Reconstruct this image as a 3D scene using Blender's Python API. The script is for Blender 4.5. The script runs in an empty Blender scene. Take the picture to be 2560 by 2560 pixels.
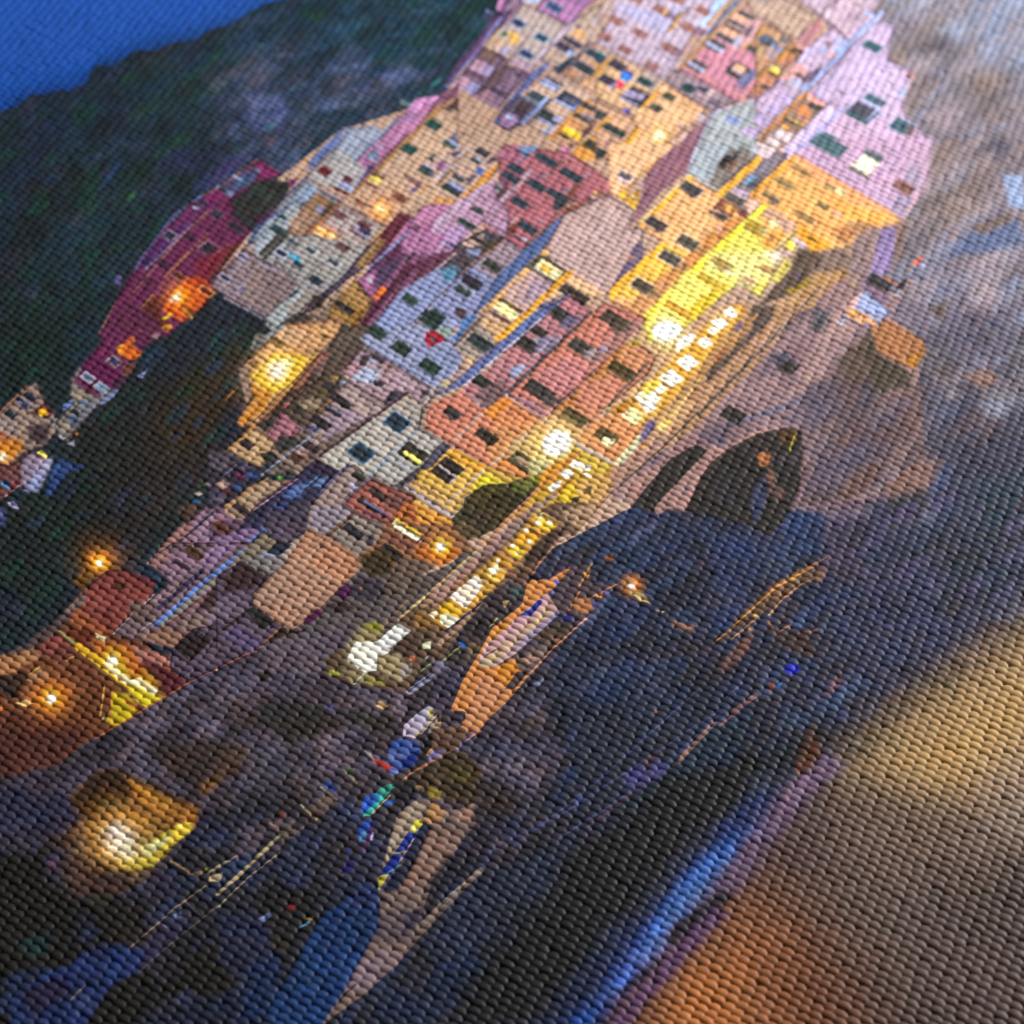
# A tilted woven canvas print: one real, displaced cloth surface carrying the printed picture of a
# lamp-lit cliff village.  The print is flat ink on the cloth, so every printed motif is a patch of
# that cloth (a child of the print); colours are ink colours, light and shade come from two lamps.
import bpy, math
import numpy as np
from mathutils import Vector, Matrix
rng=np.random.default_rng(7)
SCL=3.0e-5                       # metres on the cloth per printed unit
F=6500.0; TILT=math.radians(45.0); CS,SN=math.cos(TILT),math.sin(TILT)
def plane(X,Y):                # point of the print that the lens sees at (X,Y); used once to lay the motifs out on the cloth
    x=(np.asarray(X,float)-1280)/F; y=(1280-np.asarray(Y,float))/F
    t=CS*F/(CS-y*SN)
    return x*t, t*(SN+y*CS)-F*SN
def unplane(px,py):
    # inverse of plane()
    q=(py+F*SN)/(CS*F)                      # q=(SN+yCS)/(CS-ySN)
    y=(q*CS-SN)/(CS+q*SN)
    t=CS*F/(CS-y*SN)
    return px/t*F+1280, 1280-y*F
STEP=2.25
MARG=210
cx,cy=plane([-MARG,2560+MARG,-MARG,2560+MARG],[-MARG,-MARG,2560+MARG,2560+MARG])
X0,X1,Y0,Y1=min(cx),max(cx),min(cy),max(cy)
NX=int((X1-X0)/STEP)+1; NY=int((Y1-Y0)/STEP)+1
gx=(X0+STEP*np.arange(NX)).astype(np.float32); gy=(Y0+STEP*np.arange(NY)).astype(np.float32)
PX,PY=np.meshgrid(gx,gy)
UX,UY=unplane(PX,PY); UX=UX.astype(np.float32); UY=UY.astype(np.float32)
COL=np.zeros((NY,NX,3),np.float32); IDS=np.zeros((NY,NX),np.int32)
def lin(h):
    c=np.array([int(h[i:i+2],16) for i in (0,2,4)],np.float32)/255
    return np.where(c<=.04045,c/12.92,((c+.055)/1.055)**2.4).astype(np.float32)
parts=[]; byname={}; cur=[None]; TT=[0,0,1.0]
class Part: pass
def T(x,y,size): TT[:]=[x,y,size/1932.0]
def tp(pts):
    a=np.array(pts,np.float32); return np.stack([TT[0]+a[:,0]*TT[2],TT[1]+a[:,1]*TT[2]],1)
def win(pts,pad):
    lo=pts.min(0)-pad; hi=pts.max(0)+pad
    qx,qy=plane([lo[0],hi[0],lo[0],hi[0]],[lo[1],lo[1],hi[1],hi[1]])
    i0=max(0,int((qy.min()-Y0)/STEP)); i1=min(NY,int((qy.max()-Y0)/STEP)+2)
    j0=max(0,int((qx.min()-X0)/STEP)); j1=min(NX,int((qx.max()-X0)/STEP)+2)
    return (slice(i0,i1),slice(j0,j1)) if i1>i0 and j1>j0 else None
def segd(x,y,a,b):
    d=b-a; L2=float(d@d)+1e-6
    t=np.clip(((x-a[0])*d[0]+(y-a[1])*d[1])/L2,0,1)
    return np.hypot(x-a[0]-t*d[0],y-a[1]-t*d[1])
def cover(pts,feather):
    f=max(feather,1.7); w=win(pts,f)
    if w is None: return None
    x=UX[w]; y=UY[w]; d=None; ins=np.zeros(x.shape,bool); n=len(pts)
    for k in range(n):
        a=pts[k]; b=pts[(k+1)%n]
        s=segd(x,y,a,b); d=s if d is None else np.minimum(d,s)
        if a[1]!=b[1]:
            c=(a[1]>y)!=(b[1]>y)
            ins^=c&(x<(b[0]-a[0])*(y-a[1])/(b[1]-a[1])+a[0])
    sd=np.where(ins,d,-d)
    t=np.clip(sd/(2*f)+.5,0,1) if f>3 else np.clip(sd/f+.5,0,1)
    return w,t*t*(3-2*t)
def blend(w,a,col): COL[w]+= (a[...,None])*(col-COL[w])
def mark(w,a,i): r=IDS[w]; r[a>.5]=i
def newpart(kind,parent,label):
    p=Part(); p.kind=kind; p.parent=parent; p.label=label; p.id=len(parts)+1; parts.append(p); return p
def H(key,label,pts,col,kind='printed_house'):
    p=newpart(kind,None,label); byname[key]=p; cur[0]=p
    q=tp(pts); r=cover(q,0)
    if r: blend(r[0],r[1],lin(col)); mark(r[0],r[1],p.id)
    if r and kind=='printed_house':                     # printed dark joint where one house ends and the next begins
        w=r[0]; d=None
        for k in range(len(q)):
            s=segd(UX[w],UY[w],q[k],q[(k+1)%len(q)]); d=s if d is None else np.minimum(d,s)
        blend(w,r[1]*(np.clip(4.4-d,0,1)*.68+np.clip(1-d/30,0,1)**2*.34),lin(col)*np.array([.32,.28,.34],np.float32))
def speckle(key,n,size,cols,stretch=1.0,alpha=.5,box=None):
    # many small printed blots (bushes, boulders, stains) inside one motif
    pid=byname[key].id; m=IDS==pid
    m&=(UX>-150)&(UX<2710)&(UY>-150)&(UY<2710)
    if box: m&=(UX>box[0])&(UX<box[2])&(UY>box[1])&(UY<box[3])
    idx=np.flatnonzero(m)
    if len(idx)==0: return
    for k in rng.choice(idx,n):
        c=np.array([UX.flat[k],UY.flat[k]]); s=size*(.5+rng.random()*1.1); na=7
        t=np.arange(na)/na*2*np.pi; rr=s*(.55+.6*rng.random(na))
        u=rr*np.cos(t)*stretch; v=rr*np.sin(t)
        q=np.stack([c[0]+u*.74+v*.8,c[1]-u*.67+v*.5],1).astype(np.float32)
        r=cover(q,s*.30)
        if r: blend(r[0],r[1]*(IDS[r[0]]==pid)*(alpha*(.5+.7*rng.random())),lin(cols[int(rng.integers(len(cols)))]))
def use(key): cur[0]=byname[key] if key else None
def S(kind,pts,col,label=None):
    par=cur[0]
    p=newpart('printed_'+kind,par,label); r=cover(tp(pts),0)
    if r: blend(r[0],r[1],lin(col)); mark(r[0],r[1],p.id)
def P(pts,col,feather=0):
    r=cover(tp(pts),feather*TT[2])
    if r: blend(r[0],r[1],lin(col))
HD=(math.cos(math.radians(-44.5)),math.sin(math.radians(-44.5))); VD=(math.cos(math.radians(54)),math.sin(math.radians(54)))
def W(x,y,h,v,col,frame=None):
    c=tp([(x,y)])[0]; bx,by=plane(c[0],c[1]); e=2.0
    def dr(D):
        q=unplane(bx+D[0]*e,by+D[1]*e); q=np.array([float(q[0]),float(q[1])])-c; return q/np.hypot(*q)
    dh=dr(HD); dv=dr(VD)
    def quad(a,b): return np.array([c-dh*a-dv*b,c+dh*a-dv*b,c+dh*a+dv*b,c-dh*a+dv*b],np.float32)
    a=h*TT[2]/2; b=v*TT[2]/2
    p=newpart('printed_window',cur[0],None)
    if frame:
        r=cover(quad(a+11*TT[2],b+11*TT[2]),0)
        if r: blend(r[0],r[1],lin(frame)); mark(r[0],r[1],p.id)
    r=cover(quad(a,b),0)
    if r: blend(r[0],r[1],lin(col)); mark(r[0],r[1],p.id)
    if min(a,b)>9:                                    # sash bar and louvre tone inside the printed window
        m=np.array([c-dv*b,c+dv*b],np.float32); w=win(m,4); dd=segd(UX[w],UY[w],m[0],m[1])
        blend(w,np.clip(2.2-dd,0,1)*.45,lin(col)*.45)
def L(pts,width,col):
    q=tp(pts); hw=max(width*TT[2]/2,.9); w=win(q,hw+2)
    if w is None: return
    d=None
    for k in range(len(q)-1):
        s=segd(UX[w],UY[w],q[k],q[k+1]); d=s if d is None else np.minimum(d,s)
    blend(w,np.clip(hw+.5-d,0,1),lin(col))
def G(x,y,r,col,s,halo=False):                                   # printed lamp or light spot: a soft round blot of ink
    c=tp([(x,y)]); R=r*TT[2]; w=win(c,R*1.25)
    if w is None: return
    d=np.hypot(UX[w]-c[0,0],UY[w]-c[0,1])/R
    a=np.clip(s*np.exp(-(d*1.75)**2)*np.clip((1.25-d)*3,0,1),0,1)
    blend(w,a,lin(col))
    if s>=.85 and r*TT[2]>20 and not halo:            # lamp halo spreading over the walls around it
        G(x,y,r*2.4,'e08a1c' if lin(col)[2]<.5 else 'f0c060',.40,True)
LUMP_TURN=8; LUMP_A=.635; LUMP_B=.63; RELIEF=7.6
INK_SAT=1.0; INK_GAIN=.97; ROUGH=.58; SPEC=.2; INK_DARK=.6; DARK_SAT=.65
FOCUS=(1500,1800); FSTOP=62
LAMPS=[('key_light',(.245,.14,.13),(.02,.02,0),.10,.10,2.4,(1,.97,.95)),('room_fill',(-.04,.15,.22),(0,.03,0),.16,.16,.24,(.95,.97,1))]  # main lamp beyond the right edge; room_fill is an added lamp lowering weave contrast
AMBIENT=(.9,.95,1); AMB_S=.012
T(0,0,2560)
H('base','dusky rock and alley ground behind everything else',[(-900,-900),(2900,-900),(2900,2900),(-900,2900)],'5c5058',kind='printed_ground')
# ---- large printed areas ----
T(0,0,2560)
H('sky','deep blue evening sky in the top left corner',[(-900,-900),(1400,-900),(1400,400),(-900,700)],'174da4',kind='printed_sky')
P([(-600,-600),(560,-300),(560,40),(300,80),(-600,160)],'1a54b2',200)
H('hill','dark green blue wooded hillside behind the village',[(-900,260),(0,212),(30,205),(60,180),(75,182),(120,172),(130,176),(165,158),(170,138),(185,124),(215,128),(240,108),(262,96),(290,100),(330,82),(365,80),(400,58),(430,50),(470,26),(500,10),(560,-4),(800,-160),(1400,-900),(1400,500),(900,900),(700,1300),(-900,1500)],'1e2a34',kind='printed_hillside')
P([(560,0),(960,-100),(900,120),(740,260),(560,200),(420,120)],'2a4456',120); P([(300,110),(560,60),(700,180),(640,300),(420,320)],'2b3c52',90); P([(400,180),(560,160),(560,250),(440,260)],'36405a',60); P([(700,60),(940,0),(900,140),(780,200)],'2b4858',60)
P([(-300,300),(120,260),(160,560),(0,760),(-300,760)],'16202a',120); P([(120,330),(300,330),(200,640),(60,600)],'1c2c30',80); P([(280,290),(420,250),(340,380),(250,400)],'24303c',60); P([(30,200),(200,150),(240,240),(60,300)],'1c2638',50); P([(0,560),(160,600),(120,760),(0,760)],'15221f',60); P([(200,120),(420,70),(420,140),(240,200)],'1e3040',40)
P([(420,560),(520,600),(480,720),(360,780),(240,740)],'1c1d1e',50); P([(150,780),(420,700),(440,860),(300,1000),(120,1060),(60,980)],'201e1c',70); P([(60,900),(220,840),(180,1010),(60,1060)],'1b241f',60); P([(-60,920),(80,930),(120,1140),(-60,1200)],'1a201f',60); P([(320,760),(440,720),(430,800),(300,900)],'35291b',50); P([(280,900),(400,860),(330,990),(240,1030)],'2c2422',40); P([(400,560),(500,590),(440,640)],'2a2c30',30)
P([(430,640),(500,690),(440,800),(330,800),(350,720)],'33281a',50)
H('cliffs','violet grey rocky cliff and dark boulders of the harbour',[(-900,1700),(-900,1450),(0,1460),(300,1310),(560,1120),(760,930),(1080,960),(1180,940),(1500,1000),(2400,900),(2400,2900),(-900,2900)],'2b2a36',kind='printed_cliff')
P([(0,1440),(300,1320),(540,1140),(760,1100),(640,1300),(340,1420),(200,1600),(0,1760)],'48404a',80); P([(400,1180),(540,1140),(640,1180),(520,1300),(400,1290)],'4c4450',50); P([(240,1400),(400,1380),(420,1500),(340,1560),(240,1500)],'3a2d28',40); P([(260,1390),(330,1340),(400,1400),(390,1480),(290,1490)],'342824',24)
P([(760,1300),(1080,1160),(1380,1180),(1440,1500),(1100,1700),(860,1600)],'232838',120); P([(1140,980),(1420,960),(1400,1180),(1200,1180),(1100,1100)],'262c40',90); P([(1040,1180),(1400,1160),(1360,1400),(1060,1400)],'1f2534',80); P([(440,1280),(700,1280),(760,1500),(560,1560),(400,1500)],'2f2d36',90); P([(1000,1040),(1140,1000),(1120,1100),(1030,1120)],'2a2823',40); P([(1140,960),(1240,960),(1300,1020),(1200,1030)],'33405c',50)
P([(1100,1500),(1440,1400),(1300,1640),(1080,1800),(960,1760)],'18191f',90); P([(1080,1640),(1240,1600),(1120,1800),(960,1932)],'121212',60); P([(1300,1340),(1460,1240),(1500,1300),(1400,1450)],'15171a',50)
P([(700,1560),(840,1540),(760,1720),(640,1760)],'1f2638',60); P([(-200,1700),(260,1660),(260,1932),(-200,2100)],'14120f',80)
for i,(x,y) in enumerate(((560,1230),(470,1330),(620,1420),(300,1560),(150,1500),(420,1620),(1200,1260),(1330,1220),(1260,1120),(1100,1330),(980,1250),(860,1440),(1020,1480),(1180,1430),(1320,1080),(1460,1160))):
    P([(x-50,y+10),(x,y-34),(x+50,y-6),(x+10,y+36)],('383642','1b1b20','2e3550','3a3038')[i%4],26)
P([(100,1560),(300,1340),(540,1150),(780,1110),(900,1260),(760,1420),(560,1480),(420,1440),(300,1520),(200,1640)],'5a4f5e',60)
H('right_cliff','hazy grey brown rock face filling the right edge',[(1500,-900),(2900,-900),(2900,1500),(1932,1180),(1740,1160),(1560,1010),(1430,900),(1560,560),(1600,420),(1600,280),(1560,120)],'77707a',kind='printed_rockface')
P([(1820,-200),(2400,-200),(2400,160),(1932,160),(1860,100)],'7f8fae',60); P([(1660,0),(1760,0),(1740,40)],'8a98b4',30); P([(1700,300),(1900,200),(1960,520),(1800,560),(1700,460)],'71646a',80); P([(1760,330),(1860,300),(1840,440),(1760,440)],'70605c',50)
P([(1600,540),(1932,480),(1932,760),(1640,760)],'5f5a70',90); P([(1620,660),(1932,640),(1932,1040),(1740,1120),(1600,900)],'585260',120); P([(1780,820),(1932,760),(1932,1160),(1760,1140)],'3c3a48',90); P([(1560,860),(1760,900),(1740,1060),(1560,1010)],'66585e',60)
for i,(x,y) in enumerate(((1800,60),(1720,160),(1780,220),(1880,280),(1820,400),(1900,460),(1740,390),(1860,560),(1700,600),(1780,700),(1880,760),(1680,800),(1800,900),(1900,900),(1640,900),(1730,980),(1850,1020),(1660,1020),(1760,90),(1860,160))):
    P([(x-34,y+6),(x,y-24),(x+34,y-6),(x+8,y+26)],('8792ac','6b6062','93838c','545260','7c6a60')[i%5],22)
H('sea','blurred golden and orange lit sea in the lower right corner',[(2900,900),(1932,1160),(1880,1215),(1800,1290),(1700,1360),(1610,1440),(1560,1480),(1490,1530),(1440,1580),(1380,1640),(1340,1700),(1280,1745),(1255,1800),(1200,1850),(1160,1932),(1060,2100),(700,2900),(2900,2900)],'33282c',kind='printed_sea')
# ---- bushes, boulders, stains ----
speckle('hill',260,44,['16302a','0f1c1e','223444','1a2438','2a2630','12241c','203a30'],1.8,.45)
speckle('hill',900,15,['1f4034','0a1214','2a3a50','26262c','18382a','32364a','0e1a18'],2.0,.5)
speckle('hill',120,20,['4a5470','3c4660','565668','30384c'],2.6,.42,(560,120,1130,520))
speckle('cliffs',300,40,['14141c','2a3252','2c2a3c','1c2436','241f24','323a58'],1.9,.5,(1250,1200,2700,2700))
speckle('cliffs',380,16,['0e0e12','343c5e','3c3448','202a40','2c2830'],2.2,.5,(1250,1200,2700,2700))
speckle('cliffs',260,40,['2c2630','5c5160','4a4150','3c322e','524a58','241e22'],1.7,.5,(-150,1350,1350,2150))
speckle('cliffs',380,18,['1e1a1e','625768','4a4454','40382f','584c56'],1.9,.48,(-150,1350,1350,2150))
speckle('cliffs',220,34,['101012','2a3050','201c1e','2c3a5c','16181c'],1.7,.5,(-150,2050,1350,2700))
speckle('cliffs',220,15,['0c0c0e','364064','2c2628','28324e'],1.9,.5,(-150,2050,1350,2700))
speckle('cliffs',90,22,['36445e','2a3a60','46506c'],2.4,.5,(1400,1200,2200,2000))
speckle('right_cliff',200,34,['76829e','665c5e','8c7c80','565468','74645c','9a8c94'],2.4,.32)
speckle('right_cliff',300,16,['7e88a0','5a5254','988a8e','4c4a58','7c6858'],2.6,.34)
speckle('right_cliff',160,26,['463e42','3c4056','6c5048','505a78'],1.6,.4,(2100,800,2700,1600))
T(0,0,2560)
H('village','walls and alleys filling the gaps of the crowded village',[(1010,-60),(1540,-60),(1600,300),(1580,500),(1450,760),(1190,960),(1000,1060),(760,1180),(560,1100),(640,960),(480,830),(450,700),(600,600),(420,560),(420,440),(500,360),(640,250),(830,190),(930,60)],'b0907c',kind='printed_wall')
P([(480,830),(450,700),(640,560),(700,640),(760,760),(900,900),(700,1150),(560,1100),(640,960)],'6a5850',30)
P([(1200,900),(1400,680),(1460,600),(1560,480),(1700,420),(1600,560),(1400,800)],'a8804c',30)
T(1660,1160,900)
P([(640,260),(860,240),(880,460),(780,500),(640,480)],'2c3a5c',30); P([(880,320),(1180,260),(1220,460),(960,520)],'473c4c',40); P([(1060,440),(1240,420),(1160,540)],'4c3830',24); P([(200,400),(440,360),(520,560),(300,640)],'2b3454',50); P([(960,560),(1100,540),(1040,700),(940,740)],'263454',30)
P([(880,340),(890,420),(880,440)],'6c4440',6)
for pts in ([(940,470),(800,550),(600,660),(460,790),(380,880),(280,960)],[(870,550),(740,620),(600,730),(480,850),(360,950)],[(860,600),(740,650),(640,730),(560,820)],[(720,580),(640,700),(540,740),(500,800),(440,840)]): L(pts,9,'a8723a')
P([(560,680),(700,590),(880,540),(860,620),(700,660),(580,780),(440,860),(300,970),(400,820)],'5c4434',20); G(690,620,24,'e0a030',.8); G(490,820,18,'ffd880',.9); G(460,900,18,'ffc880',.7); P([(820,570),(880,560),(860,620),(820,650)],'94663c',10); L([(980,610),(920,680)],16,'8c5c3c')
L([(800,560),(600,670),(470,790),(380,870)],8,'b87c34')
L([(680,870),(600,920),(560,850)],10,'8a5634'); L([(820,900),(720,920)],10,'7c4c34'); P([(400,960),(500,900),(440,1020),(340,1110),(290,1110)],'6c4c44',20); P([(560,900),(780,920),(800,1040),(660,1020)],'3c2c28',30)
P([(650,1090),(710,1080),(730,1120),(680,1140),(650,1130)],'2028b0',8); P([(600,1200),(640,1170),(620,1210)],'3c6cb4',8); P([(560,1180),(600,1180),(570,1240)],'744038',8); P([(1300,720),(1440,590),(1400,680)],'6c4c5c',14); G(1380,665,20,'d06020',.7); P([(1480,640),(1600,650),(1560,720),(1490,700)],'1c3460',20); P([(900,1180),(960,1120),(940,1210),(840,1270)],'5a3c44',16); P([(40,850),(160,880),(140,910),(60,890)],'7c5444',14)
L([(490,1240),(370,1360)],16,'6c4c50'); L([(280,1390),(90,1590)],16,'7c5c5c'); L([(420,1180),(100,1480)],10,'3c3a54'); P([(700,1560),(800,1400),(820,1560),(720,1660)],'482820',20); P([(720,1540),(760,1520),(740,1660)],'743c1c',14)
P([(520,100),(600,0),(640,40),(560,140)],'6c5048',14); P([(480,200),(580,100),(560,300),(500,350)],'333c58',20); P([(1480,20),(1560,-40),(1960,-40),(1960,700),(1600,640),(1540,440),(1400,200)],'3a3b50',60); P([(1480,30),(1580,0),(1500,140),(1420,160)],'485478',24)
P([(1000,-40),(1500,-20),(1420,130),(1060,240),(880,270),(700,240),(760,0)],'735a60',30); P([(1100,20),(1480,0),(1400,150),(1200,170)],'7a5c54',40); P([(920,100),(1060,60),(1000,200)],'6c5458',24); P([(1020,170),(1080,140),(960,250)],'7c5030',16)
P([(1060,240),(1400,150),(1380,300),(1180,320)],'363638',40)
T(0,0,2560)
P([(1560,1000),(1700,980),(1800,1020),(1932,960),(2300,900),(2300,1100),(1932,1150),(1860,1200),(1760,1280),(1640,1300),(1560,1180)],'30324a',60)
P([(1780,860),(1932,800),(2300,760),(2300,1000),(1932,1060),(1800,1000)],'3c3b4c',60)
P([(1700,1040),(1800,1000),(1900,1060),(1780,1150)],'24282e',40); P([(1560,1020),(1660,1010),(1640,1100),(1560,1080)],'443c50',30); P([(1840,920),(1932,900),(1932,1000),(1860,1010)],'2a3a48',36)
speckle('right_cliff',130,22,['4a4a68','22242c','54466a','2c3a54','3a342e'],1.9,.4,(2100,1250,2700,1620))
# ---- upper village, left ----
T(1100,0,400)
H('purple','tall purple house edge at the top beside the dark hill',[(740,-60),(960,-60),(1000,60),(520,570),(400,720),(60,1080),(50,1040),(210,780),(480,460),(650,210)],'6f5079')
P([(740,-60),(840,-60),(720,155),(680,120)],'b37aa6')
P([(940,-60),(1000,-60),(900,90),(820,150),(800,130)],'a88f9c')
L([(760,210),(600,420),(520,570),(70,1070)],26,'6e74aa')
L([(620,300),(500,470)],30,'5c4a78')
P([(560,130),(640,170),(620,250),(520,240)],'4a4a72'); L([(560,140),(630,180)],14,'8a9cc8'); P([(660,160),(780,170),(760,230),(660,210)],'3b3352')
H('violet','violet house with one large blue framed window at the top',[(1150,140),(1340,-80),(1960,-80),(1640,240),(1560,330)],'ad7ba9')
P([(1160,140),(1150,120),(1280,-40),(1340,-40)],'8f5672')
P([(1500,-40),(1880,-40),(1700,150),(1560,60)],'a273a4',20)
W(1378,105,185,105,'3c4f76','93a0c8')
H('tan','tan house with three blue framed windows and a lit yellow balcony',[(1010,60),(1160,130),(1545,320),(1200,720),(1180,790),(1085,895),(820,770),(740,690),(520,570)],'b3a19d')
P([(1000,-20),(1220,-20),(1190,60),(1000,50)],'a9b4d8',14)
P([(700,380),(1000,480),(830,590),(690,660),(520,570)],'b79a7f',20)
P([(830,770),(1085,895),(1120,800),(880,690)],'a3899d',20)
L([(800,320),(1020,480),(1230,610)],12,'9a8488'); L([(1050,470),(760,820)],26,'7c6268'); L([(960,60),(780,320)],24,'8a6a84')
W(945,300,150,92,'364064','9fb4d6'); W(1225,475,150,92,'2f5060','9fb4d6'); W(1040,672,150,92,'333d62','9fb4d6')
W(785,430,90,80,'5a6658','b0b8c0'); P([(830,400),(960,450),(940,530),(860,560),(890,490),(810,460)],'e0b04a',10); G(890,450,70,'ffd050',.5)
P([(760,590),(840,580),(800,680),(700,660)],'9f9ac6',10); L([(680,590),(720,640)],30,'d8b6c0')
H('balcony','brown house with pink balcony walls below the tan house',[(520,570),(740,680),(830,770),(410,1190),(150,1045)],'7d6274')
P([(520,590),(700,660),(640,760),(480,700)],'69504e',14); P([(560,630),(650,680),(600,730),(520,680)],'7d6150',14)
S('balcony_wall',[(440,740),(560,790),(480,900),(350,850)],'b08aa0'); S('balcony_wall',[(560,800),(680,830),(590,940),(470,910)],'9486ac')
S('balcony_wall',[(260,930),(390,990),(300,1100),(160,1040)],'b38ca2'); S('balcony_wall',[(390,1000),(500,1050),(400,1160),(290,1100)],'8f8ab8')
L([(340,880),(520,970),(510,1010)],34,'5a4060'); L([(480,720),(640,800)],20,'604856'); L([(160,1040),(410,1180)],16,'b899aa'); L([(770,720),(400,1180)],24,'524a5c')
H('gallery','shaded mauve house with dark awnings beside a narrow blue gap',[(800,790),(1085,905),(690,1345),(410,1190)],'7f657f')
P([(800,790),(860,830),(560,1140),(430,1180)],'665052',20)
P([(830,840),(1000,920),(960,970),(850,890)],'4a3a50',8); P([(610,1050),(800,1140),(770,1200),(600,1110)],'4a3a50',8); G(880,895,18,'d8e8d0',.7)
P([(440,1160),(610,1090),(620,1200),(560,1250)],'97707e',20); L([(420,1180),(560,1260),(760,1360)],16,'a98a98')
P([(1090,900),(1350,720),(1310,850),(870,1260),(790,1270)],'5d6190',10); P([(1340,720),(1230,790),(1310,830)],'7a6c96',10)
L([(1220,790),(1310,850)],10,'b0b0d0')
H('awning','house with washing and clutter on dark balconies beside the gap',[(1000,1150),(1330,1220),(990,1540),(800,1600),(640,1500),(790,1270)],'5c5468')
P([(950,1240),(1130,1300),(1000,1420),(870,1380)],'4a3c42',14); P([(760,1380),(900,1400),(960,1500),(800,1560),(700,1490)],'8d6a92',14)
P([(820,1390),(900,1430),(860,1470),(790,1450)],'a5b4d8',8); L([(1280,1240),(1000,1500)],40,'7f8fc4'); L([(980,1160),(1200,1280)],18,'8ea0a8'); L([(1320,1230),(1040,1540)],22,'3e4454'); P([(640,1500),(690,1450),(740,1430),(700,1510)],'4560a0',8)
H('cream','cream house with green shuttered windows and a gable roof',[(1310,855),(1460,915),(1960,1200),(1780,1240),(1330,1700),(1060,1540),(1330,1220),(1000,1160)],'c3a490')
P([(1310,860),(1000,1160),(1040,1180),(1330,900)],'b08262',8); P([(1090,1060),(1330,1200),(1300,1250),(1050,1130)],'cbb0b0',14)
L([(1310,855),(1960,1210)],14,'93747a')
W(1340,1030,250,150,'39444a'); P([(1265,940),(1420,1060),(1370,1110),(1200,1020)],'8f90b4',8); L([(1220,1020),(1390,1110),(1450,1050)],22,'b6c2ea'); L([(1270,950),(1430,1040)],14,'6f5d70')
W(1200,1200,270,110,'3c4a4c'); L([(1200,1290),(1290,1210)],36,'94a8da')
W(1560,1240,300,190,'3a4048'); L([(1400,1230),(1600,1340),(1660,1290)],28,'a6b2e4'); P([(1500,1180),(1700,1250),(1650,1310),(1480,1230)],'5a5a78',10)
W(1310,1450,270,180,'3e4448'); L([(1180,1450),(1370,1550)],26,'a6aed8'); P([(1390,1410),(1500,1440),(1420,1510),(1360,1470)],'9b9cc4',10); P([(1240,1590),(1380,1560),(1330,1640),(1220,1620)],'a5b0dc',8)
H('amber','amber house beside the violet one with hanging washing',[(1640,250),(1960,40),(1960,600),(1800,540),(1470,915),(1200,720)],'b7a093')
L([(1650,240),(1200,700),(1180,780)],34,'bcaec8'); P([(1590,280),(1650,210),(1670,240),(1610,300)],'5d5878')
G(1870,280,55,'c8dcff',.6); P([(1630,310),(1710,330),(1690,370),(1640,350)],'5c5a68',8)
P([(1620,370),(1760,400),(1740,440),(1640,420)],'e8aa55',8); P([(1570,400),(1760,480),(1740,530),(1590,450)],'d9a078',8)
W(1600,530,260,80,'443c52'); W(1500,590,220,100,'443c52'); L([(1400,590),(1520,680)],20,'a094a8'); P([(1560,620),(1640,640),(1600,690),(1520,690)],'9aa8d8',6)
P([(1370,600),(1510,690),(1370,820),(1330,760),(1310,660)],'b79a90',14)
P([(1590,700),(1660,700),(1440,920),(1350,850)],'3a4452',8); L([(1830,540),(1480,890)],22,'5c5068')
H('ochre','ochre house with dark windows and an orange side wall',[(1960,500),(1850,540),(1470,905),(1700,1040),(1960,840)],'b98b66')
P([(1960,520),(1840,560),(1560,880),(1960,700)],'b99583',20)
W(1870,680,230,105,'3a4248','9a92a6'); W(1740,840,260,110,'384046','9a92a6'); P([(1520,900),(1580,830),(1660,880),(1640,950)],'b98b72',10); P([(1650,920),(1780,960),(1740,1010),(1640,980)],'967f76',10)
H('orange_wall','orange plastered house with yellow lit balconies',[(1960,830),(1700,1050),(1960,1200),(1790,1240),(1320,1700),(1560,1840),(1960,1450)],'c79a78')
L([(1960,850),(1710,1050)],40,'c08a4a'); L([(1790,1240),(1330,1690)],50,'c08238')
P([(1680,1040),(1960,1200),(1960,960),(1900,930)],'c49a7c',10)
W(1830,1330,240,70,'3e4142'); W(1720,1450,240,60,'3d3f3e'); P([(1720,1370),(1860,1420),(1960,1500),(1860,1520),(1700,1400)],'9b8088',10)
P([(1560,1460),(1760,1560),(1720,1640),(1550,1560)],'c48a58',10); P([(1500,1540),(1700,1660),(1690,1730),(1470,1610)],'f2bc20',8); L([(1520,1560),(1680,1640)],30,'fce858'); W(1500,1660,150,60,'4a4038'); P([(1710,1580),(1860,1520),(1840,1600),(1720,1700)],'6d4a4c',12)
P([(1760,1700),(1960,1600),(1960,1960),(1580,1960),(1620,1820)],'cf9146',10)
W(1850,1790,240,120,'3c4038'); P([(1840,1790),(1900,1810),(1880,1830)],'c07a20',6); G(1510,1825,60,'e46ad0',.8); P([(1540,1740),(1640,1760),(1580,1830)],'6d4a58',10)
# ---- upper village, middle ----
T(1500,0,400)
H('lilac','big pale lilac house with brown shutters',[(180,-80),(160,130),(-40,560),(780,980),(880,870),(1050,560),(1330,220),(1560,-80)],'bba9bd')
P([(160,-80),(-80,330),(-20,360),(300,-80)],'b6a2a6',20); L([(230,-60),(-30,330)],26,'b08a78')
P([(150,70),(300,190),(760,420),(1060,110),(900,60),(800,160)],'b3add0',30); L([(230,150),(780,420)],10,'938fb4')
P([(1070,120),(960,170),(800,410),(880,390)],'b98d58',6); L([(1050,120),(770,420)],14,'6c6c84')
P([(1370,60),(1460,-40),(1560,-60),(1240,310),(1230,280)],'92b0e4',10); L([(1220,320),(1560,-60)],60,'a8c4f2'); L([(1210,320),(1320,370)],40,'cdbfd8')
for x,y in ((200,270),(60,460),(480,425),(300,620),(625,820),(430,0),(930,10),(1240,150)): W(x,y,185,100,'966864')
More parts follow.
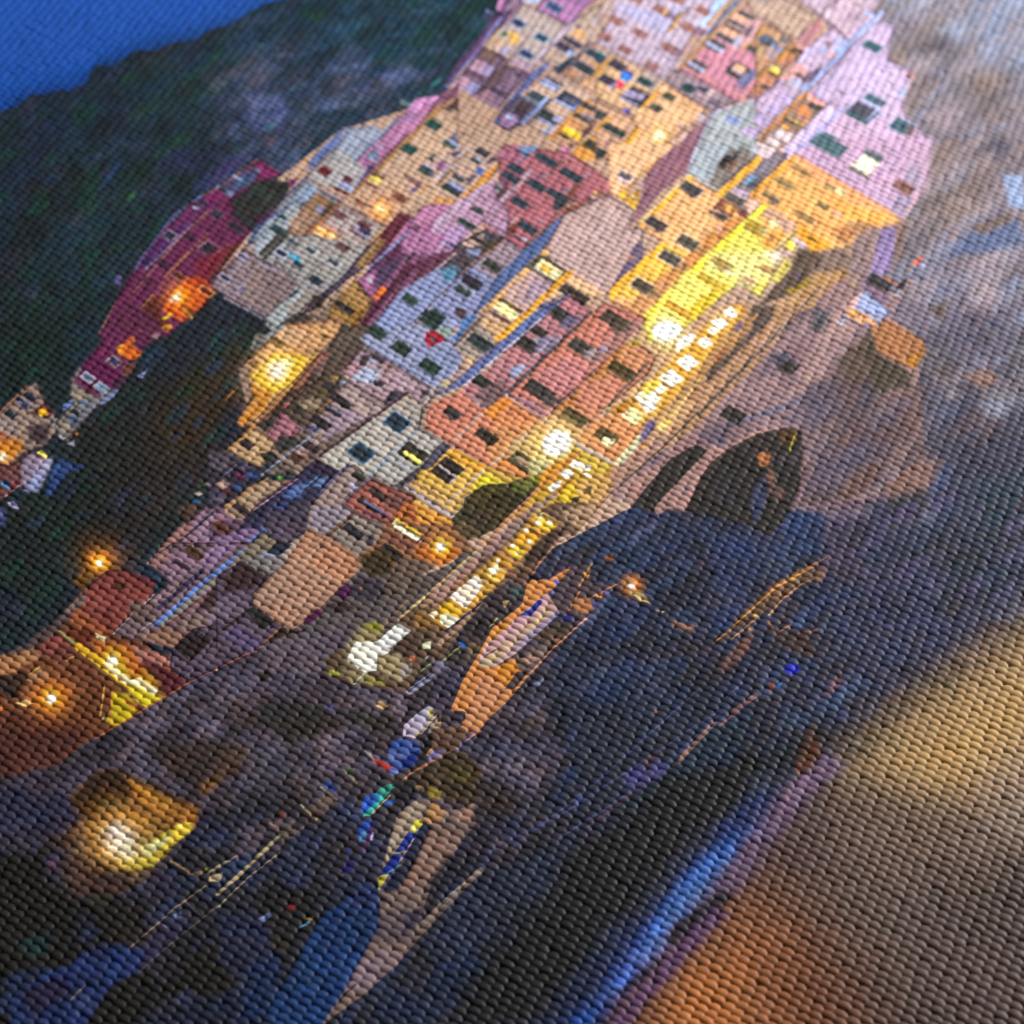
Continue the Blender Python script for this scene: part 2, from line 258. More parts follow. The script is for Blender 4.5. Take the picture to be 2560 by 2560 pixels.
W(730,140,190,100,'94655e'); P([(760,150),(840,120),(780,200)],'c99a4a',8); G(770,170,24,'ffd060',.6); P([(830,160),(940,200),(900,260),(800,220)],'86687c',8)
W(1080,360,190,110,'94655e'); P([(1130,360),(1290,370),(1230,480),(1120,420)],'86647a',10); W(830,600,190,110,'966864'); P([(880,600),(1030,660),(960,730),(840,680)],'8d6a78',8)
P([(1050,540),(1140,560),(1100,620),(1020,600)],'b08c90',10)
P([(780,760),(1010,680),(880,880),(760,980)],'b5a0b4',20)
H('lilac_front','yellow ochre house with a tilted red and blue parasol',[(150,690),(-60,870),(-60,1200),(400,1420),(780,1030),(780,980)],'cfa981')
P([(150,690),(-60,830),(-60,960),(60,880)],'b98a50',10); L([(150,690),(780,1010)],16,'a88f80'); P([(560,880),(760,990),(600,1150)],'a8928c',20)
P([(-40,640),(100,700),(0,800),(-60,760)],'2f4a58'); L([(-40,620),(110,710)],14,'86b4bc')
W(210,810,210,120,'453f50'); W(90,990,210,120,'453f50'); W(540,1005,190,100,'34484c','b0aeb4')
S('parasol',[(290,870),(400,900),(400,960),(330,1010),(240,970),(230,930)],'2e7ed6'); P([(310,860),(410,890),(380,930),(300,900)],'5a3a8c',6)
S('parasol',[(200,980),(310,1030),(250,1100),(180,1050)],'e4305e'); L([(110,1080),(200,1020)],30,'a9a4cc')
W(430,1190,270,220,'474450'); P([(340,1100),(560,1170),(500,1230),(270,1170)],'9c92b8',8); L([(250,1200),(440,1290)],24,'8f90bc'); P([(290,1310),(380,1350),(340,1410),(270,1360)],'6550a0',8)
H('golden','golden house lit by a round street lamp',[(790,1030),(1350,1370),(870,1700),(700,1960),(40,1960),(330,1700),(400,1420)],'e3b184')
P([(790,1040),(700,1100),(410,1400),(450,1390),(640,1220),(810,1060)],'e8a838',8); L([(430,1380),(500,1350)],26,'f8dcb0'); L([(710,1110),(800,1060)],26,'f4cdb0')
L([(400,1420),(650,1600)],12,'a07c68'); L([(780,1010),(1350,1380)],16,'b08c7a')
W(825,1185,150,100,'50523c','caa58c'); W(675,1325,150,100,'545444','caa58c'); P([(880,1230),(930,1230),(910,1260)],'e8c4b8',6)
P([(330,1700),(440,1560),(20,1960),(60,1960)],'e8b020',10); P([(430,1560),(50,1932),(250,1932),(480,1600)],'eaae30',20)
W(740,1770,170,90,'8a7430'); L([(560,1740),(780,1840)],30,'f0dca8'); L([(890,1740),(1050,1640)],44,'d0aca0')
W(1130,1510,100,60,'8f7870'); G(1150,1510,24,'ffb030',.7); W(1020,1570,150,60,'8c7068','c8a8b0'); G(1060,1600,26,'ffb040',.7); G(990,1545,22,'ffe080',.7)
P([(1180,1430),(1300,1370),(1240,1460),(1160,1500)],'c4b4cc',8); W(1260,1390,90,50,'6c6468')
G(710,1665,190,'ffc848',.55); G(710,1665,95,'fff4d0',1.4)
H('cream_lower','cream house with long dark green windows left of the golden one',[(-60,1230),(380,1430),(460,1540),(330,1700),(60,1960),(-60,1960)],'cda080')
P([(120,1420),(-60,1560),(-60,1640),(150,1450)],'c49040',10)
P([(-60,1330),(110,1390),(20,1480),(-60,1450)],'41484a'); W(165,1600,290,120,'3a4442'); L([(20,1570),(240,1690)],12,'c0a090'); P([(60,1700),(240,1740),(140,1830),(30,1780)],'a98078',14); G(90,1770,20,'b03050',.6); P([(-60,1780),(110,1850),(40,1932),(-60,1932)],'303a40')
L([(-60,1220),(400,1440)],14,'96786e')
H('roof_terrace','grey cluttered roof terrace with potted plants',[(790,1010),(900,850),(1100,900),(1500,1150),(1650,1250),(1350,1380)],'9a8690')
W(1075,1085,160,120,'36464a','a4a0ac'); P([(1200,1060),(1330,1090),(1260,1150),(1180,1110)],'4a4462',10); P([(1130,1100),(1250,1170),(1200,1180)],'c89aa4',8); P([(1320,1110),(1390,1110),(1340,1170)],'d0b4b0',8); P([(1360,1200),(1480,1240),(1420,1320),(1310,1260)],'6c5c70',14)
H('rose','rose red house with grey green shutters and a lit window',[(1700,100),(1330,420),(1000,800),(960,850),(1660,1260),(1760,1190),(1960,1090),(1960,240)],'bd8094')
P([(1000,850),(1320,1000),(1700,1240),(1760,1160),(1400,1050),(1300,880)],'cb8a92',40)
P([(1690,100),(1330,440),(960,860),(1010,850),(1380,470),(1720,160)],'b88a5c',8)
L([(1700,-20),(1300,420)],46,'5f6c8c')
P([(1700,120),(1960,230),(1960,520),(1640,640),(1420,400)],'c39a9c',30)
W(1760,200,210,60,'4e5150'); P([(1640,190),(1800,260),(1750,300),(1600,220)],'ecb48a',8); W(1650,310,220,50,'4c5050'); W(1610,370,240,50,'4c5050'); P([(1530,350),(1680,430),(1640,470),(1470,390)],'eab08c',8); P([(1780,340),(1870,350),(1780,480),(1700,420)],'7c6474',12); W(1510,480,240,70,'46504e'); P([(1650,470),(1700,480),(1660,580),(1590,560)],'9aa8d0',8)
W(1390,575,215,140,'48524f'); L([(1300,540),(1470,640)],40,'b4b4dc'); W(1165,820,215,140,'48524f'); L([(1080,780),(1250,880)],40,'b4aed4')
P([(1960,400),(1930,440),(1680,630),(1760,620),(1960,500)],'b4824a',8); W(1880,640,220,80,'4a5450'); 
W(1680,870,260,180,'5a4e50'); P([(1650,790),(1770,850),(1730,900),(1600,850)],'f0c094',8); L([(1600,860),(1740,940)],34,'b49ab0'); W(1610,920,170,70,'3c3e38'); P([(1740,900),(1930,900),(1720,1120),(1640,1020)],'707096',14); P([(1680,1020),(1800,1000),(1740,1100)],'5a5678',10); L([(1820,860),(1900,920)],20,'8090c8')
P([(1960,960),(1760,1150),(1780,1190),(1960,1080)],'c88a50',8); W(1930,1070,140,90,'4a4236'); P([(1750,1160),(1880,1140),(1900,1190),(1800,1230)],'8a6878',10)
H('slate','large gable of grey slate with a dark red side roof',[(1350,1380),(1960,1200),(1960,1960),(1560,1960),(1110,1960)],'a3a9ae')
S('roof',[(1340,1390),(1110,1960),(780,1960),(880,1850),(1060,1640)],'8a5f6c'); L([(1340,1390),(1110,1960)],14,'b4b0d0'); L([(1340,1385),(1960,1205)],14,'b8b8dc')
for i in range(7): L([(1180,1900-90*i),(1750,1960-20*i)],5,'989ea4')
W(1600,1470,180,100,'8490c0'); P([(1690,1620),(1760,1550),(1810,1570),(1720,1650)],'6a5f6a')
P([(1690,1710),(1960,1830),(1960,1960),(1420,1960)],'929a98',10); P([(1750,1770),(1820,1800),(1780,1850)],'7c6a70',12); P([(1530,1870),(1700,1900),(1640,1960),(1480,1960)],'6a605c',16)
# ---- upper village, right ----
T(1900,0,400)
H('hay','hay coloured roof of a house at the top edge',[(-180,20),(0,-80),(160,-80),(740,220),(430,500),(110,290),(-80,240)],'b59a8a')
P([(440,500),(720,240),(760,330),(560,600)],'a8767e',14)
P([(420,80),(560,120),(500,150)],'8a6c74',10); P([(60,-60),(160,-60),(130,30),(40,0)],'7c8098',14)
H('mauve_roof','hazy pink and mauve roofs at the top right',[(300,-80),(1500,-80),(1330,240),(1050,480),(900,400),(760,260),(740,220)],'b9a2b4')
P([(700,190),(960,-60),(1020,-60),(780,230)],'8d7686',20); P([(960,30),(1130,60),(1040,20)],'d0c0d4',20); P([(1080,170),(1280,150),(1150,290),(980,290)],'a48c9e',30); P([(800,100),(960,200),(860,260),(780,200)],'c4aebe',20)
L([(800,260),(1000,420)],30,'8b7280')
H('amber_small','narrow amber house with dark windows and one lit balcony',[(0,320),(110,300),(420,520),(210,740),(-60,950),(-60,430)],'b98f70')
P([(70,330),(-40,440),(-40,520),(60,420)],'bf8c48',8)
W(90,510,210,110,'546078'); P([(0,520),(140,540),(100,590),(0,550)],'3f4244',8); P([(260,450),(360,500),(310,560),(240,510)],'5f6a74',8); P([(160,540),(300,600),(220,660),(120,600)],'7d84a4',10); P([(-20,580),(80,620),(20,680),(-20,660)],'a08a68',10); P([(90,620),(220,680),(160,750),(60,680)],'a4909c',14)
H('orange_strip','narrow orange house with a glowing yellow window',[(420,530),(560,600),(520,650),(300,860),(230,960),(130,1120),(-60,1240),(-60,960),(210,740)],'bd8268')
P([(420,540),(200,740),(-60,960),(-60,1000),(300,720),(440,590)],'bd8640',10); P([(430,540),(580,600),(520,650),(430,590)],'cc928e',10)
W(430,640,140,100,'5c4a38'); G(455,670,24,'f0d040',.7); W(190,840,170,120,'8f7868'); P([(150,800),(250,870),(210,930),(110,880)],'f0c850',8); G(190,850,50,'ffe880',.8)
W(160,920,160,50,'5a4640'); W(70,1080,160,60,'5c4e4c')
H('pale_terrace','pale lilac terrace house with stacked balcony fronts',[(560,600),(880,340),(1050,480),(1080,530),(520,1120),(250,1380),(-60,1680),(-60,1230),(240,980)],'bba4c0')
L([(560,600),(860,370)],26,'8a7080'); P([(560,600),(860,420),(700,620),(460,790)],'bfb2d6',14)
P([(900,460),(1060,530),(1030,560),(900,500)],'9cb8e8',8); P([(860,590),(1000,560),(1020,620),(960,670)],'a4bcea',10); P([(780,510),(880,520),(800,600)],'7c6470',14); P([(700,620),(790,590),(790,640),(730,670)],'93a0cc',10); P([(820,630),(960,690),(900,720),(800,680)],'c49a9a',10)
P([(430,780),(590,860),(520,940),(250,980)],'dca49c',10); P([(240,960),(330,1000),(560,830)],'dba296',12)
P([(580,900),(740,820),(700,950),(560,1040),(500,990)],'6e5a74',14); L([(430,910),(560,980)],40,'6a5462'); L([(380,980),(530,1080)],40,'94acd8'); P([(330,1010),(400,1020),(380,1080)],'a8a890',10)
for k in range(4): S('balcony_wall',[(270-140*k,1130+135*k),(410-140*k,1200+135*k),(350-140*k,1280+135*k),(180-140*k,1210+135*k)],'b7a2cc'); L([(260-140*k,1140+135*k),(400-140*k,1210+135*k)],12,'9a94c0')
H('orange_balcony','house with an orange roof edge and orange lit balcony rooms',[(560,1130),(830,1280),(480,1680),(260,1860),(-60,1960),(-60,1720)],'8f7668')
L([(560,1150),(0,1690)],36,'c07a40'); P([(590,1140),(810,1250),(740,1310),(560,1210)],'eba294',8); W(670,1310,180,80,'4c4848'); P([(490,1290),(580,1310),(620,1440),(430,1380)],'dc8a50',10); P([(420,1390),(600,1480),(560,1510)],'d88a70',8); L([(310,1460),(500,1560)],40,'4a443c'); L([(340,1430),(520,1530)],36,'c8a068'); P([(270,1510),(370,1540),(330,1600),(240,1560)],'e8a040',8)
P([(200,1580),(400,1640),(330,1740),(180,1650)],'e0ccd4',10); L([(130,1640),(300,1740)],20,'b09aa4'); P([(100,1670),(260,1740),(220,1800),(70,1720)],'dccad0',8); P([(-40,1730),(200,1830),(110,1960),(-60,1960)],'dcc6cc',14); P([(240,1800),(370,1880),(330,1960),(200,1900)],'d8a488',14)
H('grand_lilac','very tall pale lilac house with dark green windows and a gabled top',[(1480,250),(1620,340),(1570,560),(1540,740),(1860,890),(1830,1000),(1730,1240),(1760,1430),(1960,1600),(2000,1960),(330,1960),(980,1330),(830,1280),(640,1190),(600,1100),(1060,640),(1300,330)],'bfaacb')
S('roof',[(1330,210),(1480,250),(1250,340),(1060,500),(1030,430)],'b9a0b8')
L([(1470,180),(1200,400),(1000,650),(540,1110)],50,'93a0d0'); L([(1440,230),(1050,580)],16,'b8c4ec'); P([(1250,150),(1390,200),(1370,230),(1260,190)],'9ab4e6',8)
P([(1000,1340),(1540,1500),(1960,1700),(1960,1960),(420,1960)],'c3a6c4',60)
P([(1740,1240),(1680,1420),(1900,1560),(1980,1960),(1860,1960),(1600,1560)],'bc98b0',50)
L([(980,1340),(340,1960)],60,'a9a4d6'); L([(960,1340),(420,1880)],20,'8f90c4'); P([(830,1280),(960,1340),(340,1930),(260,1830)],'c9b6d8',10)
W(1355,580,215,110,'3c6068','a6a4c8'); W(1385,1225,240,90,'4a6472','a6b0d4'); W(1240,1370,310,200,'544e5c','a6b0d4'); L([(1060,1380),(1270,1490)],70,'436068'); L([(1250,1220),(1430,1330),(1290,1470)],24,'a4b4dc')
W(840,1740,270,180,'3c5a68','a4b0d4'); W(1710,1545,240,170,'44606e','a4b0d4'); P([(1800,1510),(1880,1560),(1820,1650),(1720,1640)],'6a5c62',14); W(1370,1900,240,110,'4c5558','b4b0c4'); G(1210,1910,60,'fff4e0',.6)
P([(1760,880),(1870,890),(1860,980),(1750,950)],'b08484',8); P([(1760,920),(1820,920),(1810,980),(1750,960)],'5c4450',8); P([(1690,1100),(1780,1060),(1720,1200),(1660,1160)],'a8b4d8',14); L([(1820,1000),(1730,1240)],18,'b6a0a8'); G(1465,365,30,'8a6a90',.3)
# ---- houses against the hill ----
T(640,160,500)
P([(-80,300),(240,340),(320,480),(250,640),(0,650),(-80,560)],'48527a',60); P([(560,440),(760,340),(960,400),(700,470)],'4a5878',40); P([(940,260),(1100,180),(1130,280),(1000,340)],'4c5478',40)
P([(1160,120),(1420,60),(1700,120),(1300,220)],'4f5e88',60); P([(760,60),(1100,0),(1050,80),(860,110)],'43567e',50); P([(100,740),(240,700),(180,800),(80,800)],'5a5262',30); P([(380,170),(600,220),(340,280)],'3c4c68',40)
L([(1780,170),(1700,220)],40,'32666e'); L([(100,640),(150,620)],40,'3a7486'); L([(1400,380),(1490,420)],34,'7c9098'); L([(330,270),(370,250)],26,'3a6a7c')
H('pink_far','pink house edge with a peaked roof below the hill',[(1450,470),(1550,350),(1760,320),(1960,250),(1400,880),(1010,1250),(900,1260),(1090,960),(960,945),(1380,540)],'b0779e')
P([(1760,320),(1960,200),(1960,330),(1500,740),(1240,960),(900,1270),(1240,880),(1600,560)],'7d5068',8)
P([(1460,470),(1550,350),(1780,330),(1480,520)],'bd86b8',8); L([(1400,570),(1560,510)],24,'8c7cac'); P([(1090,860),(1190,840),(1180,960),(1060,930)],'5d6c84',8); L([(1080,890),(1160,960)],16,'a0a8c0'); P([(1160,780),(1230,760),(1230,820),(1160,840)],'9a80a0',8)
P([(980,950),(1090,930),(1060,1040),(1010,1020)],'a86f98',8); P([(1080,1000),(1150,960),(1120,1080),(1030,1160),(900,1260),(930,1160)],'5d4876',10)
H('blue_white','pale blue white house with maroon shutters standing against the hill',[(830,640),(1150,610),(1220,650),(1390,530),(950,950),(1030,1000),(1060,1040),(900,1270),(490,1110),(790,800)],'97a0b6')
P([(790,830),(490,1110),(900,1270),(1060,1040),(940,930)],'a5a0a2',30); S('roof',[(830,640),(790,800),(560,1000),(490,1060),(540,930)],'51689c'); P([(830,640),(780,800),(680,840),(620,850)],'6170a4',8)
L([(1380,540),(950,950)],22,'56668a'); L([(1360,540),(960,930)],8,'a0b0cc'); L([(830,640),(1150,612)],8,'8c8cb4'); L([(790,810),(480,1100)],14,'62504c'); P([(1160,620),(1220,650),(1200,660)],'b89c84',4)
W(665,1050,120,95,'6a2a2e'); W(885,1130,80,70,'602c3a'); L([(820,1170),(910,1220)],50,'9aa4cc'); L([(820,1190),(890,1230)],10,'4a5478'); L([(760,1210),(880,1270)],34,'6a3034')
H('beige_far','beige gold house with dark green windows and a lit window',[(1960,330),(1760,420),(1250,940),(900,1270),(820,1370),(1250,1590),(1640,1400),(1850,1340),(1960,1380)],'bd9c84')
P([(1960,320),(1760,420),(1250,940),(900,1270),(950,1270),(1290,960),(1790,450)],'a07444',6); L([(480,1120),(840,1320),(1240,1600)],18,'8a7478')
P([(1790,460),(1960,480),(1960,340),(1900,380)],'5a4446',10)
W(1715,605,145,105,'2f504c'); W(1480,838,145,105,'2f504c'); L([(1350,890),(1440,940)],14,'a8a0ac'); L([(1280,960),(1380,1025)],8,'7a6460')
P([(1940,660),(1830,780),(1940,850)],'5a6080'); W(1890,800,180,60,'33504c'); L([(1860,750),(1960,820)],16,'b4c0e0')
W(1750,940,140,90,'3a4648'); L([(1640,980),(1760,1050)],26,'a0a4d0'); W(1640,1050,140,90,'3c4c4c'); P([(1780,960),(1860,970),(1840,1020),(1790,1000)],'c08cb0',6); P([(1820,1000),(1900,980),(1850,1060)],'6a2c48',6); P([(1660,1080),(1880,1020),(1760,1140)],'5a5070',10); L([(1930,960),(1720,1170)],16,'b0a8b8'); P([(1960,980),(1770,1180),(1800,1190),(1960,1040)],'8c6440',6)
W(1900,1180,160,100,'3c4648'); L([(1840,1140),(1960,1220)],40,'9a94b8')
W(1180,1100,130,60,'5a3c34'); P([(1125,1090),(1230,1140),(1190,1180),(1090,1140)],'f0dc70',6); L([(1060,1160),(1160,1210)],34,'804c4c'); G(1160,1130,60,'ffd860',.4)
P([(1440,1075),(1610,1170),(1570,1210),(1430,1110)],'7a5454',6); P([(1500,1210),(1600,1190),(1530,1270),(1480,1250)],'6a5a84',8); W(1385,1310,130,90,'6a3c3a'); W(1000,1350,110,50,'6e3c38')
P([(1640,1190),(1850,1340),(1960,1350),(1960,1320)],'c0884a',10); L([(1640,1190),(1540,1280)],24,'c09060')
S('wall_lamp',[(1150,1370),(1220,1350),(1290,1430),(1280,1490),(1210,1490),(1130,1420)],'f8e8a0'); G(1210,1430,130,'ff9a10',.9); G(1210,1415,60,'fff4c0',1.2); L([(1220,1310),(1220,1370)],14,'f0a030'); L([(1050,1390),(1120,1390)],14,'4a3a50'); L([(1280,1440),(1330,1490)],16,'5a4438')
H('brown_white','beige house with maroon shutters and a large glowing window',[(820,1370),(1250,1590),(960,1850),(800,1960),(200,1960),(440,1720)],'aa9a96')
L([(810,1360),(430,1720)],30,'a86a38'); W(815,1475,120,80,'6a4446'); L([(960,1580),(1080,1690)],20,'b0a8c0'); W(1040,1570,120,80,'643c40'); W(990,1650,160,60,'7c4a4a'); P([(960,1590),(1110,1680),(1080,1710),(940,1620)],'8484a8',6); P([(1000,1570),(1120,1620),(1100,1680),(1000,1640)],'4a3c54',8)
S('lit_window',[(610,1570),(780,1670),(720,1750),(560,1650)],'fbf0b0'); G(670,1660,140,'ff9000',.7); L([(610,1570),(780,1670),(720,1755),(560,1650),(610,1570)],12,'d88a20'); W(840,1790,150,80,'6a4040'); L([(830,1660),(790,1700)],30,'8a6030'); P([(620,1760),(780,1760),(720,1830),(600,1800)],'6c5448',14); G(620,1770,30,'ffa060',.6)
L([(1230,1610),(1020,1800)],20,'c8a060'); P([(1240,1600),(1160,1660),(1200,1640)],'e0c070',4)
H('grey_white','grey white narrow house row with small green windows at the hill foot',[(500,1140),(620,1230),(380,1470),(200,1640),(-80,1780),(-80,1700),(320,1300)],'8e99a6')
L([(490,1110),(300,1290),(-40,1640)],26,'3f4c78'); L([(600,1230),(240,1560)],26,'4c4a60'); P([(520,1150),(620,1230),(500,1340),(380,1320)],'8494ac',10); L([(400,1340),(-40,1740)],10,'2f3a50')
W(260,1490,60,40,'2f4850'); W(410,1408,50,30,'5a3038'); W(200,1620,80,80,'2c4448'); W(270,1640,60,60,'304a4c')
H('ochre_far','ochre fronted house with washing under a brown eave',[(620,1260),(830,1330),(430,1720),(280,1580)],'a07c66')
P([(600,1270),(720,1340),(560,1450),(480,1430)],'8c6a4a',12); L([(630,1250),(780,1340)],40,'5c6a7c'); P([(560,1390),(640,1390),(680,1470),(600,1450)],'8484a8',8); L([(740,1370),(640,1480)],40,'4c4438'); P([(500,1530),(600,1520),(560,1560)],'8c8498',8); L([(610,1270),(290,1580)],12,'94644c')
H('lower_grey','grey house with small green windows and turquoise washing',[(300,1600),(460,1720),(260,1960),(-80,1960),(-80,1900)],'9a9a9c')
L([(330,1640),(80,1880)],44,'7c6440'); L([(240,1660),(50,1820)],50,'5a5440'); W(340,1740,90,50,'3c5056'); W(245,1850,90,70,'2a3444','b0b8c8'); W(525,1815,80,70,'30383c','b0b0b4'); L([(420,1770),(370,1800)],36,'3a9cb4'); L([(330,1860),(400,1900)],40,'28a8d0'); P([(340,1650),(420,1690),(380,1720)],'5c4c54'); W(720,1910,100,60,'2e3a40','a8a8ac')
H('maroon_roof','violet gable house with dark red roof and blue gutter',[(1390,1440),(1510,1500),(1600,1410),(1830,1350),(1960,1420),(1960,1960),(1100,1960),(1030,1850)],'a3688e')
S('roof',[(1400,1440),(1510,1490),(1120,1960),(1010,1960),(1060,1820)],'62303a'); P([(1600,1410),(1830,1350),(1900,1370),(1560,1600),(1500,1520)],'b0789c',8); L([(1600,1410),(1820,1350)],8,'7c3c58'); P([(1540,1560),(1600,1600),(1550,1640),(1490,1600)],'6a4658',8); P([(1180,1700),(1250,1720),(1100,1930),(1040,1930)],'a0753c',8); P([(1100,1780),(1060,1760),(960,1930),(1040,1930)],'4c4a68',8)
L([(1470,1660),(1180,1940)],30,'6a74a0'); P([(1380,1700),(1470,1680),(1290,1900),(1330,1960),(1180,1960)],'73465f',14); W(1370,1820,110,70,'7a4458'); L([(1520,1850),(1440,1930)],30,'4a4858'); L([(1300,1880),(1440,1960)],20,'4a3048')
P([(1960,1380),(1700,1600),(1720,1680),(1960,1560)],'b7a0be',10); P([(1700,1660),(1960,1780),(1960,1830),(1850,1840)],'a086a8',10); L([(1730,1680),(1880,1830)],10,'5c3c68'); P([(1850,1760),(1910,1780),(1900,1820),(1860,1810)],'2c2c68',4)
# ---- village heart ----
T(1100,380,500)
use('beige_far'); P([(-60,60),(300,-60),(560,60),(180,480),(-60,520)],'b99c8c',10)
L([(230,20),(-40,280)],14,'b8b4cc'); L([(260,20),(130,130)],24,'86664a'); P([(120,10),(220,10),(160,60),(100,50)],'4a3a60',8); P([(-40,110),(80,100),(60,180),(-40,200)],'8a5a80',10); L([(130,150),(0,270)],12,'b4b0c8'); L([(110,190),(-20,330)],40,'8a6448')
W(410,20,140,80,'3c4048'); L([(330,60),(410,100)],20,'b0b4d8'); W(340,100,110,50,'3a4448'); P([(380,160),(430,190),(390,240),(340,210)],'2e5cb8',6); P([(500,50),(600,80),(420,150)],'5c4650',10)
W(180,270,130,60,'3c4650'); P([(100,290),(250,370),(190,420),(60,340)],'8f92be',8); W(110,380,200,70,'303c42'); P([(250,260),(380,220),(280,350)],'6c5864',10)
S('eave',[(600,80),(650,110),(220,480),(170,480)],'c8862a'); P([(620,90),(690,80),(500,260),(470,280)],'5c5468',8); P([(-60,430),(150,470),(100,530),(-60,510)],'c08a54',10)
H('magenta','crimson house row with long teal shutters and grey downpipes',[(560,60),(620,-60),(1260,20),(1780,380),(1460,560),(1250,480),(1200,620),(800,980),(640,870),(660,590),(540,440),(580,260)],'a5616a')
P([(520,30),(760,-60),(900,40),(720,160),(580,60)],'a5647c',20); P([(560,260),(700,130),(780,180),(600,430)],'7c4a60',14)
P([(1260,40),(1200,200),(1440,210),(1760,370),(1640,400)],'a8686c',20)
L([(910,0),(720,170)],26,'64627c'); L([(870,210),(560,520)],36,'a094a4'); L([(1210,80),(980,280)],20,'86727c'); L([(1200,110),(1060,210)],26,'7c4a34'); L([(1440,220),(1200,440)],18,'84788c'); P([(1300,340),(1450,230),(1240,490),(1200,440)],'824a38',8)
for x,y,h in ((1030,95,220),(1265,240,230),(930,340,180),(765,500,170),(680,265,180),(735,180,150),(845,745,190)): W(x,y,h,80,'31404a','8a5864')
W(1120,430,200,80,'34404a'); P([(1110,470),(1270,460),(1190,570),(1080,580)],'3e4048',10); P([(1160,380),(1240,350),(1210,440)],'806070',10); P([(930,200),(1010,220),(970,290),(900,270)],'86566a',14); P([(780,-40),(960,-40),(820,60),(720,10)],'6c84ac',10); L([(720,0),(860,50)],24,'3a4450')
W(560,360,90,60,'4a5054','c4b4c0'); P([(560,400),(680,330),(620,440),(560,450)],'604450',10)
L([(750,640),(620,770)],20,'a89098'); P([(640,760),(760,680),(720,810)],'70382c',8); P([(530,700),(620,700),(640,770),(560,730)],'4a3a40',6); P([(630,770),(720,790),(690,810),(640,800)],'443838',4); L([(720,830),(880,900)],30,'584650'); P([(770,840),(860,850),(820,890)],'a8a0bc',8); P([(960,650),(1000,700),(950,710)],'b090a0',10)
P([(1180,560),(1480,480),(1330,560),(1180,630)],'8a4e3c',10); P([(1430,440),(1560,380),(1620,430),(1480,480)],'7c5a50',8); P([(1490,390),(1540,400),(1500,430)],'e0b030',6); P([(1460,440),(1530,440),(1480,480)],'c8a4a0',6); W(1450,480,80,40,'454040')
H('pinkish_lilac','soft lilac pink gable house with a tiny grey dormer',[(540,270),(540,440),(670,590),(640,870),(430,690),(110,970),(60,900),(-60,1130),(-60,700),(180,480)],'b18aa4')
P([(540,270),(180,480),(-60,690),(-60,830),(380,430)],'b79ab4',8); L([(500,330),(180,570),(-60,840)],8,'7c5070'); P([(-60,870),(60,760),(340,690),(110,960)],'a586b0',20); L([(430,690),(110,970)],16,'c8a0a0'); L([(160,580),(430,690)],6,'8c5c74')
W(365,580,125,60,'3a4644'); W(255,710,190,70,'3a4846'); L([(500,290),(460,320)],34,'c89c88'); W(120,920,60,40,'3a3468')
P([(430,700),(640,870),(420,780)],'a06a74',8); L([(430,690),(420,740),(560,850)],8,'5c3444')
H('scrap_terrace','dim terrace crowded with pots and washing below the lilac gable',[(200,880),(430,760),(640,860),(560,940),(60,1420),(-60,1440),(-60,1130),(110,970)],'4d4a54')
P([(210,900),(430,800),(400,920),(260,940)],'c0a094',10); W(370,870,120,60,'443c3c'); P([(440,880),(620,850),(420,1040),(400,940)],'4a4034',10); P([(250,960),(390,960),(380,1020),(280,1020)],'7c84a8',12); P([(80,1060),(300,1000),(240,1160),(120,1180)],'50444a',20); L([(640,860),(330,1080),(0,1410)],16,'94684a'); P([(-60,1120),(200,1160),(100,1260),(-60,1220)],'3c6076',12); P([(-60,1230),(140,1230),(20,1380),(-60,1380)],'5c7c9c',14); L([(250,930),(-40,1140)],20,'54323c'); L([(-40,1190),(110,1250)],16,'2e4450')
H('mauve_tall','blue grey house with a white railed window and green shutters',[(640,870),(800,970),(560,1210),(340,1580),(330,1640),(-60,1800),(-60,1440),(330,1090)],'8489b0')
P([(620,880),(800,980),(520,1240),(330,1140),(400,1060)],'94808a',20); W(505,1115,190,90,'383c38','9a868c'); P([(230,1170),(430,1280),(340,1370),(200,1270)],'342e38'); L([(170,1290),(330,1370)],24,'c0c4dc'); W(220,1360,170,80,'3a4844'); P([(380,1310),(420,1300),(360,1370)],'38487c',4)
P([(150,1520),(260,1540),(250,1640),(140,1600)],'4a3a44',8); P([(60,1600),(210,1650),(170,1720),(20,1680)],'8a90bc',8); P([(-60,1680),(120,1760),(80,1810),(-60,1780)],'6a7c80',12); P([(-60,1770),(40,1820),(-20,1880)],'8c1c30',6); L([(-40,1560),(50,1640)],30,'303c4c')
P([(370,1590),(120,1860),(60,1960),(20,1900),(200,1720)],'5070a4',6)
H('blue_roof_house','salmon gable wall with blue slate roof and golden lit windows',[(1640,430),(1880,580),(1840,760),(1960,700),(1960,880),(1640,1360),(1600,1400),(1440,1440),(1240,1390),(920,1510),(540,1840),(380,1740),(380,1570),(1030,930),(1190,620),(1480,480)],'b79a96')
S('roof',[(1200,610),(1190,640),(1030,920),(350,1580),(330,1580),(560,1210),(800,970)],'4f608e'); L([(1190,620),(1640,430)],12,'5c4a50'); L([(1270,480),(840,920)],22,'7c5a50')
P([(1960,860),(1860,930),(1640,1370),(1680,1380),(1960,1060)],'6a5c74',6); P([(1820,1010),(1890,1030),(1860,1070),(1800,1040)],'a87a6c',8)
P([(1030,950),(1000,960),(400,1560),(440,1590),(1060,1000)],'d8a868',8); P([(640,1330),(900,1150),(1110,1240),(900,1450),(800,1560),(620,1420)],'bd9c96',30); P([(900,1240),(1090,1290),(920,1450),(760,1480)],'a28a9c',40)
P([(1280,1180),(1600,1380),(1430,1440),(1200,1380),(950,1500)],'d8ae84',20); P([(1000,1540),(1220,1360),(1240,1380),(920,1510)],'5a5c80',8)
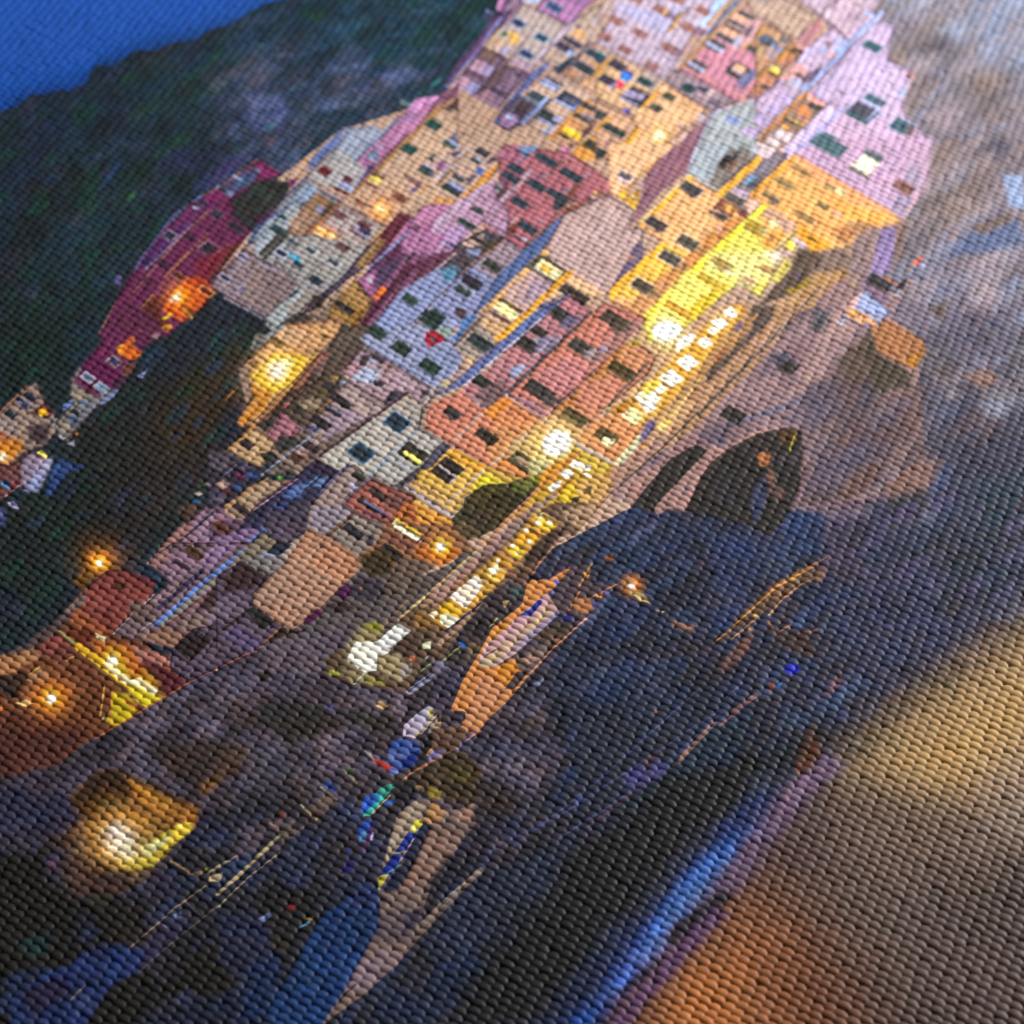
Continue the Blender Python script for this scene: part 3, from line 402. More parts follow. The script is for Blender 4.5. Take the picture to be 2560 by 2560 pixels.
W(1035,1150,340,190,'5a5240'); S('lit_window',[(990,1050),(1190,1180),(1120,1260),(910,1130)],'e8dcb0'); P([(990,1100),(1080,1150),(1050,1180),(960,1140)],'d89a20',6); G(1040,1150,110,'ffd850',.35); L([(890,1140),(1090,1290)],36,'6c5c60'); L([(1010,1020),(1200,1170)],24,'4c4234')
L([(1260,1180),(920,1490)],50,'d89820'); L([(1270,1180),(1220,1240)],40,'e8a848')
W(1300,1390,290,110,'403836'); G(1290,1400,30,'806840',.4)
W(680,1500,260,50,'5c4030'); S('lit_window',[(580,1450),(770,1590),(710,1650),(520,1520)],'f4f0b8'); G(640,1560,110,'ffe060',.5); L([(470,1545),(680,1670)],34,'5c4440'); L([(900,1520),(560,1820)],50,'dca028'); L([(880,1510),(540,1830)],14,'c07020')
H('slate_mid','grey tan house front with a large dark window below the golden eave',[(380,1740),(420,1620),(550,1840),(480,1960),(100,1960),(220,1800)],'9a8884')
P([(400,1640),(460,1580),(700,1690),(560,1800)],'c0987c',14); W(390,1850,220,120,'2e3438'); L([(390,1610),(120,1890)],16,'5c4038'); P([(290,1700),(500,1810),(550,1850),(400,1760)],'8c8084',10)
H('blue_gap_roof','long blue roof strip between the golden eave and the rose front',[(1250,1380),(1240,1420),(560,1960),(460,1960),(860,1580),(1000,1530)],'555f92'); L([(1250,1400),(640,1930)],16,'b0a0bc')
H('rose_balcony','rose house with cluttered grey balconies',[(1250,1400),(1450,1540),(1520,1560),(1120,1960),(600,1960),(640,1920)],'a8707c')
P([(1200,1440),(1460,1560),(1380,1640),(1150,1520)],'b5727a',10); W(1170,1580,190,110,'363a38'); P([(1250,1600),(1360,1620),(1260,1740),(1170,1690)],'5a5470',12); W(960,1760,160,90,'3c3838'); P([(860,1800),(1000,1830),(920,1900),(840,1860)],'7c7c9c',10); P([(760,1800),(900,1880),(860,1960),(680,1930)],'3a3234',10); P([(1060,1780),(1150,1820),(1050,1880)],'988cb4',10); L([(1260,1590),(900,1920)],10,'9c94b0'); L([(1480,1580),(1160,1900)],50,'524450')
# ---- golden houses above the promenade ----
T(1540,380,500)
use('golden'); P([(-60,-60),(560,-60),(420,90),(300,180),(0,440),(-60,400)],'e6b488',20)
P([(300,170),(50,440),(20,430),(260,200)],'b07c28',6); W(90,250,130,60,'5c5254','dcc8cc'); P([(40,260),(130,300),(90,320),(20,280)],'d8c0cc',6); P([(20,430),(70,390),(120,420),(60,480)],'ecb830',6); P([(110,440),(230,360),(290,230),(190,570),(80,490)],'b08430',10); P([(90,500),(190,480),(190,570)],'e2b030',6); P([(130,440),(190,430),(200,480)],'e0c090',6); P([(190,390),(270,300),(250,370)],'bfa8c0',6); L([(410,90),(290,200)],40,'c08850')
use('slate'); P([(760,-40),(670,240),(1000,400),(1100,300),(1400,-40)],'9fa7b0')
P([(940,260),(880,300),(1000,400),(1080,320),(1340,60),(1250,-40),(1100,-20),(960,140)],'7c746c',20); P([(1040,40),(1180,60),(1040,190),(980,140)],'342e30',10); P([(1100,0),(1240,10),(1150,60)],'4c4a50',8); P([(1060,130),(1200,90),(1100,230)],'7c5c4c',12); P([(1340,40),(1280,180),(1000,400),(1040,300)],'5c4c58',10)
L([(750,20),(670,230)],16,'b8bce0')
S('roof',[(560,-40),(770,-40),(680,220),(460,380),(140,730),(210,540),(300,210),(400,100)],'875c6a')
H('orange_yellow','yellow orange house with dark open shutters and a glowing balcony lamp',[(700,230),(990,420),(1280,610),(1250,660),(240,1600),(-60,1480),(-60,1360),(450,890),(200,720)],'e9b078')
P([(700,230),(760,270),(260,740),(200,720)],'ecb038',10); P([(450,880),(520,940),(60,1390),(-60,1450),(-60,1340)],'eeb22c',10); P([(520,910),(820,1060),(360,1480),(-40,1400),(300,1100)],'e6b850',40)
L([(700,240),(210,710)],10,'f0d0a0'); P([(1130,640),(1280,620),(860,1010),(720,1150),(640,1110),(850,850)],'c98848',20); P([(660,1020),(860,950),(440,1400),(300,1330)],'cc8a4c',20); P([(440,1220),(560,1300),(260,1590),(60,1530)],'c88e5c',30)
W(725,375,200,105,'4c4648','c8a890'); P([(690,400),(780,440),(710,470)],'4c4648',4); W(385,710,200,105,'4c4444','c8a890'); P([(360,740),(440,780),(390,800)],'4c4444',4)
W(690,890,200,105,'545048','e0c4a0'); W(520,1040,200,110,'54504a','e0c4a0'); W(250,1310,190,110,'524840','e0c4a0'); P([(340,1330),(430,1380),(370,1430),(300,1390)],'8a6c48',8)
P([(1020,460),(1170,560),(1110,660),(920,560)],'7c4a38',8); P([(900,570),(1090,640),(1040,700),(880,600)],'4c4644',4); L([(930,560),(1100,640)],14,'7c6c7c'); G(1090,560,70,'ffb010',1); G(1085,555,34,'fff0a0',1.2); P([(1170,560),(1290,610),(1250,660),(1160,600)],'6c4438',8); L([(1200,370),(1060,470)],10,'a08c90'); P([(960,740),(1040,740),(990,800)],'c89a94',8)
L([(240,1590),(1360,620)],14,'d8a868'); L([(820,920),(740,990)],10,'5c4c3c'); P([(820,920),(900,970),(840,1030),(770,990)],'a87848',8); P([(570,1110),(640,1080),(700,1140),(640,1180)],'9c7454',8)
H('terrace_gold','narrow ochre terrace strip with a dark clutter of flower pots',[(1400,70),(1540,0),(1660,30),(1650,80),(1320,390),(1270,600),(1050,470),(980,430)],'8c7c80')
L([(1380,90),(1010,420)],70,'dea638'); P([(1340,30),(1540,0),(1450,90)],'d4bcc4',10); P([(1380,120),(1600,40),(1400,260),(1340,220)],'7c7484',14); P([(1280,250),(1440,200),(1330,380),(1210,330)],'5c5860',14); P([(1300,250),(1370,240),(1300,320),(1250,310)],'6c94b8',8); P([(1060,430),(1170,350),(1290,400),(1240,500)],'b49aa0',10); W(1150,470,190,70,'5c5450'); P([(1150,360),(1280,420),(1250,450),(1140,390)],'c0aac8',8); P([(1180,320),(1230,320),(1200,360)],'5c4c30',6)
P([(1230,540),(1320,440),(1440,440),(1370,560),(1290,600)],'dcb09c',14)
H('apricot','apricot house with thin grey shutters under the tall lilac one',[(1720,60),(1960,160),(1960,760),(1800,720),(1420,510),(1280,460),(1320,390)],'e4a878')
L([(1730,60),(1330,420)],60,'dda048'); P([(1740,60),(1960,180),(1960,120),(1790,0)],'e8a888',20)
P([(1380,480),(1820,540),(1960,640),(1960,760),(1500,560)],'e6ac68',30)
W(1770,190,210,60,'a07c48'); P([(1760,200),(1870,220),(1820,270)],'7c6440',4); W(1620,325,200,70,'988458'); W(1490,440,190,60,'8c7850'); P([(1480,450),(1590,490),(1510,540)],'6c5c5c',6); W(1820,640,190,60,'907048'); W(1920,490,80,50,'a89860'); P([(1890,450),(1920,470),(1890,500)],'f0e0a8',4)
H('lemon','bright lemon yellow house glowing above the white lamp',[(1420,510),(1480,540),(1330,620),(1800,720),(1760,760),(1530,960),(1440,1100),(1490,1260),(1390,1430),(1190,1280),(620,1760),(560,1850),(300,1840),(260,1620),(880,1000)],'e2d660')
P([(1420,520),(1480,540),(880,1080),(300,1620),(260,1600),(860,1020)],'eee040',10)
P([(900,1000),(1530,980),(1500,1250),(1180,1280),(880,1160)],'e8de8c',60); P([(640,1200),(1160,1140),(1120,1290),(500,1660),(300,1700)],'ecdf70',50); P([(840,1400),(1100,1290),(760,1640),(640,1600)],'dfc030',30)
W(1340,750,170,110,'a08430','d8c068'); P([(1330,790),(1420,780),(1370,860)],'a88030',8); W(1020,1090,210,80,'a88c48'); P([(960,1110),(1080,1120),(1010,1190)],'a8884c',6); W(910,1270,280,80,'c0a030'); W(600,1540,270,80,'cc9430'); P([(1040,1150),(1110,1170),(1080,1210)],'f4f0d8',8)
P([(1340,620),(1660,700),(1800,720),(1500,960),(1400,880),(1440,760)],'d8a860',20); P([(1400,600),(1800,700),(1700,760),(1440,660)],'c49c74',14); P([(1470,680),(1580,680),(1560,740),(1500,740)],'e4d8a8',6); P([(1400,760),(1470,760),(1420,820)],'c8c898',8); P([(1500,800),(1640,780),(1500,960),(1380,910)],'cc9040',14); P([(1480,840),(1540,840),(1510,900)],'8c6450',6)
L([(1800,730),(1510,970)],26,'dcc480'); P([(1560,640),(1740,720),(1640,820)],'c49a88',14)
W(1450,1150,130,60,'b08450'); W(1280,1260,120,70,'b89058','e8dcb0'); L([(1300,1240),(1250,1310)],14,'f0e8d0'); L([(1650,1040),(1500,1260)],10,'8c6434'); P([(1440,1000),(1640,960),(1560,1100)],'e8e0c0',40)
P([(1640,1040),(1690,1060),(1600,1180),(1500,1260)],'e0cc68',10)
H('gold_terraces','small golden terraces with washing at the right end of the promenade',[(1800,720),(1960,760),(1960,1160),(1760,1100),(1650,1040),(1530,970)],'c4a47c')
P([(1620,900),(1700,850),(1760,900),(1680,980)],'e4cc50',10); P([(1830,790),(1960,850),(1930,900),(1800,830)],'e8b020',8); W(1860,850,120,50,'6c4420'); P([(1700,850),(1860,880),(1830,960),(1740,920)],'c8b0bc',14); P([(1850,920),(1960,930),(1930,1000),(1860,970)],'d89830',10); P([(1760,1000),(1830,1010),(1790,1090),(1730,1060)],'e0b058',10); L([(1770,940),(1720,1080)],10,'5c4828'); P([(1560,960),(1720,1000),(1700,1050),(1580,1000)],'b89aa0',10)
# ---- purple row on the hill ----
T(180,380,560)
P([(1300,60),(1600,40),(1200,340),(1060,320)],'37365c',60); P([(280,220),(420,110),(340,260),(250,320)],'2c4064',30); L([(540,390),(480,420)],40,'24523a'); P([(180,620),(300,640),(200,680)],'24403c',30); P([(100,900),(240,860),(160,1000)],'1f4038',40)
P([(840,0),(1300,0),(1100,200),(700,200)],'262c44',60)
H('plum','long deep plum house row stepping up the dark hillside',[(1610,80),(1800,200),(1720,250),(1600,280),(1380,430),(1400,560),(1560,690),(1500,760),(1200,1140),(1240,1200),(1130,1330),(840,1600),(700,1640),(420,1900),(300,2040),(60,1960),(100,1830),(260,1640),(230,1580),(380,1290),(600,920),(880,560),(1120,400),(1260,320)],'672e50')
P([(1600,90),(1810,200),(1700,240),(1560,180)],'80305f',8)
P([(1460,170),(1620,170),(1560,280),(1340,400),(1230,340),(1420,210)],'4c4a6c',10); L([(1400,220),(1490,270)],20,'8fa0c4'); L([(1260,320),(1380,380)],24,'7c98b4'); L([(1550,140),(1620,180)],10,'4a90b0'); P([(1480,230),(1600,210),(1500,290),(1400,330)],'3c587c',12); W(1290,340,70,50,'28303c')
L([(1600,80),(1260,330),(1110,400)],10,'8c5c50'); P([(1250,330),(1330,380),(1180,480),(1140,420)],'762c5c',10)
W(1120,450,90,60,'3a3244'); L([(1060,490),(1110,520)],30,'9aa4cc'); L([(1140,470),(1060,560)],20,'3c3450')
P([(1140,480),(1250,440),(1060,600),(700,960),(600,1020),(580,940),(860,680)],'553060',20)
L([(1120,390),(880,560),(600,930),(550,1030)],18,'50507c'); L([(1040,640),(930,750),(640,1020)],16,'7c6c94'); L([(1180,520),(930,760),(500,1260)],12,'8c5a44'); L([(1180,710),(800,1090)],12,'a06a34'); L([(1350,810),(1170,980)],10,'b08050')
P([(880,660),(980,560),(1160,470),(1060,590)],'66305a',14)
W(1250,550,80,55,'26323a','70506c'); W(845,735,80,65,'22303a','9080a0'); W(1420,665,150,70,'302c38','6a3850'); W(1185,850,130,100,'2e2836','a06c80'); P([(1120,900),(1200,920),(1160,980),(1110,950)],'46283c',8); W(1010,750,100,60,'3c2436'); W(790,985,110,60,'3a2634'); W(930,1090,100,55,'36242c','8c5050'); W(660,1130,90,50,'4c2838'); P([(640,920),(700,950),(640,1000),(600,970)],'2c2448',6)
P([(1060,960),(1400,800),(1480,770),(1200,1130),(1060,1060)],'7c2c3c',40); P([(1380,820),(1450,800),(1220,1110),(1160,1130)],'5c3430',12)
P([(990,1100),(1110,1090),(1240,1200),(1130,1330),(950,1480),(780,1380),(840,1270),(940,1180)],'c04c14',20); P([(1040,1100),(1110,1090),(1200,1170),(1100,1210)],'a83018',14)
P([(700,1260),(850,1260),(760,1400),(880,1540),(700,1540),(540,1440),(620,1330)],'5c2c28',14); L([(700,1250),(600,1360),(520,1450)],12,'a07040')
P([(770,1450),(850,1400),(860,1420),(800,1470)],'f0c020',6); P([(780,1520),(850,1490),(870,1530),(810,1570)],'e09030',6); W(1160,1215,110,50,'6c2820','d09050'); W(990,1380,110,60,'3c2410'); L([(960,1370),(1040,1440)],14,'e0a040')
P([(460,1630),(540,1600),(550,1650),(500,1680)],'b05020',8); P([(390,1690),(480,1660),(610,1740),(560,1800),(480,1800),(400,1750)],'c85c14',10); P([(400,1690),(450,1670),(420,1750),(460,1790),(400,1750)],'e8a818',6); G(530,1650,20,'ffd020',.8)
W(355,1820,70,45,'3c3c78','c89098'); P([(660,1560),(760,1590),(740,1620),(690,1610)],'9c7c84',8); P([(400,1840),(520,1820),(480,1920),(400,1920)],'6a3838',14)
P([(100,1840),(340,1680),(340,1760),(200,1860),(280,1960),(80,1960)],'71295a',14); P([(360,1480),(500,1280),(760,1500),(700,1600),(460,1600)],'5c2c46',30); P([(560,1560),(620,1540),(600,1600)],'844050',8); L([(380,1310),(230,1590)],10,'84584c')
G(920,1270,190,'ff6a00',.6); G(930,1260,95,'ffc800',.9); G(905,1275,42,'fffbe0',1.5)
P([(380,1070),(440,1080),(420,1180),(370,1150)],'504c78',8); P([(860,560),(940,530),(960,550),(840,640)],'4a4a70',8)
H('garden','bushy dark green trees beside the plum row',[(1560,300),(1700,250),(1870,270),(1880,330),(1780,480),(1560,690),(1400,570),(1390,440)],'2c2c2c',kind='printed_tree')
P([(1490,300),(1620,280),(1800,340),(1700,460)],'353a34',30); P([(1560,600),(1760,500),(1640,660)],'3c2038',14); P([(1860,270),(1960,220),(1900,330)],'70305c',8)
H('lavender_grey','lavender grey house with little white framed windows',[(1500,840),(1620,930),(1780,1000),(1960,1100),(1960,1160),(1690,1450),(1320,1260),(1200,1180),(1230,1120)],'8a7880')
L([(1490,830),(1200,1150)],14,'6a5058'); W(1470,915,80,30,'4a4460','b0a8c0'); W(1320,1100,90,40,'3c3450','a09cb0'); W(1650,1040,110,60,'54485c','b4b0c4'); W(1495,1215,110,40,'5c5474','b0acc8'); L([(1590,920),(1330,1250)],10,'6c5860'); L([(1800,1020),(1520,1340)],10,'66545c'); L([(1320,1270),(1690,1470)],12,'a89cac'); P([(1560,980),(1960,1140),(1700,1420),(1460,1280)],'86716f',40)
L([(1960,1180),(1690,1500),(1740,1540)],40,'9ca4ac'); P([(1680,1500),(1760,1440),(1860,1440),(1740,1550)],'98a0a4',6); W(1790,1420,90,60,'2e302c'); P([(1740,860),(1900,1000),(1780,1000)],'a4a0a0',20)
P([(1540,850),(1930,440),(1960,440),(1960,540),(1660,930)],'949ca6',8); L([(1960,420),(1650,620),(1520,820)],22,'4a5484'); W(1820,575,60,40,'2f4850'); W(1780,690,130,70,'2b4246'); L([(1790,740),(1640,880)],50,'4a4440'); W(1810,890,80,60,'283448','b0b8c8'); L([(1880,890),(1932,940)],40,'22a8d4'); P([(1690,930),(1860,760),(1960,740),(1960,860),(1860,1000)],'9b9a9a',14)
W(1810,890,80,60,'283448','b0b8c8'); L([(1890,900),(1932,940)],36,'22a8d4'); L([(1860,770),(1960,800)],40,'5c6c74')
P([(1860,600),(1960,540),(1960,700)],'a88a78',8)
# ---- between the grey row and the blue grey house ----
T(660,580,849.23)
H('grey_wall','plain grey stone house front with small dark windows below the glowing window',[(280,20),(560,100),(600,60),(560,160),(420,300),(320,370),(200,470),(60,560),(0,540),(60,440),(200,320),(60,160),(180,30)],'938f90')
P([(240,40),(420,60),(560,110),(420,300),(260,280),(200,180)],'99938f',20); L([(370,150),(220,290)],6,'4c4650'); W(265,115,56,34,'34404a','b0b0b4'); W(395,180,66,28,'384048','a8a8ac'); W(100,130,60,36,'242e40','b4b8c8'); L([(150,140),(200,170)],24,'2aa0c8'); W(195,195,60,30,'203040'); W(295,283,76,44,'24343c'); W(200,370,66,40,'26343a'); W(95,488,50,36,'262c28'); W(165,70,60,26,'3c4c54'); L([(130,30),(0,160)],26,'4c4a44'); P([(420,60),(500,100),(470,130),(400,90)],'64423e',6)
P([(0,220),(180,290),(160,330),(20,480),(-30,440)],'7c6a6c',14); L([(0,210),(100,230)],8,'a094a4'); P([(10,500),(200,350),(280,350),(50,560)],'98a0a4',8); P([(120,440),(290,330),(310,360),(160,480)],'8c8078',8)
H('violet_drop','dark violet alley strip beside the olive house',[(600,80),(690,50),(560,220),(440,310),(300,440),(190,500),(300,380),(420,290)],'54485c')
P([(690,50),(640,60),(520,200),(560,220)],'8c6c44',8); L([(320,370),(180,480),(0,640)],10,'4c3c34'); P([(280,370),(360,380),(320,450),(250,440)],'3a302e',8)
H('olive_house','ochre olive house with a long dark window and arched openings below',[(520,280),(620,410),(560,540),(500,600),(420,640),(340,600),(380,430),(440,360)],'97733f')
P([(440,350),(520,290),(600,400),(540,440)],'a07a48',10); W(460,440,120,44,'2c2a2a'); P([(500,480),(560,440),(560,540),(500,550)],'8a6024',8); W(548,508,30,24,'2c2420'); P([(420,520),(520,550),(480,640),(360,700),(380,640)],'4c443a',10)
H('violet_lower','violet and plum house with an orange lit window and dark clutter',[(700,130),(1040,130),(1092,100),(1092,140),(900,260),(600,570),(540,560),(620,410),(530,290),(640,180)],'7c4a6a')
P([(820,10),(1040,20),(960,140),(780,130)],'a06a90',12); P([(640,120),(760,80),(800,100),(720,220),(620,230)],'5c3450',14); P([(540,280),(660,210),(720,240),(600,370)],'a0608a',8); P([(580,260),(620,262),(620,300),(585,298)],'a898b0',5); P([(640,210),(780,150),(820,130),(700,290),(620,340)],'54405c',12); P([(680,310),(710,340),(640,400),(620,380)],'d06a20',6); G(670,360,40,'ff7a20',.6); P([(700,320),(860,170),(780,290),(720,330)],'94587c',10); P([(810,200),(850,190),(840,225),(800,225)],'2e2c34',5); L([(860,130),(810,170)],16,'3c3444'); L([(810,20),(590,220)],14,'7c84b0'); L([(830,210),(600,480),(540,570)],40,'552c3c'); L([(1092,130),(980,220)],8,'c0a8a8'); P([(880,170),(1060,130),(940,260),(840,300)],'64394c',12)
P([(800,330),(920,260),(1000,210),(1060,250),(1092,300),(860,540),(720,640),(560,610)],'828cb4',14)
use('mauve_tall')
P([(1000,240),(1092,190),(1092,260),(1040,300)],'4f7c98',10); W(830,395,90,56,'34463e'); L([(1070,300),(830,540)],10,'6c5458'); W(985,485,100,50,'30403c'); L([(930,470),(1010,530)],14,'8c94b8'); W(930,525,90,40,'304440'); P([(1040,500),(1092,480),(1092,560),(1020,530)],'8c90b8',8); P([(980,550),(1050,540),(1070,580),(1030,610)],'6c8c84',6); P([(890,630),(960,570),(1030,600),(990,640),(960,670)],'a82440',5); P([(930,610),(980,610),(960,640)],'604850',5)
W(645,575,88,60,'2c4036'); W(785,675,96,66,'2a3834'); P([(760,700),(800,700),(780,730)],'2a3834',3); W(930,775,100,62,'28403a'); P([(560,600),(700,700),(950,900),(1092,800),(1092,640),(900,680),(740,600)],'868eb0',50)
W(785,675,96,66,'2a3834'); W(930,775,100,62,'28403a'); W(645,575,88,60,'2c4036')
# ---- sea wall with the arch, and the lit promenade ----
T(1460,780,700)
H('seawall','long rose stone sea wall with a dark arch below the promenade',[(1480,20),(1700,-80),(1960,-200),(2200,-100),(2300,300),(2350,1000),(1960,1300),(1430,1360),(1520,1260),(700,1370),(520,1370),(330,1330),(180,1290),(130,1250),(560,960),(800,780),(1000,560),(1240,320)],'886c6c',kind='printed_wall')
P([(1240,320),(1500,20),(1900,-40),(1960,200),(1700,560),(1460,700),(1000,640),(1000,560)],'8b7073',40); P([(240,1260),(800,780),(960,960),(700,1380),(330,1330)],'a07870',30)
L([(1700,560),(1450,640),(1200,730),(900,830)],40,'6a6478'); P([(780,840),(940,790),(980,930),(880,930)],'64607c',20); P([(780,690),(850,660),(840,720),(790,740)],'5a5668',14); L([(780,880),(960,970),(1200,830)],14,'b08480')
S('opening',[(1390,330),(1490,380),(1430,450),(1330,400)],'35302c'); P([(1280,320),(1380,280),(1480,340),(1440,370),(1380,330),(1320,380)],'504c58',14); S('opening',[(1000,650),(1130,720),(1050,800),(930,720)],'352e2b'); P([(1560,130),(1640,40),(1720,60),(1640,160)],'4c4a54',14); P([(1700,-10),(1560,140),(1600,-40)],'54525c',20)
S('doorway',[(770,925),(880,980),(480,1410),(340,1340),(420,1230),(600,1020)],'2f2a27')
L([(870,1000),(520,1370)],70,'93706a'); L([(960,970),(780,1170),(700,1370)],30,'a47c76')
S('arch',[(960,980),(1200,850),(1410,810),(1500,830),(1520,1000),(1500,1260),(1430,1380),(1280,1560),(1100,1470),(700,1380),(780,1200)],'2b2725')
L([(960,970),(1080,900),(1220,835),(1400,805)],16,'ac8078')
L([(800,1170),(880,1060),(1000,960),(1200,860),(1400,815),(1490,830),(1510,1000),(1490,1250)],22,'453936'); P([(1180,880),(1340,840),(1300,960),(1150,960)],'332c2a',30); P([(900,1200),(1050,1150),(1040,1350),(860,1340)],'302c30',40)
P([(1340,830),(1470,820),(1480,900),(1350,930)],'4c3824',14); L([(1455,860),(1425,940),(1420,980)],9,'a8940c'); P([(1190,1000),(1240,970),(1290,990),(1270,1070),(1220,1080)],'9c6038',10); P([(1240,1170),(1290,1080),(1320,1150),(1280,1200)],'7c5848',10); P([(1160,1240),(1260,1140),(1250,1330),(1180,1500),(1150,1350)],'363c54',20); P([(1300,1180),(1400,1250),(1360,1330),(1260,1260)],'5a4440',14); P([(1340,1000),(1500,980),(1480,1060),(1340,1040)],'403a40',20)
P([(1530,950),(1800,800),(1960,760),(1960,1240),(1430,1360),(1520,1200)],'7c6270',40); P([(1530,960),(1700,880),(1600,1150),(1500,1260)],'947074',30); P([(1600,1180),(1800,1000),(1760,1160)],'54526c',30); P([(1560,760),(1960,560),(1960,700),(1700,860),(1520,920)],'50505c',40); P([(1760,330),(1960,160),(1960,480),(1760,560),(1700,480)],'5a4c48',50); P([(1800,240),(1960,180),(1960,330),(1850,380)],'604c38',40)
P([(1640,700),(1960,500),(1960,640),(1700,800)],'484c60',40)
H('promenade','lit golden promenade arcade with white windows along the railing',[(1240,-20),(1480,-40),(1240,320),(1000,560),(800,780),(560,960),(130,1250),(40,1400),(-60,1500),(-60,1160),(240,1060),(500,760),(400,640),(560,440),(760,180),(860,100),(1040,-60)],'a07a58',kind='printed_promenade')
P([(1140,-20),(1320,-40),(1280,80),(980,380),(860,500),(820,420),(1000,280),(1160,120)],'5c4c48',20)
P([(500,760),(660,600),(780,640),(560,860),(460,840)],'c09a68',20); P([(240,1060),(560,860),(640,860),(180,1240),(100,1180)],'9a7668',20)
P([(0,1160),(180,1100),(200,1240),(60,1400),(-60,1480),(-60,1200)],'b48c58',20)
P([(380,900),(480,770),(500,800),(420,890)],'4c4878',8); P([(880,340),(960,260),(1010,250),(930,340)],'8c3c48',10); P([(1030,130),(1080,70),(1100,110),(1050,160)],'5c4870',8)
for x,y,r in ((1010,20,56),(930,90,60),(890,140,40),(830,220,58),(715,360,78),(590,480,90),(440,600,90),(340,720,70)):
    S('lit_window',[(x-r*.95,y-r*.1),(x+r*.05,y-r*.75),(x+r*.95,y+r*.1),(x-r*.05,y+r*.75)],'f6f3e2'); G(x,y,r*1.5,'ffc820',.3)
P([(640,210),(740,160),(780,180),(640,290)],'f4f2e8',10)
G(840,230,60,'ffb000',.4); P([(860,200),(930,220),(860,290),(830,250)],'d8a828',8)
L([(1200,20),(800,460)],12,'a87838'); L([(860,130),(660,330),(400,600)],16,'ac7c30'); L([(300,660),(110,760)],14,'c8b878')
P([(180,670),(360,610),(310,690),(200,740)],'a06c24',14)
P([(590,400),(520,470),(400,580),(380,540)],'e0b020',14)
for k in range(9): L([(1300-115*k,80+107*k),(1240-115*k,240+107*k)],8,'b88c80'); L([(1260-115*k,100+107*k),(1340-115*k,160+107*k)],8,'b08478'); L([(1180-115*k,230+107*k),(1360-115*k,190+107*k)],6,'c49a88')
L([(1480,20),(1240,250),(1000,500),(790,720)],24,'5c524e'); L([(790,700),(560,930),(230,1230)],12,'4c4444'); L([(1300,30),(860,470),(820,500)],14,'50484c'); L([(800,470),(640,690),(540,800)],14,'d0b070')
P([(510,800),(590,740),(600,770),(530,830)],'e4c840',8); G(545,800,40,'fff8b0',.8); G(410,945,26,'ffb030',.7)
P([(-60,960),(130,1060),(120,1160),(-60,1180)],'d4b830',14); P([(0,1060),(40,1080),(30,1100),(-10,1090)],'fffbe6',4); P([(0,1110),(110,1130),(40,1170),(-20,1140)],'f4ecc0',6); P([(140,1110),(180,1080),(170,1140)],'3c3428',6)
P([(220,1060),(380,880),(370,940),(260,1070)],'ccccac',10)
T(0,900,600)
# ---- far left low houses ----
H('left_cream','cream house with an orange gas-lit shop at the left edge',[(210,225),(300,200),(360,340),(440,420),(480,560),(380,700),(200,760),(90,860),(-80,860),(-80,480),(20,430)],'8d766c')
L([(215,225),(0,440)],14,'8a5c44'); W(240,310,100,60,'1c2234'); L([(150,330),(210,390)],44,'262c44'); L([(150,350),(240,370)],16,'606c98'); W(85,450,90,60,'1e3038'); P([(0,480),(170,520),(60,600),(-60,560)],'93827c',20); P([(-60,560),(60,600),(20,660),(-60,640)],'b06048',14); P([(10,660),(160,570),(90,600),(60,660)],'201c1c',6)
P([(240,440),(380,340),(440,420),(400,480),(330,480)],'3a2a30',10); P([(300,420),(370,400),(390,460),(330,470)],'e0a020',8); G(340,435,40,'ffe000',.6); L([(290,440),(350,390),(400,450)],10,'c04028')
P([(220,540),(420,520),(380,680),(240,660)],'4c3c40',20); P([(40,680),(180,640),(200,740),(100,780)],'ac7428',20); P([(-40,660),(100,640),(180,700),(100,800),(0,860),(-60,800)],'b87020',30); G(30,790,130,'ff9a00',.6); G(30,790,60,'ffe080',.9); G(28,795,36,'ffffff',1.3)
P([(300,760),(330,740),(385,780),(370,805)],'ecdf60',4); P([(160,900),(200,870),(225,890),(190,935)],'d0b840',5)
H('left_rust','rust red low house with a blue window at the left edge',[(-80,840),(90,860),(160,820),(240,740),(320,780),(180,1020),(60,1110),(-80,1180)],'6f4644')
P([(170,840),(260,760),(330,800),(400,800),(330,1040),(200,1060),(180,1000)],'85758c',20); P([(330,860),(420,800),(400,900),(300,1080),(200,1060)],'8c90b4',20); W(60,1020,100,60,'284468'); L([(20,1010),(80,1050)],20,'4c84b4'); L([(180,1010),(40,1110)],10,'a08494'); P([(370,1100),(420,900),(480,820),(680,870),(560,920),(480,1000),(430,1110)],'2f4476',20); P([(60,1160),(110,1150),(160,1210),(110,1210)],'8480a8',8); P([(-60,1180),(60,1240),(40,1340),(-60,1360)],'4a5484',20); P([(60,1100),(100,980),(170,1010)],'7c3c40',10)
H('left_grey','row of tiny grey white houses below the plum row',[(560,180),(640,60),(720,80),(690,280),(960,240),(900,330),(720,430),(560,650),(600,700),(480,640),(440,540),(580,340)],'77726f')
P([(500,380),(590,330),(560,400),(510,420)],'6480bc',8); L([(630,320),(450,530)],10,'4c3a30'); P([(560,290),(660,250),(720,310),(640,340)],'8f8070',14); P([(640,420),(740,330),(800,360),(660,500)],'6c6a74',20); W(610,430,60,40,'1c2228'); W(680,360,60,30,'4c6c94'); P([(540,480),(640,450),(620,540),(540,560)],'42506c',14); P([(460,540),(560,500),(580,560),(500,590)],'8c8070',14); P([(470,620),(540,630),(510,660)],'a8a4b4',6); P([(530,690),(600,660),(600,710)],'888890',8); L([(700,490),(530,660)],10,'40342c'); G(620,612,18,'ffa020',.8); P([(800,350),(960,240),(920,300),(820,380)],'6878a8',8); P([(390,500),(460,480),(440,540)],'8c94a0',8)
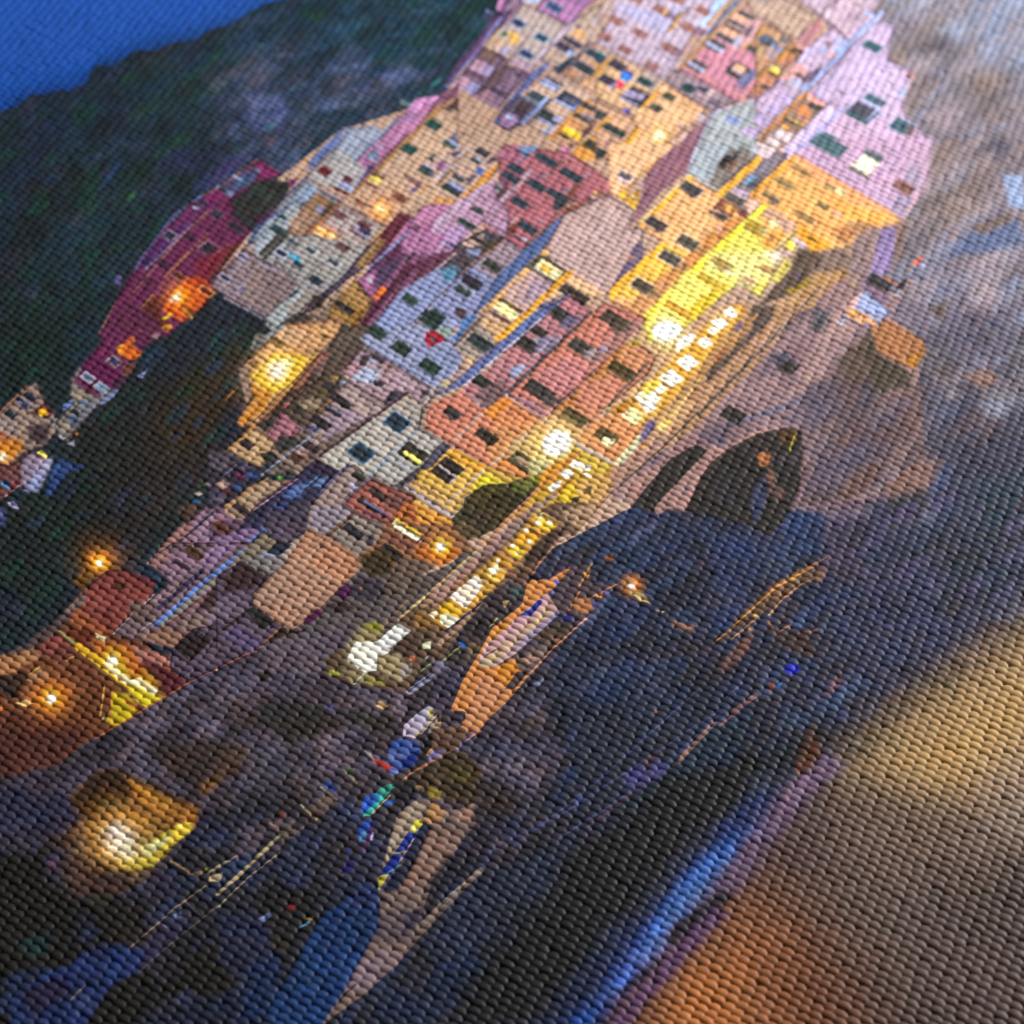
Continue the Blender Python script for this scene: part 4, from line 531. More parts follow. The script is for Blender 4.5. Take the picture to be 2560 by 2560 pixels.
use('plum'); P([(600,190),(700,20),(880,-40),(1000,60),(940,220),(800,320),(700,260)],'60254c',14); W(710,155,80,50,'5c6c88','b0a8b8'); W(820,240,90,50,'6c84a4','b0b8c4'); W(920,25,80,50,'2c3058','a89090'); P([(1000,60),(1100,20),(1060,130),(980,150)],'6a4440',10); P([(1110,140),(1190,90),(1150,160)],'848cb8',8)
P([(900,200),(1000,140),(1010,200),(940,250)],'3c2438',10)
H('mauve_left','mauve house with brown windows and a dark blue gutter',[(1660,1190),(1760,1180),(1880,1280),(1960,1300),(1960,1640),(1640,1960),(1240,1960),(1380,1820),(1270,1690),(1180,1650),(1330,1480)],'8a6a7c')
P([(1330,1480),(1500,1310),(1580,1370),(1270,1680),(1190,1650)],'946a64',20); P([(1700,1230),(1960,1290),(1960,1480),(1860,1560),(1560,1500)],'8c6e84',30)
L([(1740,1220),(1400,1520),(1250,1660)],22,'3c3850'); W(1775,1365,170,80,'55341f','a0808c'); W(1570,1550,150,80,'55341f','90707c'); L([(1430,1620),(1560,1710)],40,'5a4658'); L([(1932,1470),(1660,1680)],10,'7ca0bc'); L([(1960,1540),(1560,1900),(1500,1960)],26,'6280c4'); L([(1960,1640),(1640,1920)],50,'80765c'); L([(1640,1700),(1380,1932)],24,'4c3c58'); P([(1932,1680),(1680,1900),(1960,1932)],'4c3230',14)
use(None)
for x,y,c in ((1640,1020,'3c4c20'),(1600,1090,'a89c94'),(1690,1010,'707078'),(1580,1160,'2c5c90'),(1720,1080,'8c7c80'),(1770,1010,'989098'),(1850,950,'5c5068'),(1740,1140,'403438')): P([(x-34,y),(x,y-24),(x+34,y),(x,y+24)],c,8)
P([(1480,1320),(1440,1200),(1640,1160),(1560,1290)],'4a3a34',20)
G(830,1640,330,'c07800',.28); G(810,1650,150,'ff8a00',.75); G(805,1648,75,'fff000',1); G(805,1648,36,'ffffff',1.6)
P([(700,1700),(760,1740),(660,1860),(600,1800)],'7a5010',30)
H('red_left','red lamp-lit house wall at the foot of the dark hill',[(860,1710),(1000,1700),(1260,1800),(1220,1900),(1000,2200),(560,2200),(660,1880)],'80403c')
P([(960,1820),(1040,1830),(1000,1880),(920,1860)],'4c2a24',8); P([(1000,1700),(1240,1780),(1180,1840)],'66343a',20)
T(1460,780,700)
speckle('seawall',200,22,['9a7c78','74585c','5c4c58','a88880','64586c'],1.8,.35)
speckle('seawall',120,34,['4c4650','56526a','6a4c44','7c6058'],2.2,.4,(2000,950,2400,1260))
use('promenade')
for x,y,r in ((560,200,300),(900,160,260),(700,380,240),(420,620,300),(60,1000,280)): G(x,y,r,'d89a30',.30)
for x,y,r in ((950,80,120),(700,360,120),(580,480,150),(440,610,150)): G(x,y,r,'f0c030',.38)
P([(1080,-40),(1110,20),(960,160),(880,280),(770,420),(620,600),(500,720),(360,800),(240,740),(400,560),(560,400),(760,170),(900,60)],'d8a23c',26)
for x,y,r in ((1010,20,60),(935,88,66),(890,140,44),(835,222,60),(715,360,84),(600,470,92),(520,540,60),(440,605,100),(330,725,80)):
    P([(x-r*.95,y-r*.1),(x+r*.05,y-r*.72),(x+r*.95,y+r*.1),(x-r*.05,y+r*.72)],'faf6e8',7)
for x,y in ((975,55),(905,115),(860,180),(780,290),(655,420),(560,505),(480,570),(385,665)): L([(x-30,y-24),(x+34,y+26)],9,'c08a20')
use('lemon')
G(560,140,190,'f8ec60',.8,True)
S('street_lamp',[(470,130),(540,80),(640,90),(680,130),(620,190),(540,215),(480,180)],'fdfcf6'); G(570,140,120,'ffffff',1.1,True)
P([(640,210),(740,160),(770,185),(720,240),(640,280)],'f6f4ea',10)
for k in range(14): L([(480+14*k,215+3*(k%3)),(470+15*k,240+7*(k%4))],4,'e8d8a0' if k%2 else 'a06830')
T(1860,360,700)
use('grand_lilac')
P([(360,90),(500,-20),(1290,-40),(1240,300),(1100,520),(1000,470)],'b696b4',20); P([(900,380),(1180,80),(1290,0),(1260,260),(1100,500)],'b596b0',50); P([(1060,360),(1200,400),(1100,520),(1000,470)],'9a8aa4',20)
P([(1240,280),(1100,500),(1140,480),(1260,300)],'b49098',8); P([(1140,120),(1230,180),(1200,330),(1110,250)],'9c8ca4',20)
W(585,20,230,110,'4c6870'); S('lit_window',[(835,75),(950,140),(850,230),(735,155)],'f4e8d0'); L([(770,130),(880,200)],5,'c0b098'); P([(850,40),(970,100),(940,150),(820,80)],'5a6468',6); L([(730,170),(850,240)],24,'5c5c48'); P([(1070,245),(1190,320),(1130,375),(1010,300)],'7c5450',6)
use('apricot')
P([(350,85),(1000,470),(1080,540),(1060,580),(940,600),(640,740),(560,760),(380,570),(160,430),(60,350)],'e2a763',10); P([(350,90),(620,260),(1000,480),(960,520),(560,300),(340,160)],'e4a06c',20); L([(350,85),(1010,480)],14,'d08c60'); L([(345,100),(60,370)],30,'dc9c3c'); P([(600,400),(1000,500),(900,590),(620,480)],'e4a450',30)
W(390,195,150,44,'9c7c4c'); P([(380,180),(455,210),(410,240)],'7c6440',4); W(280,285,150,50,'907c50'); W(185,380,140,44,'84704c'); P([(180,370),(250,400),(190,440)],'6c5c5c',4); W(590,310,70,34,'a08c5c'); W(665,340,80,36,'ecdfa8'); W(480,400,60,30,'c8b068'); W(545,440,90,36,'6c6040'); W(420,515,150,44,'8c7048'); P([(600,460),(680,490),(640,530)],'d8a088',8)
P([(380,560),(640,740),(560,760),(440,720),(360,640)],'d8982c',14); P([(600,600),(760,560),(800,620),(700,680)],'b87c4c',14); P([(580,620),(720,680),(690,700)],'8c6450',8); P([(700,540),(880,560),(940,600),(820,640)],'a07450',14); P([(1060,540),(1080,560),(1050,575)],'98803c',4); L([(440,650),(490,680)],16,'4c3c24')
use('right_cliff')
P([(760,640),(940,580),(1050,560),(1060,700),(900,900),(800,980),(700,900),(740,760)],'86706f',30); P([(950,600),(1060,580),(1040,760),(1000,880),(820,980),(880,860),(910,720)],'84719c',14); P([(1050,560),(1110,520),(1090,760),(1030,900)],'7a6058',20)
P([(640,720),(760,780),(680,880),(500,900),(440,800),(560,740)],'7c665c',20); P([(880,890),(1030,980),(970,1040),(830,960)],'3f3c3c',8); P([(980,920),(1130,1010),(1110,1020),(960,940)],'94644c',6); P([(1160,830),(1240,770),(1220,820),(1180,850)],'d45c3c',6); P([(1205,840),(1250,840),(1240,870)],'a8a4cc',6); P([(1120,970),(1150,940),(1180,970),(1140,1000)],'b8948c',6); P([(1030,1050),(1080,1020),(1050,1070)],'a8a8b8',6); P([(800,960),(1000,1060),(980,1120),(830,1040)],'7a6078',10); P([(1060,1070),(1100,1090),(1060,1120)],'a88484',8); P([(1040,1000),(1130,930),(1100,1020)],'302a2c',8); L([(1170,840),(1100,910)],10,'946c3c')
H('hut','tiny blue roofed hut above an orange lamp-lit rock',[(835,1015),(1010,1170),(990,1200),(910,1270),(790,1260),(660,1200),(700,1150)],'8f95b4')
P([(830,1020),(780,1130),(680,1200),(720,1110)],'c8a4a0',6); P([(810,1040),(1010,1170),(900,1190),(770,1130)],'9aa4cc',6); P([(720,1140),(860,1190),(820,1260),(700,1200)],'d49c70',6); P([(740,1160),(790,1170),(760,1200)],'e8b820',5); P([(780,1180),(810,1180),(790,1210)],'5c3060',4); P([(840,1200),(910,1230),(900,1270),(830,1240)],'dc9c6c',6); P([(640,1230),(700,1220),(670,1270)],'a4b0c8',6)
use('right_cliff')
P([(980,1220),(1250,1370),(1250,1450),(1170,1570),(1080,1530),(920,1450),(870,1290)],'9a6640',14); P([(1100,1500),(1240,1430),(1180,1560)],'a87020',12); P([(870,1290),(920,1450),(1080,1540),(1160,1600),(1130,1700),(900,1720),(840,1540),(820,1400)],'4c4238',24); P([(640,1500),(820,1360),(880,1620),(700,1680)],'5c4c44',30); P([(1500,1600),(1700,1560),(1760,1640),(1640,1700)],'7c6058',24); P([(1540,620),(1900,520),(1932,700),(1700,760),(1400,780)],'556080',40); P([(1560,580),(1640,640),(1860,530),(1840,480),(1700,540)],'6c5a54',20); P([(1420,640),(1470,580),(1440,680)],'8c6c70',10); P([(1780,230),(1932,220),(1932,460),(1830,440)],'8090b0',20)
P([(1270,1160),(1400,1080),(1380,1260)],'5a4e4c',24); P([(1080,1080),(1280,1120),(1300,1360),(1120,1280),(1010,1190)],'6c6270',24)
use('seawall')
P([(640,1060),(660,1080),(520,1300),(460,1290),(540,1170)],'4d4c52',8); P([(200,1480),(280,1450),(390,1540),(350,1560),(280,1510),(230,1560)],'504c58',10); P([(300,1500),(390,1545),(320,1610),(230,1570)],'36302c',6)
P([(480,1100),(640,960),(760,920),(700,1080),(560,1180)],'866a6c',30)
use('promenade')
P([(380,720),(560,780),(470,900),(400,980),(330,1050),(160,1110),(60,1170),(180,1020),(310,880),(340,800)],'5f4f44',14); P([(280,800),(330,850),(230,980),(180,950)],'cfba60',6); L([(380,730),(340,830)],8,'5c4828'); L([(280,800),(180,940)],8,'8c6c30'); P([(290,1020),(380,980),(440,930),(450,980),(320,1050)],'8c7420',10); P([(360,900),(400,920),(380,960)],'4c3c68',8)
L([(520,1000),(360,1180),(200,1340),(0,1540)],18,'5a504c')
for k in range(6): L([(620-95*k,880+95*k),(520-95*k,1040+95*k)],6,'b08c84'); L([(560-95*k,900+95*k),(640-95*k,960+95*k)],7,'ac887c')
# ---- left middle village ----
T(540,820,580)
H('lamp_house','narrow ochre house lit white by a big street lamp beside the dark trees',[(560,-20),(1060,-60),(1020,60),(700,420),(330,830),(200,830),(180,800),(300,560),(290,380),(270,320)],'c49468')
P([(560,0),(800,60),(640,200),(420,260),(300,340),(280,310),(480,110)],'c89e78',14); P([(840,0),(1010,20),(920,150),(790,70)],'d0a06a',10); P([(850,60),(900,60),(960,100),(910,110)],'503828',4); L([(860,0),(640,200)],10,'a06828'); W(520,140,110,70,'4a4430'); W(320,320,90,60,'584030','c09068')
P([(480,230),(800,250),(600,500),(460,570),(340,480),(300,420)],'e0c030',40); P([(280,480),(480,540),(420,680),(230,830),(180,790),(330,620)],'b87828',20); P([(700,190),(830,180),(820,260),(740,260)],'9a7850',8); P([(300,540),(330,600),(250,680)],'5c481c',14)
G(540,350,290,'ffb000',.55); G(540,350,165,'fff040',.7); G(510,370,115,'ffffff',1.4); G(590,310,70,'fff8c0',.8)
P([(330,60),(440,70),(330,210),(290,180)],'6a6660',6); P([(440,60),(560,0),(330,210)],'77736e',4); L([(570,0),(430,80)],30,'8a8e90'); L([(310,380),(80,610)],10,'8a5c2c'); L([(870,230),(500,600),(90,1030)],10,'34261c'); L([(900,240),(480,670),(80,1050)],12,'b07838')
H('rust_row','small rust red shops row with dark openings below the lamp',[(870,230),(1060,160),(760,480),(560,700),(480,760),(340,830),(640,500)],'94604c')
W(800,435,60,50,'3a2c28'); W(750,495,50,50,'3c302c'); P([(1060,150),(1050,190),(820,400),(780,390)],'6c5c60',6); P([(600,550),(720,500),(560,680),(480,760),(440,740)],'46382f',10); P([(600,600),(700,590),(600,660)],'6a5450',8); G(680,605,22,'fff0e8',.9); P([(560,640),(620,640),(580,690)],'a8605c',6); P([(460,730),(580,680),(500,780)],'3c342c',8)
H('pink_small','small pink and cream house with a brown cluttered porch',[(500,780),(560,700),(640,740),(720,820),(690,900),(560,980),(480,960),(420,900)],'a06872')
P([(580,740),(680,700),(640,780)],'b8a28a',8); P([(640,780),(760,720),(800,780),(720,860)],'8c8a98',10); P([(340,820),(460,750),(500,800),(400,880)],'3c3430',8)
H('cream_small','cream house with one dark window at the left edge of the low village',[(270,860),(340,850),(500,960),(400,1170),(310,1180),(130,1050),(100,1010)],'b8966f')
W(240,970,150,80,'34292a'); L([(330,840),(90,1040)],16,'b08040'); P([(360,1060),(460,1040),(520,1080),(420,1140)],'33362c',8); P([(530,900),(660,920),(700,980),(540,1060),(490,1010)],'3a3838',12)
H('brown_stack','jumble of small brown and grey houses with dark windows',[(1020,60),(1240,-40),(1300,60),(1200,220),(1060,380),(1020,500),(1130,480),(1200,520),(900,760),(740,860),(620,780),(560,700),(760,500),(870,420)],'5c4c42')
P([(1040,60),(1200,40),(1240,160),(1000,300),(940,240)],'5f5148',30); P([(700,640),(880,560),(860,680),(740,720)],'8c7860',14); P([(880,480),(980,470),(1000,560),(900,560)],'34302e',8); P([(800,540),(900,500),(940,560),(820,620)],'5c5038',10); P([(940,420),(1020,420),(1000,470)],'9a7a44',8); L([(900,700),(640,690)],10,'40342c'); W(690,690,110,50,'34322e'); P([(1020,470),(1090,450),(1060,500)],'7c8498',6); P([(1210,100),(1260,150),(1240,40)],'6a3438',8)
L([(1120,450),(830,740),(780,790)],14,'8c6038')
use('mauve_tall'); P([(1260,50),(1960,-60),(1960,300),(1900,500),(1790,500),(1290,190),(1200,100)],'8b91b0',10)
W(1340,50,150,100,'34443c'); W(1545,185,150,110,'303c36'); W(1765,330,150,110,'2c4038'); P([(1720,120),(1800,30),(1920,60),(1780,180)],'b02038',6); P([(1770,60),(1830,80),(1780,120)],'5c4450',6); P([(1830,30),(1960,-20),(1960,80)],'7c8c84',10); L([(1960,230),(1840,340)],6,'4c5484'); L([(1290,190),(1790,510)],14,'4a3c48'); P([(1860,460),(1932,440),(1932,520)],'c0ac88',8)
H('pink_terrace','pale mauve house with washing hanging and dark shutters',[(1200,200),(1300,190),(1430,280),(1790,510),(1690,660),(1620,560),(1440,660),(1130,480),(1060,380)],'a0868e')
P([(1040,380),(1160,290),(1220,340),(1120,420)],'a8808a',8); P([(1040,380),(1120,420),(1100,440)],'b89c84',6); P([(1200,250),(1300,230),(1240,340),(1190,330)],'4a3c44',8); L([(1290,190),(1160,310)],8,'786470'); P([(1300,260),(1350,280),(1320,320),(1270,300)],'b0b8d4',5); P([(1250,330),(1370,390),(1300,480),(1120,440)],'a0a8c0',6); P([(1330,340),(1480,320),(1460,360),(1380,380)],'8c6058',8); P([(1320,440),(1420,470),(1380,510),(1310,480)],'34303a',6); P([(1460,530),(1540,540),(1560,580),(1440,640),(1390,630)],'3c3844',8); P([(1280,200),(1430,280),(1380,320),(1290,270)],'50444e',8); P([(1420,380),(1560,380),(1680,520),(1560,540)],'a88e98',14); P([(1700,520),(1790,540),(1720,650)],'5a4c5c',8)
L([(1932,480),(1740,660),(1690,860)],16,'70605e'); L([(1860,510),(1740,640)],14,'a49ca0')
H('mauve_middle','soft beige mauve facade with dark windows and railings',[(1060,480),(1120,470),(1450,680),(1240,780),(900,960),(700,1120),(640,1050),(820,880),(740,860),(940,660)],'a38c88')
P([(900,760),(1100,680),(1240,760),(900,950)],'94808e',20); W(1040,620,190,70,'302a2e'); L([(920,680),(1030,740)],40,'38303a'); L([(940,660),(1040,720)],14,'8c88a8'); W(870,800,170,80,'302a2c'); P([(740,850),(830,880),(880,860),(820,820)],'4c4c74',8); W(780,1000,170,70,'38282a'); P([(640,1040),(740,1090),(690,1140),(620,1090)],'4a2c20',8); G(735,1065,30,'e08020',.6); P([(850,900),(900,900),(880,950),(840,940)],'806450',8); L([(820,890),(380,1240)],18,'7c8494'); L([(860,900),(690,1120)],8,'584850'); P([(380,1240),(560,1130),(660,1150),(540,1230)],'665650',12)
H('white_house','big pale stone house with two blue framed windows',[(1590,560),(1690,660),(1740,660),(1690,860),(1880,960),(1740,1120),(1500,1340),(1290,1220),(1240,1260),(1020,1200),(860,1090),(1300,760)],'aca49c')
P([(1590,560),(1730,680),(1690,850),(1420,800),(1300,760)],'a59a90',30); P([(870,1090),(1240,860),(1420,1080),(1260,1240),(1020,1200)],'aba69c',40); P([(1690,860),(1900,960),(1500,1340),(1280,1220)],'a6a29c',20)
L([(1600,550),(860,1080)],26,'4a343c'); L([(1690,860),(1250,1260)],10,'7c94b4'); L([(1720,670),(1690,860)],14,'4c3c3c'); L([(1690,860),(1900,960)],8,'5c5860')
W(1508,798,160,130,'2c3844','5c86a8'); W(1210,1055,165,130,'2a3840','4a7498'); W(1640,1060,210,150,'3a362c'); L([(1580,1050),(1690,1130)],36,'f0e870'); G(1635,1090,40,'fff080',.6); L([(1490,1110),(1610,1200)],12,'7c8ca8')
H('night_yard','dark blue shaded yard roofs with scattered blue and purple patches',[(830,1110),(1020,1200),(1100,1150),(1050,1180),(800,1440),(440,1700),(200,1900),(100,1960),(-60,1960),(-60,1800),(240,1640),(640,1270)],'35344c')
P([(840,1110),(1010,1200),(940,1280),(740,1180)],'34283c',10); L([(1100,1150),(850,1400)],14,'5c6098'); P([(600,1350),(760,1290),(700,1420),(560,1430)],'4c64a0',20); P([(480,1500),(590,1470),(560,1540)],'3a4c8c',14); P([(860,1270),(940,1240),(880,1330),(800,1340)],'506c98',10); P([(420,1560),(800,1440),(780,1640),(600,1800),(380,1700)],'4a4250',30); L([(860,1240),(640,1430)],10,'4c7cac'); P([(660,1360),(740,1330),(700,1400)],'6a80b4',10)
H('beige_low','beige house with an orange edge and a dark red window',[(270,1330),(420,1280),(640,1280),(400,1440),(210,1640),(60,1560),(70,1510)],'a4896f')
L([(430,1270),(80,1500)],14,'b07c40'); L([(680,1270),(220,1600),(60,1740)],10,'a8789c'); W(220,1530,170,70,'38282c'); P([(60,1540),(160,1600),(60,1690),(-60,1640)],'8c6478',14)
P([(-60,1180),(200,1100),(400,1180),(340,1260),(60,1480),(-60,1540)],'352f3c',30)
for x,y,c in ((200,1240,'6a3050'),(300,1240,'485890'),(180,1340,'3c4c80'),(250,1180,'5c4c60'),(60,1320,'a08880'),(100,1380,'4a2c34'),(30,1440,'5c5060')): P([(x-60,y),(x,y-36),(x+60,y),(x,y+36)],c,14)
L([(220,1110),(60,1250)],10,'5c5c7c'); P([(-60,1040),(120,1040),(200,1110),(40,1200),(-60,1180)],'504852',14); G(530,1262,24,'80e020',.6)
P([(-60,1640),(160,1600),(260,1620),(60,1800),(-60,1860)],'604858',14); W(60,1690,170,80,'5c3830')
P([(-60,1780),(260,1680),(400,1700),(160,1860),(-60,1960)],'7c6084',14); L([(400,1690),(160,1880),(80,1960)],16,'5c74b4')
H('taupe','taupe plastered house front between the blue yard and the salmon roof',[(1050,1180),(1160,1150),(1240,1220),(1160,1320),(1060,1480),(1150,1540),(900,1760),(740,1690),(780,1500)],'917c76')
P([(780,1500),(1040,1500),(1140,1540),(940,1740),(800,1680)],'857a86',20); L([(1110,1150),(820,1430)],12,'5a5a94'); W(1190,1250,110,60,'343a36'); P([(1080,1330),(1150,1280),(1190,1330),(1130,1380)],'9a8494',8); L([(1130,1310),(1170,1340)],20,'98a8c0'); L([(1150,1540),(890,1770)],12,'8a6444')
P([(540,1640),(780,1640),(640,1800),(460,1800)],'584c5c',20)
H('rust','rust red house with dark shutters and a blue white sill',[(1290,1270),(1500,1360),(1680,1420),(1560,1500),(1480,1640),(1330,1640),(1150,1540),(1060,1470)],'98584c')
L([(1340,1220),(1060,1470)],10,'6c5880'); W(1400,1430,280,60,'3a302c'); W(1300,1510,280,60,'3c302c'); L([(1240,1460),(1420,1570)],20,'706c98'); P([(1440,1390),(1600,1420),(1520,1540),(1400,1500)],'6c4640',20); P([(1160,1540),(1330,1620),(1420,1560)],'804850',14)
H('stone_low','grey taupe house with long dark shutters in front of the rust one',[(1150,1560),(1440,1660),(1280,1850),(1200,1932),(1020,1860),(920,1760)],'877a70')
W(1190,1730,270,70,'362e30'); P([(1400,1650),(1480,1660),(1300,1830),(1240,1790)],'64545c',14); L([(1160,1540),(900,1770)],18,'6c5034')
H('salmon_gable','salmon gabled house with a plain front wall',[(780,1690),(900,1770),(1220,1930),(1280,1860),(1180,2000),(400,2000),(640,1800)],'b28a70')
P([(640,1790),(780,1720),(760,1860),(560,1960),(440,1960)],'94847c',14)
H('olive_small','olive beige low wall with a dark blue door',[(400,1700),(500,1790),(400,1932),(180,1960)],'7c6e5e'); P([(520,1800),(640,1790),(520,1910),(440,1870)],'2a2c38',8); P([(360,1932),(470,1860),(520,1932),(440,1960)],'84868f',8)
H('orange_bar','orange lit house with a tilted glowing sign strip and lamp star',[(1500,1580),(1560,1490),(1680,1420),(1960,1560),(1960,1960),(1200,1960),(1300,1850)],'a06030')
P([(1680,1420),(1760,1440),(1960,1560),(1960,1640),(1640,1480)],'d8a048',10); P([(1500,1560),(1580,1460),(1960,1660),(1940,1780),(1780,1700)],'a85c2c',16); L([(1560,1540),(1820,1690)],14,'5c3820'); P([(1490,1620),(1700,1720),(1660,1790),(1450,1670)],'6a4c2c',10); L([(1490,1640),(1690,1780)],40,'f0ecc0'); L([(1500,1610),(1720,1720)],22,'d8b818'); G(1590,1710,70,'ffe070',.3); P([(1440,1700),(1700,1820),(1660,1900),(1360,1800)],'905c40',14); L([(1790,1700),(1670,1810)],16,'4c342c'); W(1470,1870,230,90,'33291f'); P([(1280,1860),(1420,1760),(1360,1860),(1240,1960)],'8a6c28',14)
G(1870,1840,200,'ff9000',.6); G(1870,1840,90,'ffff60',.9); G(1870,1840,55,'ffffff',1.2)
P([(1850,960),(1920,960),(1580,1360),(1480,1330),(1760,1120)],'444048',8); P([(1932,1030),(1640,1290),(1580,1340),(1660,1380),(1932,1460)],'c0945c',20)
L([(1700,1300),(1900,1440)],10,'5c4834'); L([(1580,1330),(1900,1520)],36,'a09494')
# ---- salmon houses and promenade bend ----
T(1060,780,580)
use('rose_balcony'); P([(1060,0),(1400,20),(1360,90),(720,680),(640,720),(500,830),(310,700),(330,640),(520,500),(1000,80)],'a56f74',8)
W(1145,40,170,100,'34332f'); P([(1190,40),(1320,60),(1200,160),(1120,130)],'625a72',10); W(960,180,130,80,'34302c'); W(860,285,180,110,'38322e'); P([(900,230),(990,240),(960,300)],'7c8894',8); P([(980,220),(1140,220),(1060,340),(900,360)],'7a7088',14); P([(720,480),(860,440),(820,520),(720,580)],'9098b4',10); W(490,600,160,100,'343830'); P([(520,640),(700,560),(660,700),(520,800),(400,720)],'74585c',14)
L([(1100,200),(860,440)],10,'b0a0b4'); L([(1390,30),(730,660),(520,830)],44,'574a50'); L([(330,700),(510,810)],20,'a89498'); L([(690,700),(980,900)],24,'b09a98')
use('slate_mid'); P([(240,290),(480,70),(620,240),(460,420),(340,380)],'96877f',10); P([(470,60),(720,120),(610,250),(480,130)],'bf9a72',10); W(470,270,210,110,'363c3c'); L([(490,60),(250,300)],14,'4c3c34'); P([(330,380),(380,370),(430,420),(380,440)],'c0a478',6); P([(210,390),(280,340),(330,400),(260,430)],'584858',10)
P([(330,40),(460,40),(250,290),(280,200)],'4f70a0',6)
use('blue_gap_roof'); P([(880,20),(1060,-20),(330,620),(40,740),(200,640)],'596696',8); L([(1020,30),(340,620)],12,'b8b0c8'); L([(760,160),(200,640)],8,'7c4c4c'); L([(720,130),(600,250)],36,'d89828'); L([(900,0),(640,230)],40,'e0aa34')
use('mauve_tall'); P([(0,220),(200,300),(330,400),(160,620),(-60,560),(-60,300)],'8289ac',14); P([(20,170),(160,200),(180,250),(40,310),(0,250)],'a02034',6); P([(50,200),(120,250),(60,270)],'60484c',6); P([(100,140),(240,190),(180,220),(90,170)],'80988c',8); P([(160,110),(260,70),(320,110),(260,150)],'8f94b8',8); W(70,60,190,60,'283434'); W(40,110,170,60,'2e4038'); P([(250,10),(350,20),(360,60),(280,60)],'5a4444',8); W(50,470,170,110,'2c3e34'); P([(120,600),(170,570),(220,600),(170,640)],'b8a480',6); L([(-40,760),(140,650)],22,'8c8280')
H('salmon','salmon orange house with dark louvred shutters under the bright lamp',[(310,680),(500,830),(680,720),(960,910),(1100,980),(1060,1220),(880,1390),(840,1400),(540,1300),(160,1080),(20,980),(20,870),(60,790)],'c67e62')
P([(60,790),(310,680),(480,820),(460,900),(120,1060),(20,960)],'bf7662',20); P([(600,760),(680,720),(960,910),(820,1060),(600,1000),(540,870)],'ca7f52',30); P([(680,720),(740,760),(560,920),(500,830)],'d48434',10)
P([(600,1000),(960,920),(960,1080),(560,1280),(500,1100)],'c88a58',60); P([(700,1140),(960,960),(1060,1220),(880,1390),(820,1330)],'c8a868',60)
P([(540,1290),(700,1200),(880,1360),(840,1400)],'cc8448',30)
L([(480,860),(250,1090)],14,'a89c94'); L([(950,940),(560,1290)],14,'b0a494'); L([(70,1030),(560,1310)],12,'8a6a64'); L([(0,980),(50,980)],10,'302a2a')
W(235,855,140,90,'3c3836'); P([(200,880),(290,890),(260,920),(210,910)],'3c3836',4); W(525,1050,190,95,'342c26'); P([(500,1080),(590,1100),(520,1140)],'382c26',4)
W(820,1260,210,130,'4c4a34'); P([(780,1210),(900,1280),(860,1310),(740,1230)],'a88a70',8); P([(880,1270),(1040,1240),(1000,1340),(880,1390)],'b4b07c',20); P([(900,1240),(1150,1140),(1060,1260)],'ccc888',30)
H('salmon_tall','tall salmon rose house with big dark shutters along the promenade',[(1400,20),(1500,-60),(1860,60),(1600,340),(1180,760),(1080,840),(980,910),(700,700),(900,520)],'c07868')
P([(1420,10),(1500,10),(820,680),(720,700),(900,520)],'bc7460',10); P([(920,540),(1180,400),(1420,480),(1140,740),(1000,700)],'ba7a78',50)
P([(1700,60),(1830,100),(1500,420),(1360,440),(1560,200)],'a07068',20)
W(1580,80,220,120,'4c4238'); P([(1560,100),(1720,110),(1680,190),(1560,170)],'5a4c40',8); W(1310,310,210,120,'44403a'); P([(1340,330),(1440,320),(1400,400),(1330,400)],'94868c',10); P([(1440,310),(1530,280),(1510,360),(1460,350)],'8c7888',8); G(1490,325,20,'9cb0ff',.6); P([(1420,360),(1470,350),(1450,400)],'5c6460',6); W(960,670,250,120,'403c38'); P([(1000,700),(1160,740),(1080,830),(980,780)],'544a4c',10); P([(730,700),(960,890),(1060,850),(900,750)],'a0727c',20); L([(1500,430),(1140,760)],20,'50444c'); P([(1380,390),(1480,380),(1400,470)],'8c7070',10)
H('salmon_end','salmon house with a lit window at the promenade end',[(1600,340),(1740,240),(1932,380),(1880,520),(1500,840),(1640,960),(1560,1000),(1300,1050),(1000,930),(1080,840),(1180,760)],'bd7e5f')
P([(1560,380),(1700,260),(1760,300),(1400,660),(1200,820),(1080,860)],'b4783f',30); P([(1700,300),(1900,400),(1720,520),(1600,440)],'c4855c',20); P([(1300,600),(1620,560),(1700,620),(1480,840),(1280,760)],'c07c66',50)
P([(1080,850),(1380,900),(1280,1050),(1000,940)],'c0946c',20); W(1640,500,220,110,'50442c'); W(1255,895,210,110,'3e3c2c'); L([(1860,440),(1480,850)],26,'6c5c50'); P([(1740,230),(1840,270),(1760,300),(1700,290)],'b09040',10); L([(1500,860),(1280,1060)],20,'b49c88'); L([(980,910),(1250,1080)],16,'b8a890')
P([(1640,860),(1780,960),(1860,940),(1740,1080),(1590,1270),(1250,1080),(1480,880)],'cc8a58',14); W(1520,1050,190,110,'54482c'); P([(1500,1050),(1600,1080),(1550,1140),(1470,1100)],'e8e4b0',8); L([(1250,1080),(1580,1280)],30,'c0a898'); L([(1800,1040),(1590,1280)],26,'d0cc98'); P([(1860,930),(1932,900),(1840,1080),(1780,1100)],'6a5c84',14)
P([(1780,760),(1932,660),(1932,820),(1860,860)],'f4f0e0',14); P([(1560,830),(1760,700),(1680,860)],'b07820',14); P([(1680,860),(1720,800),(1830,870),(1760,960),(1650,890)],'ece4a4',8); L([(1932,600),(1480,840)],10,'c8a868'); P([(1860,600),(1960,560),(1960,640),(1800,740)],'e8d050',14)
S('street_lamp',[(1000,1070),(1080,1000),(1200,1010),(1230,1090),(1190,1180),(1060,1220),(980,1160)],'fcfbf4'); G(1110,1100,250,'fff080',.5); G(1110,1100,140,'ffffff',1.2)
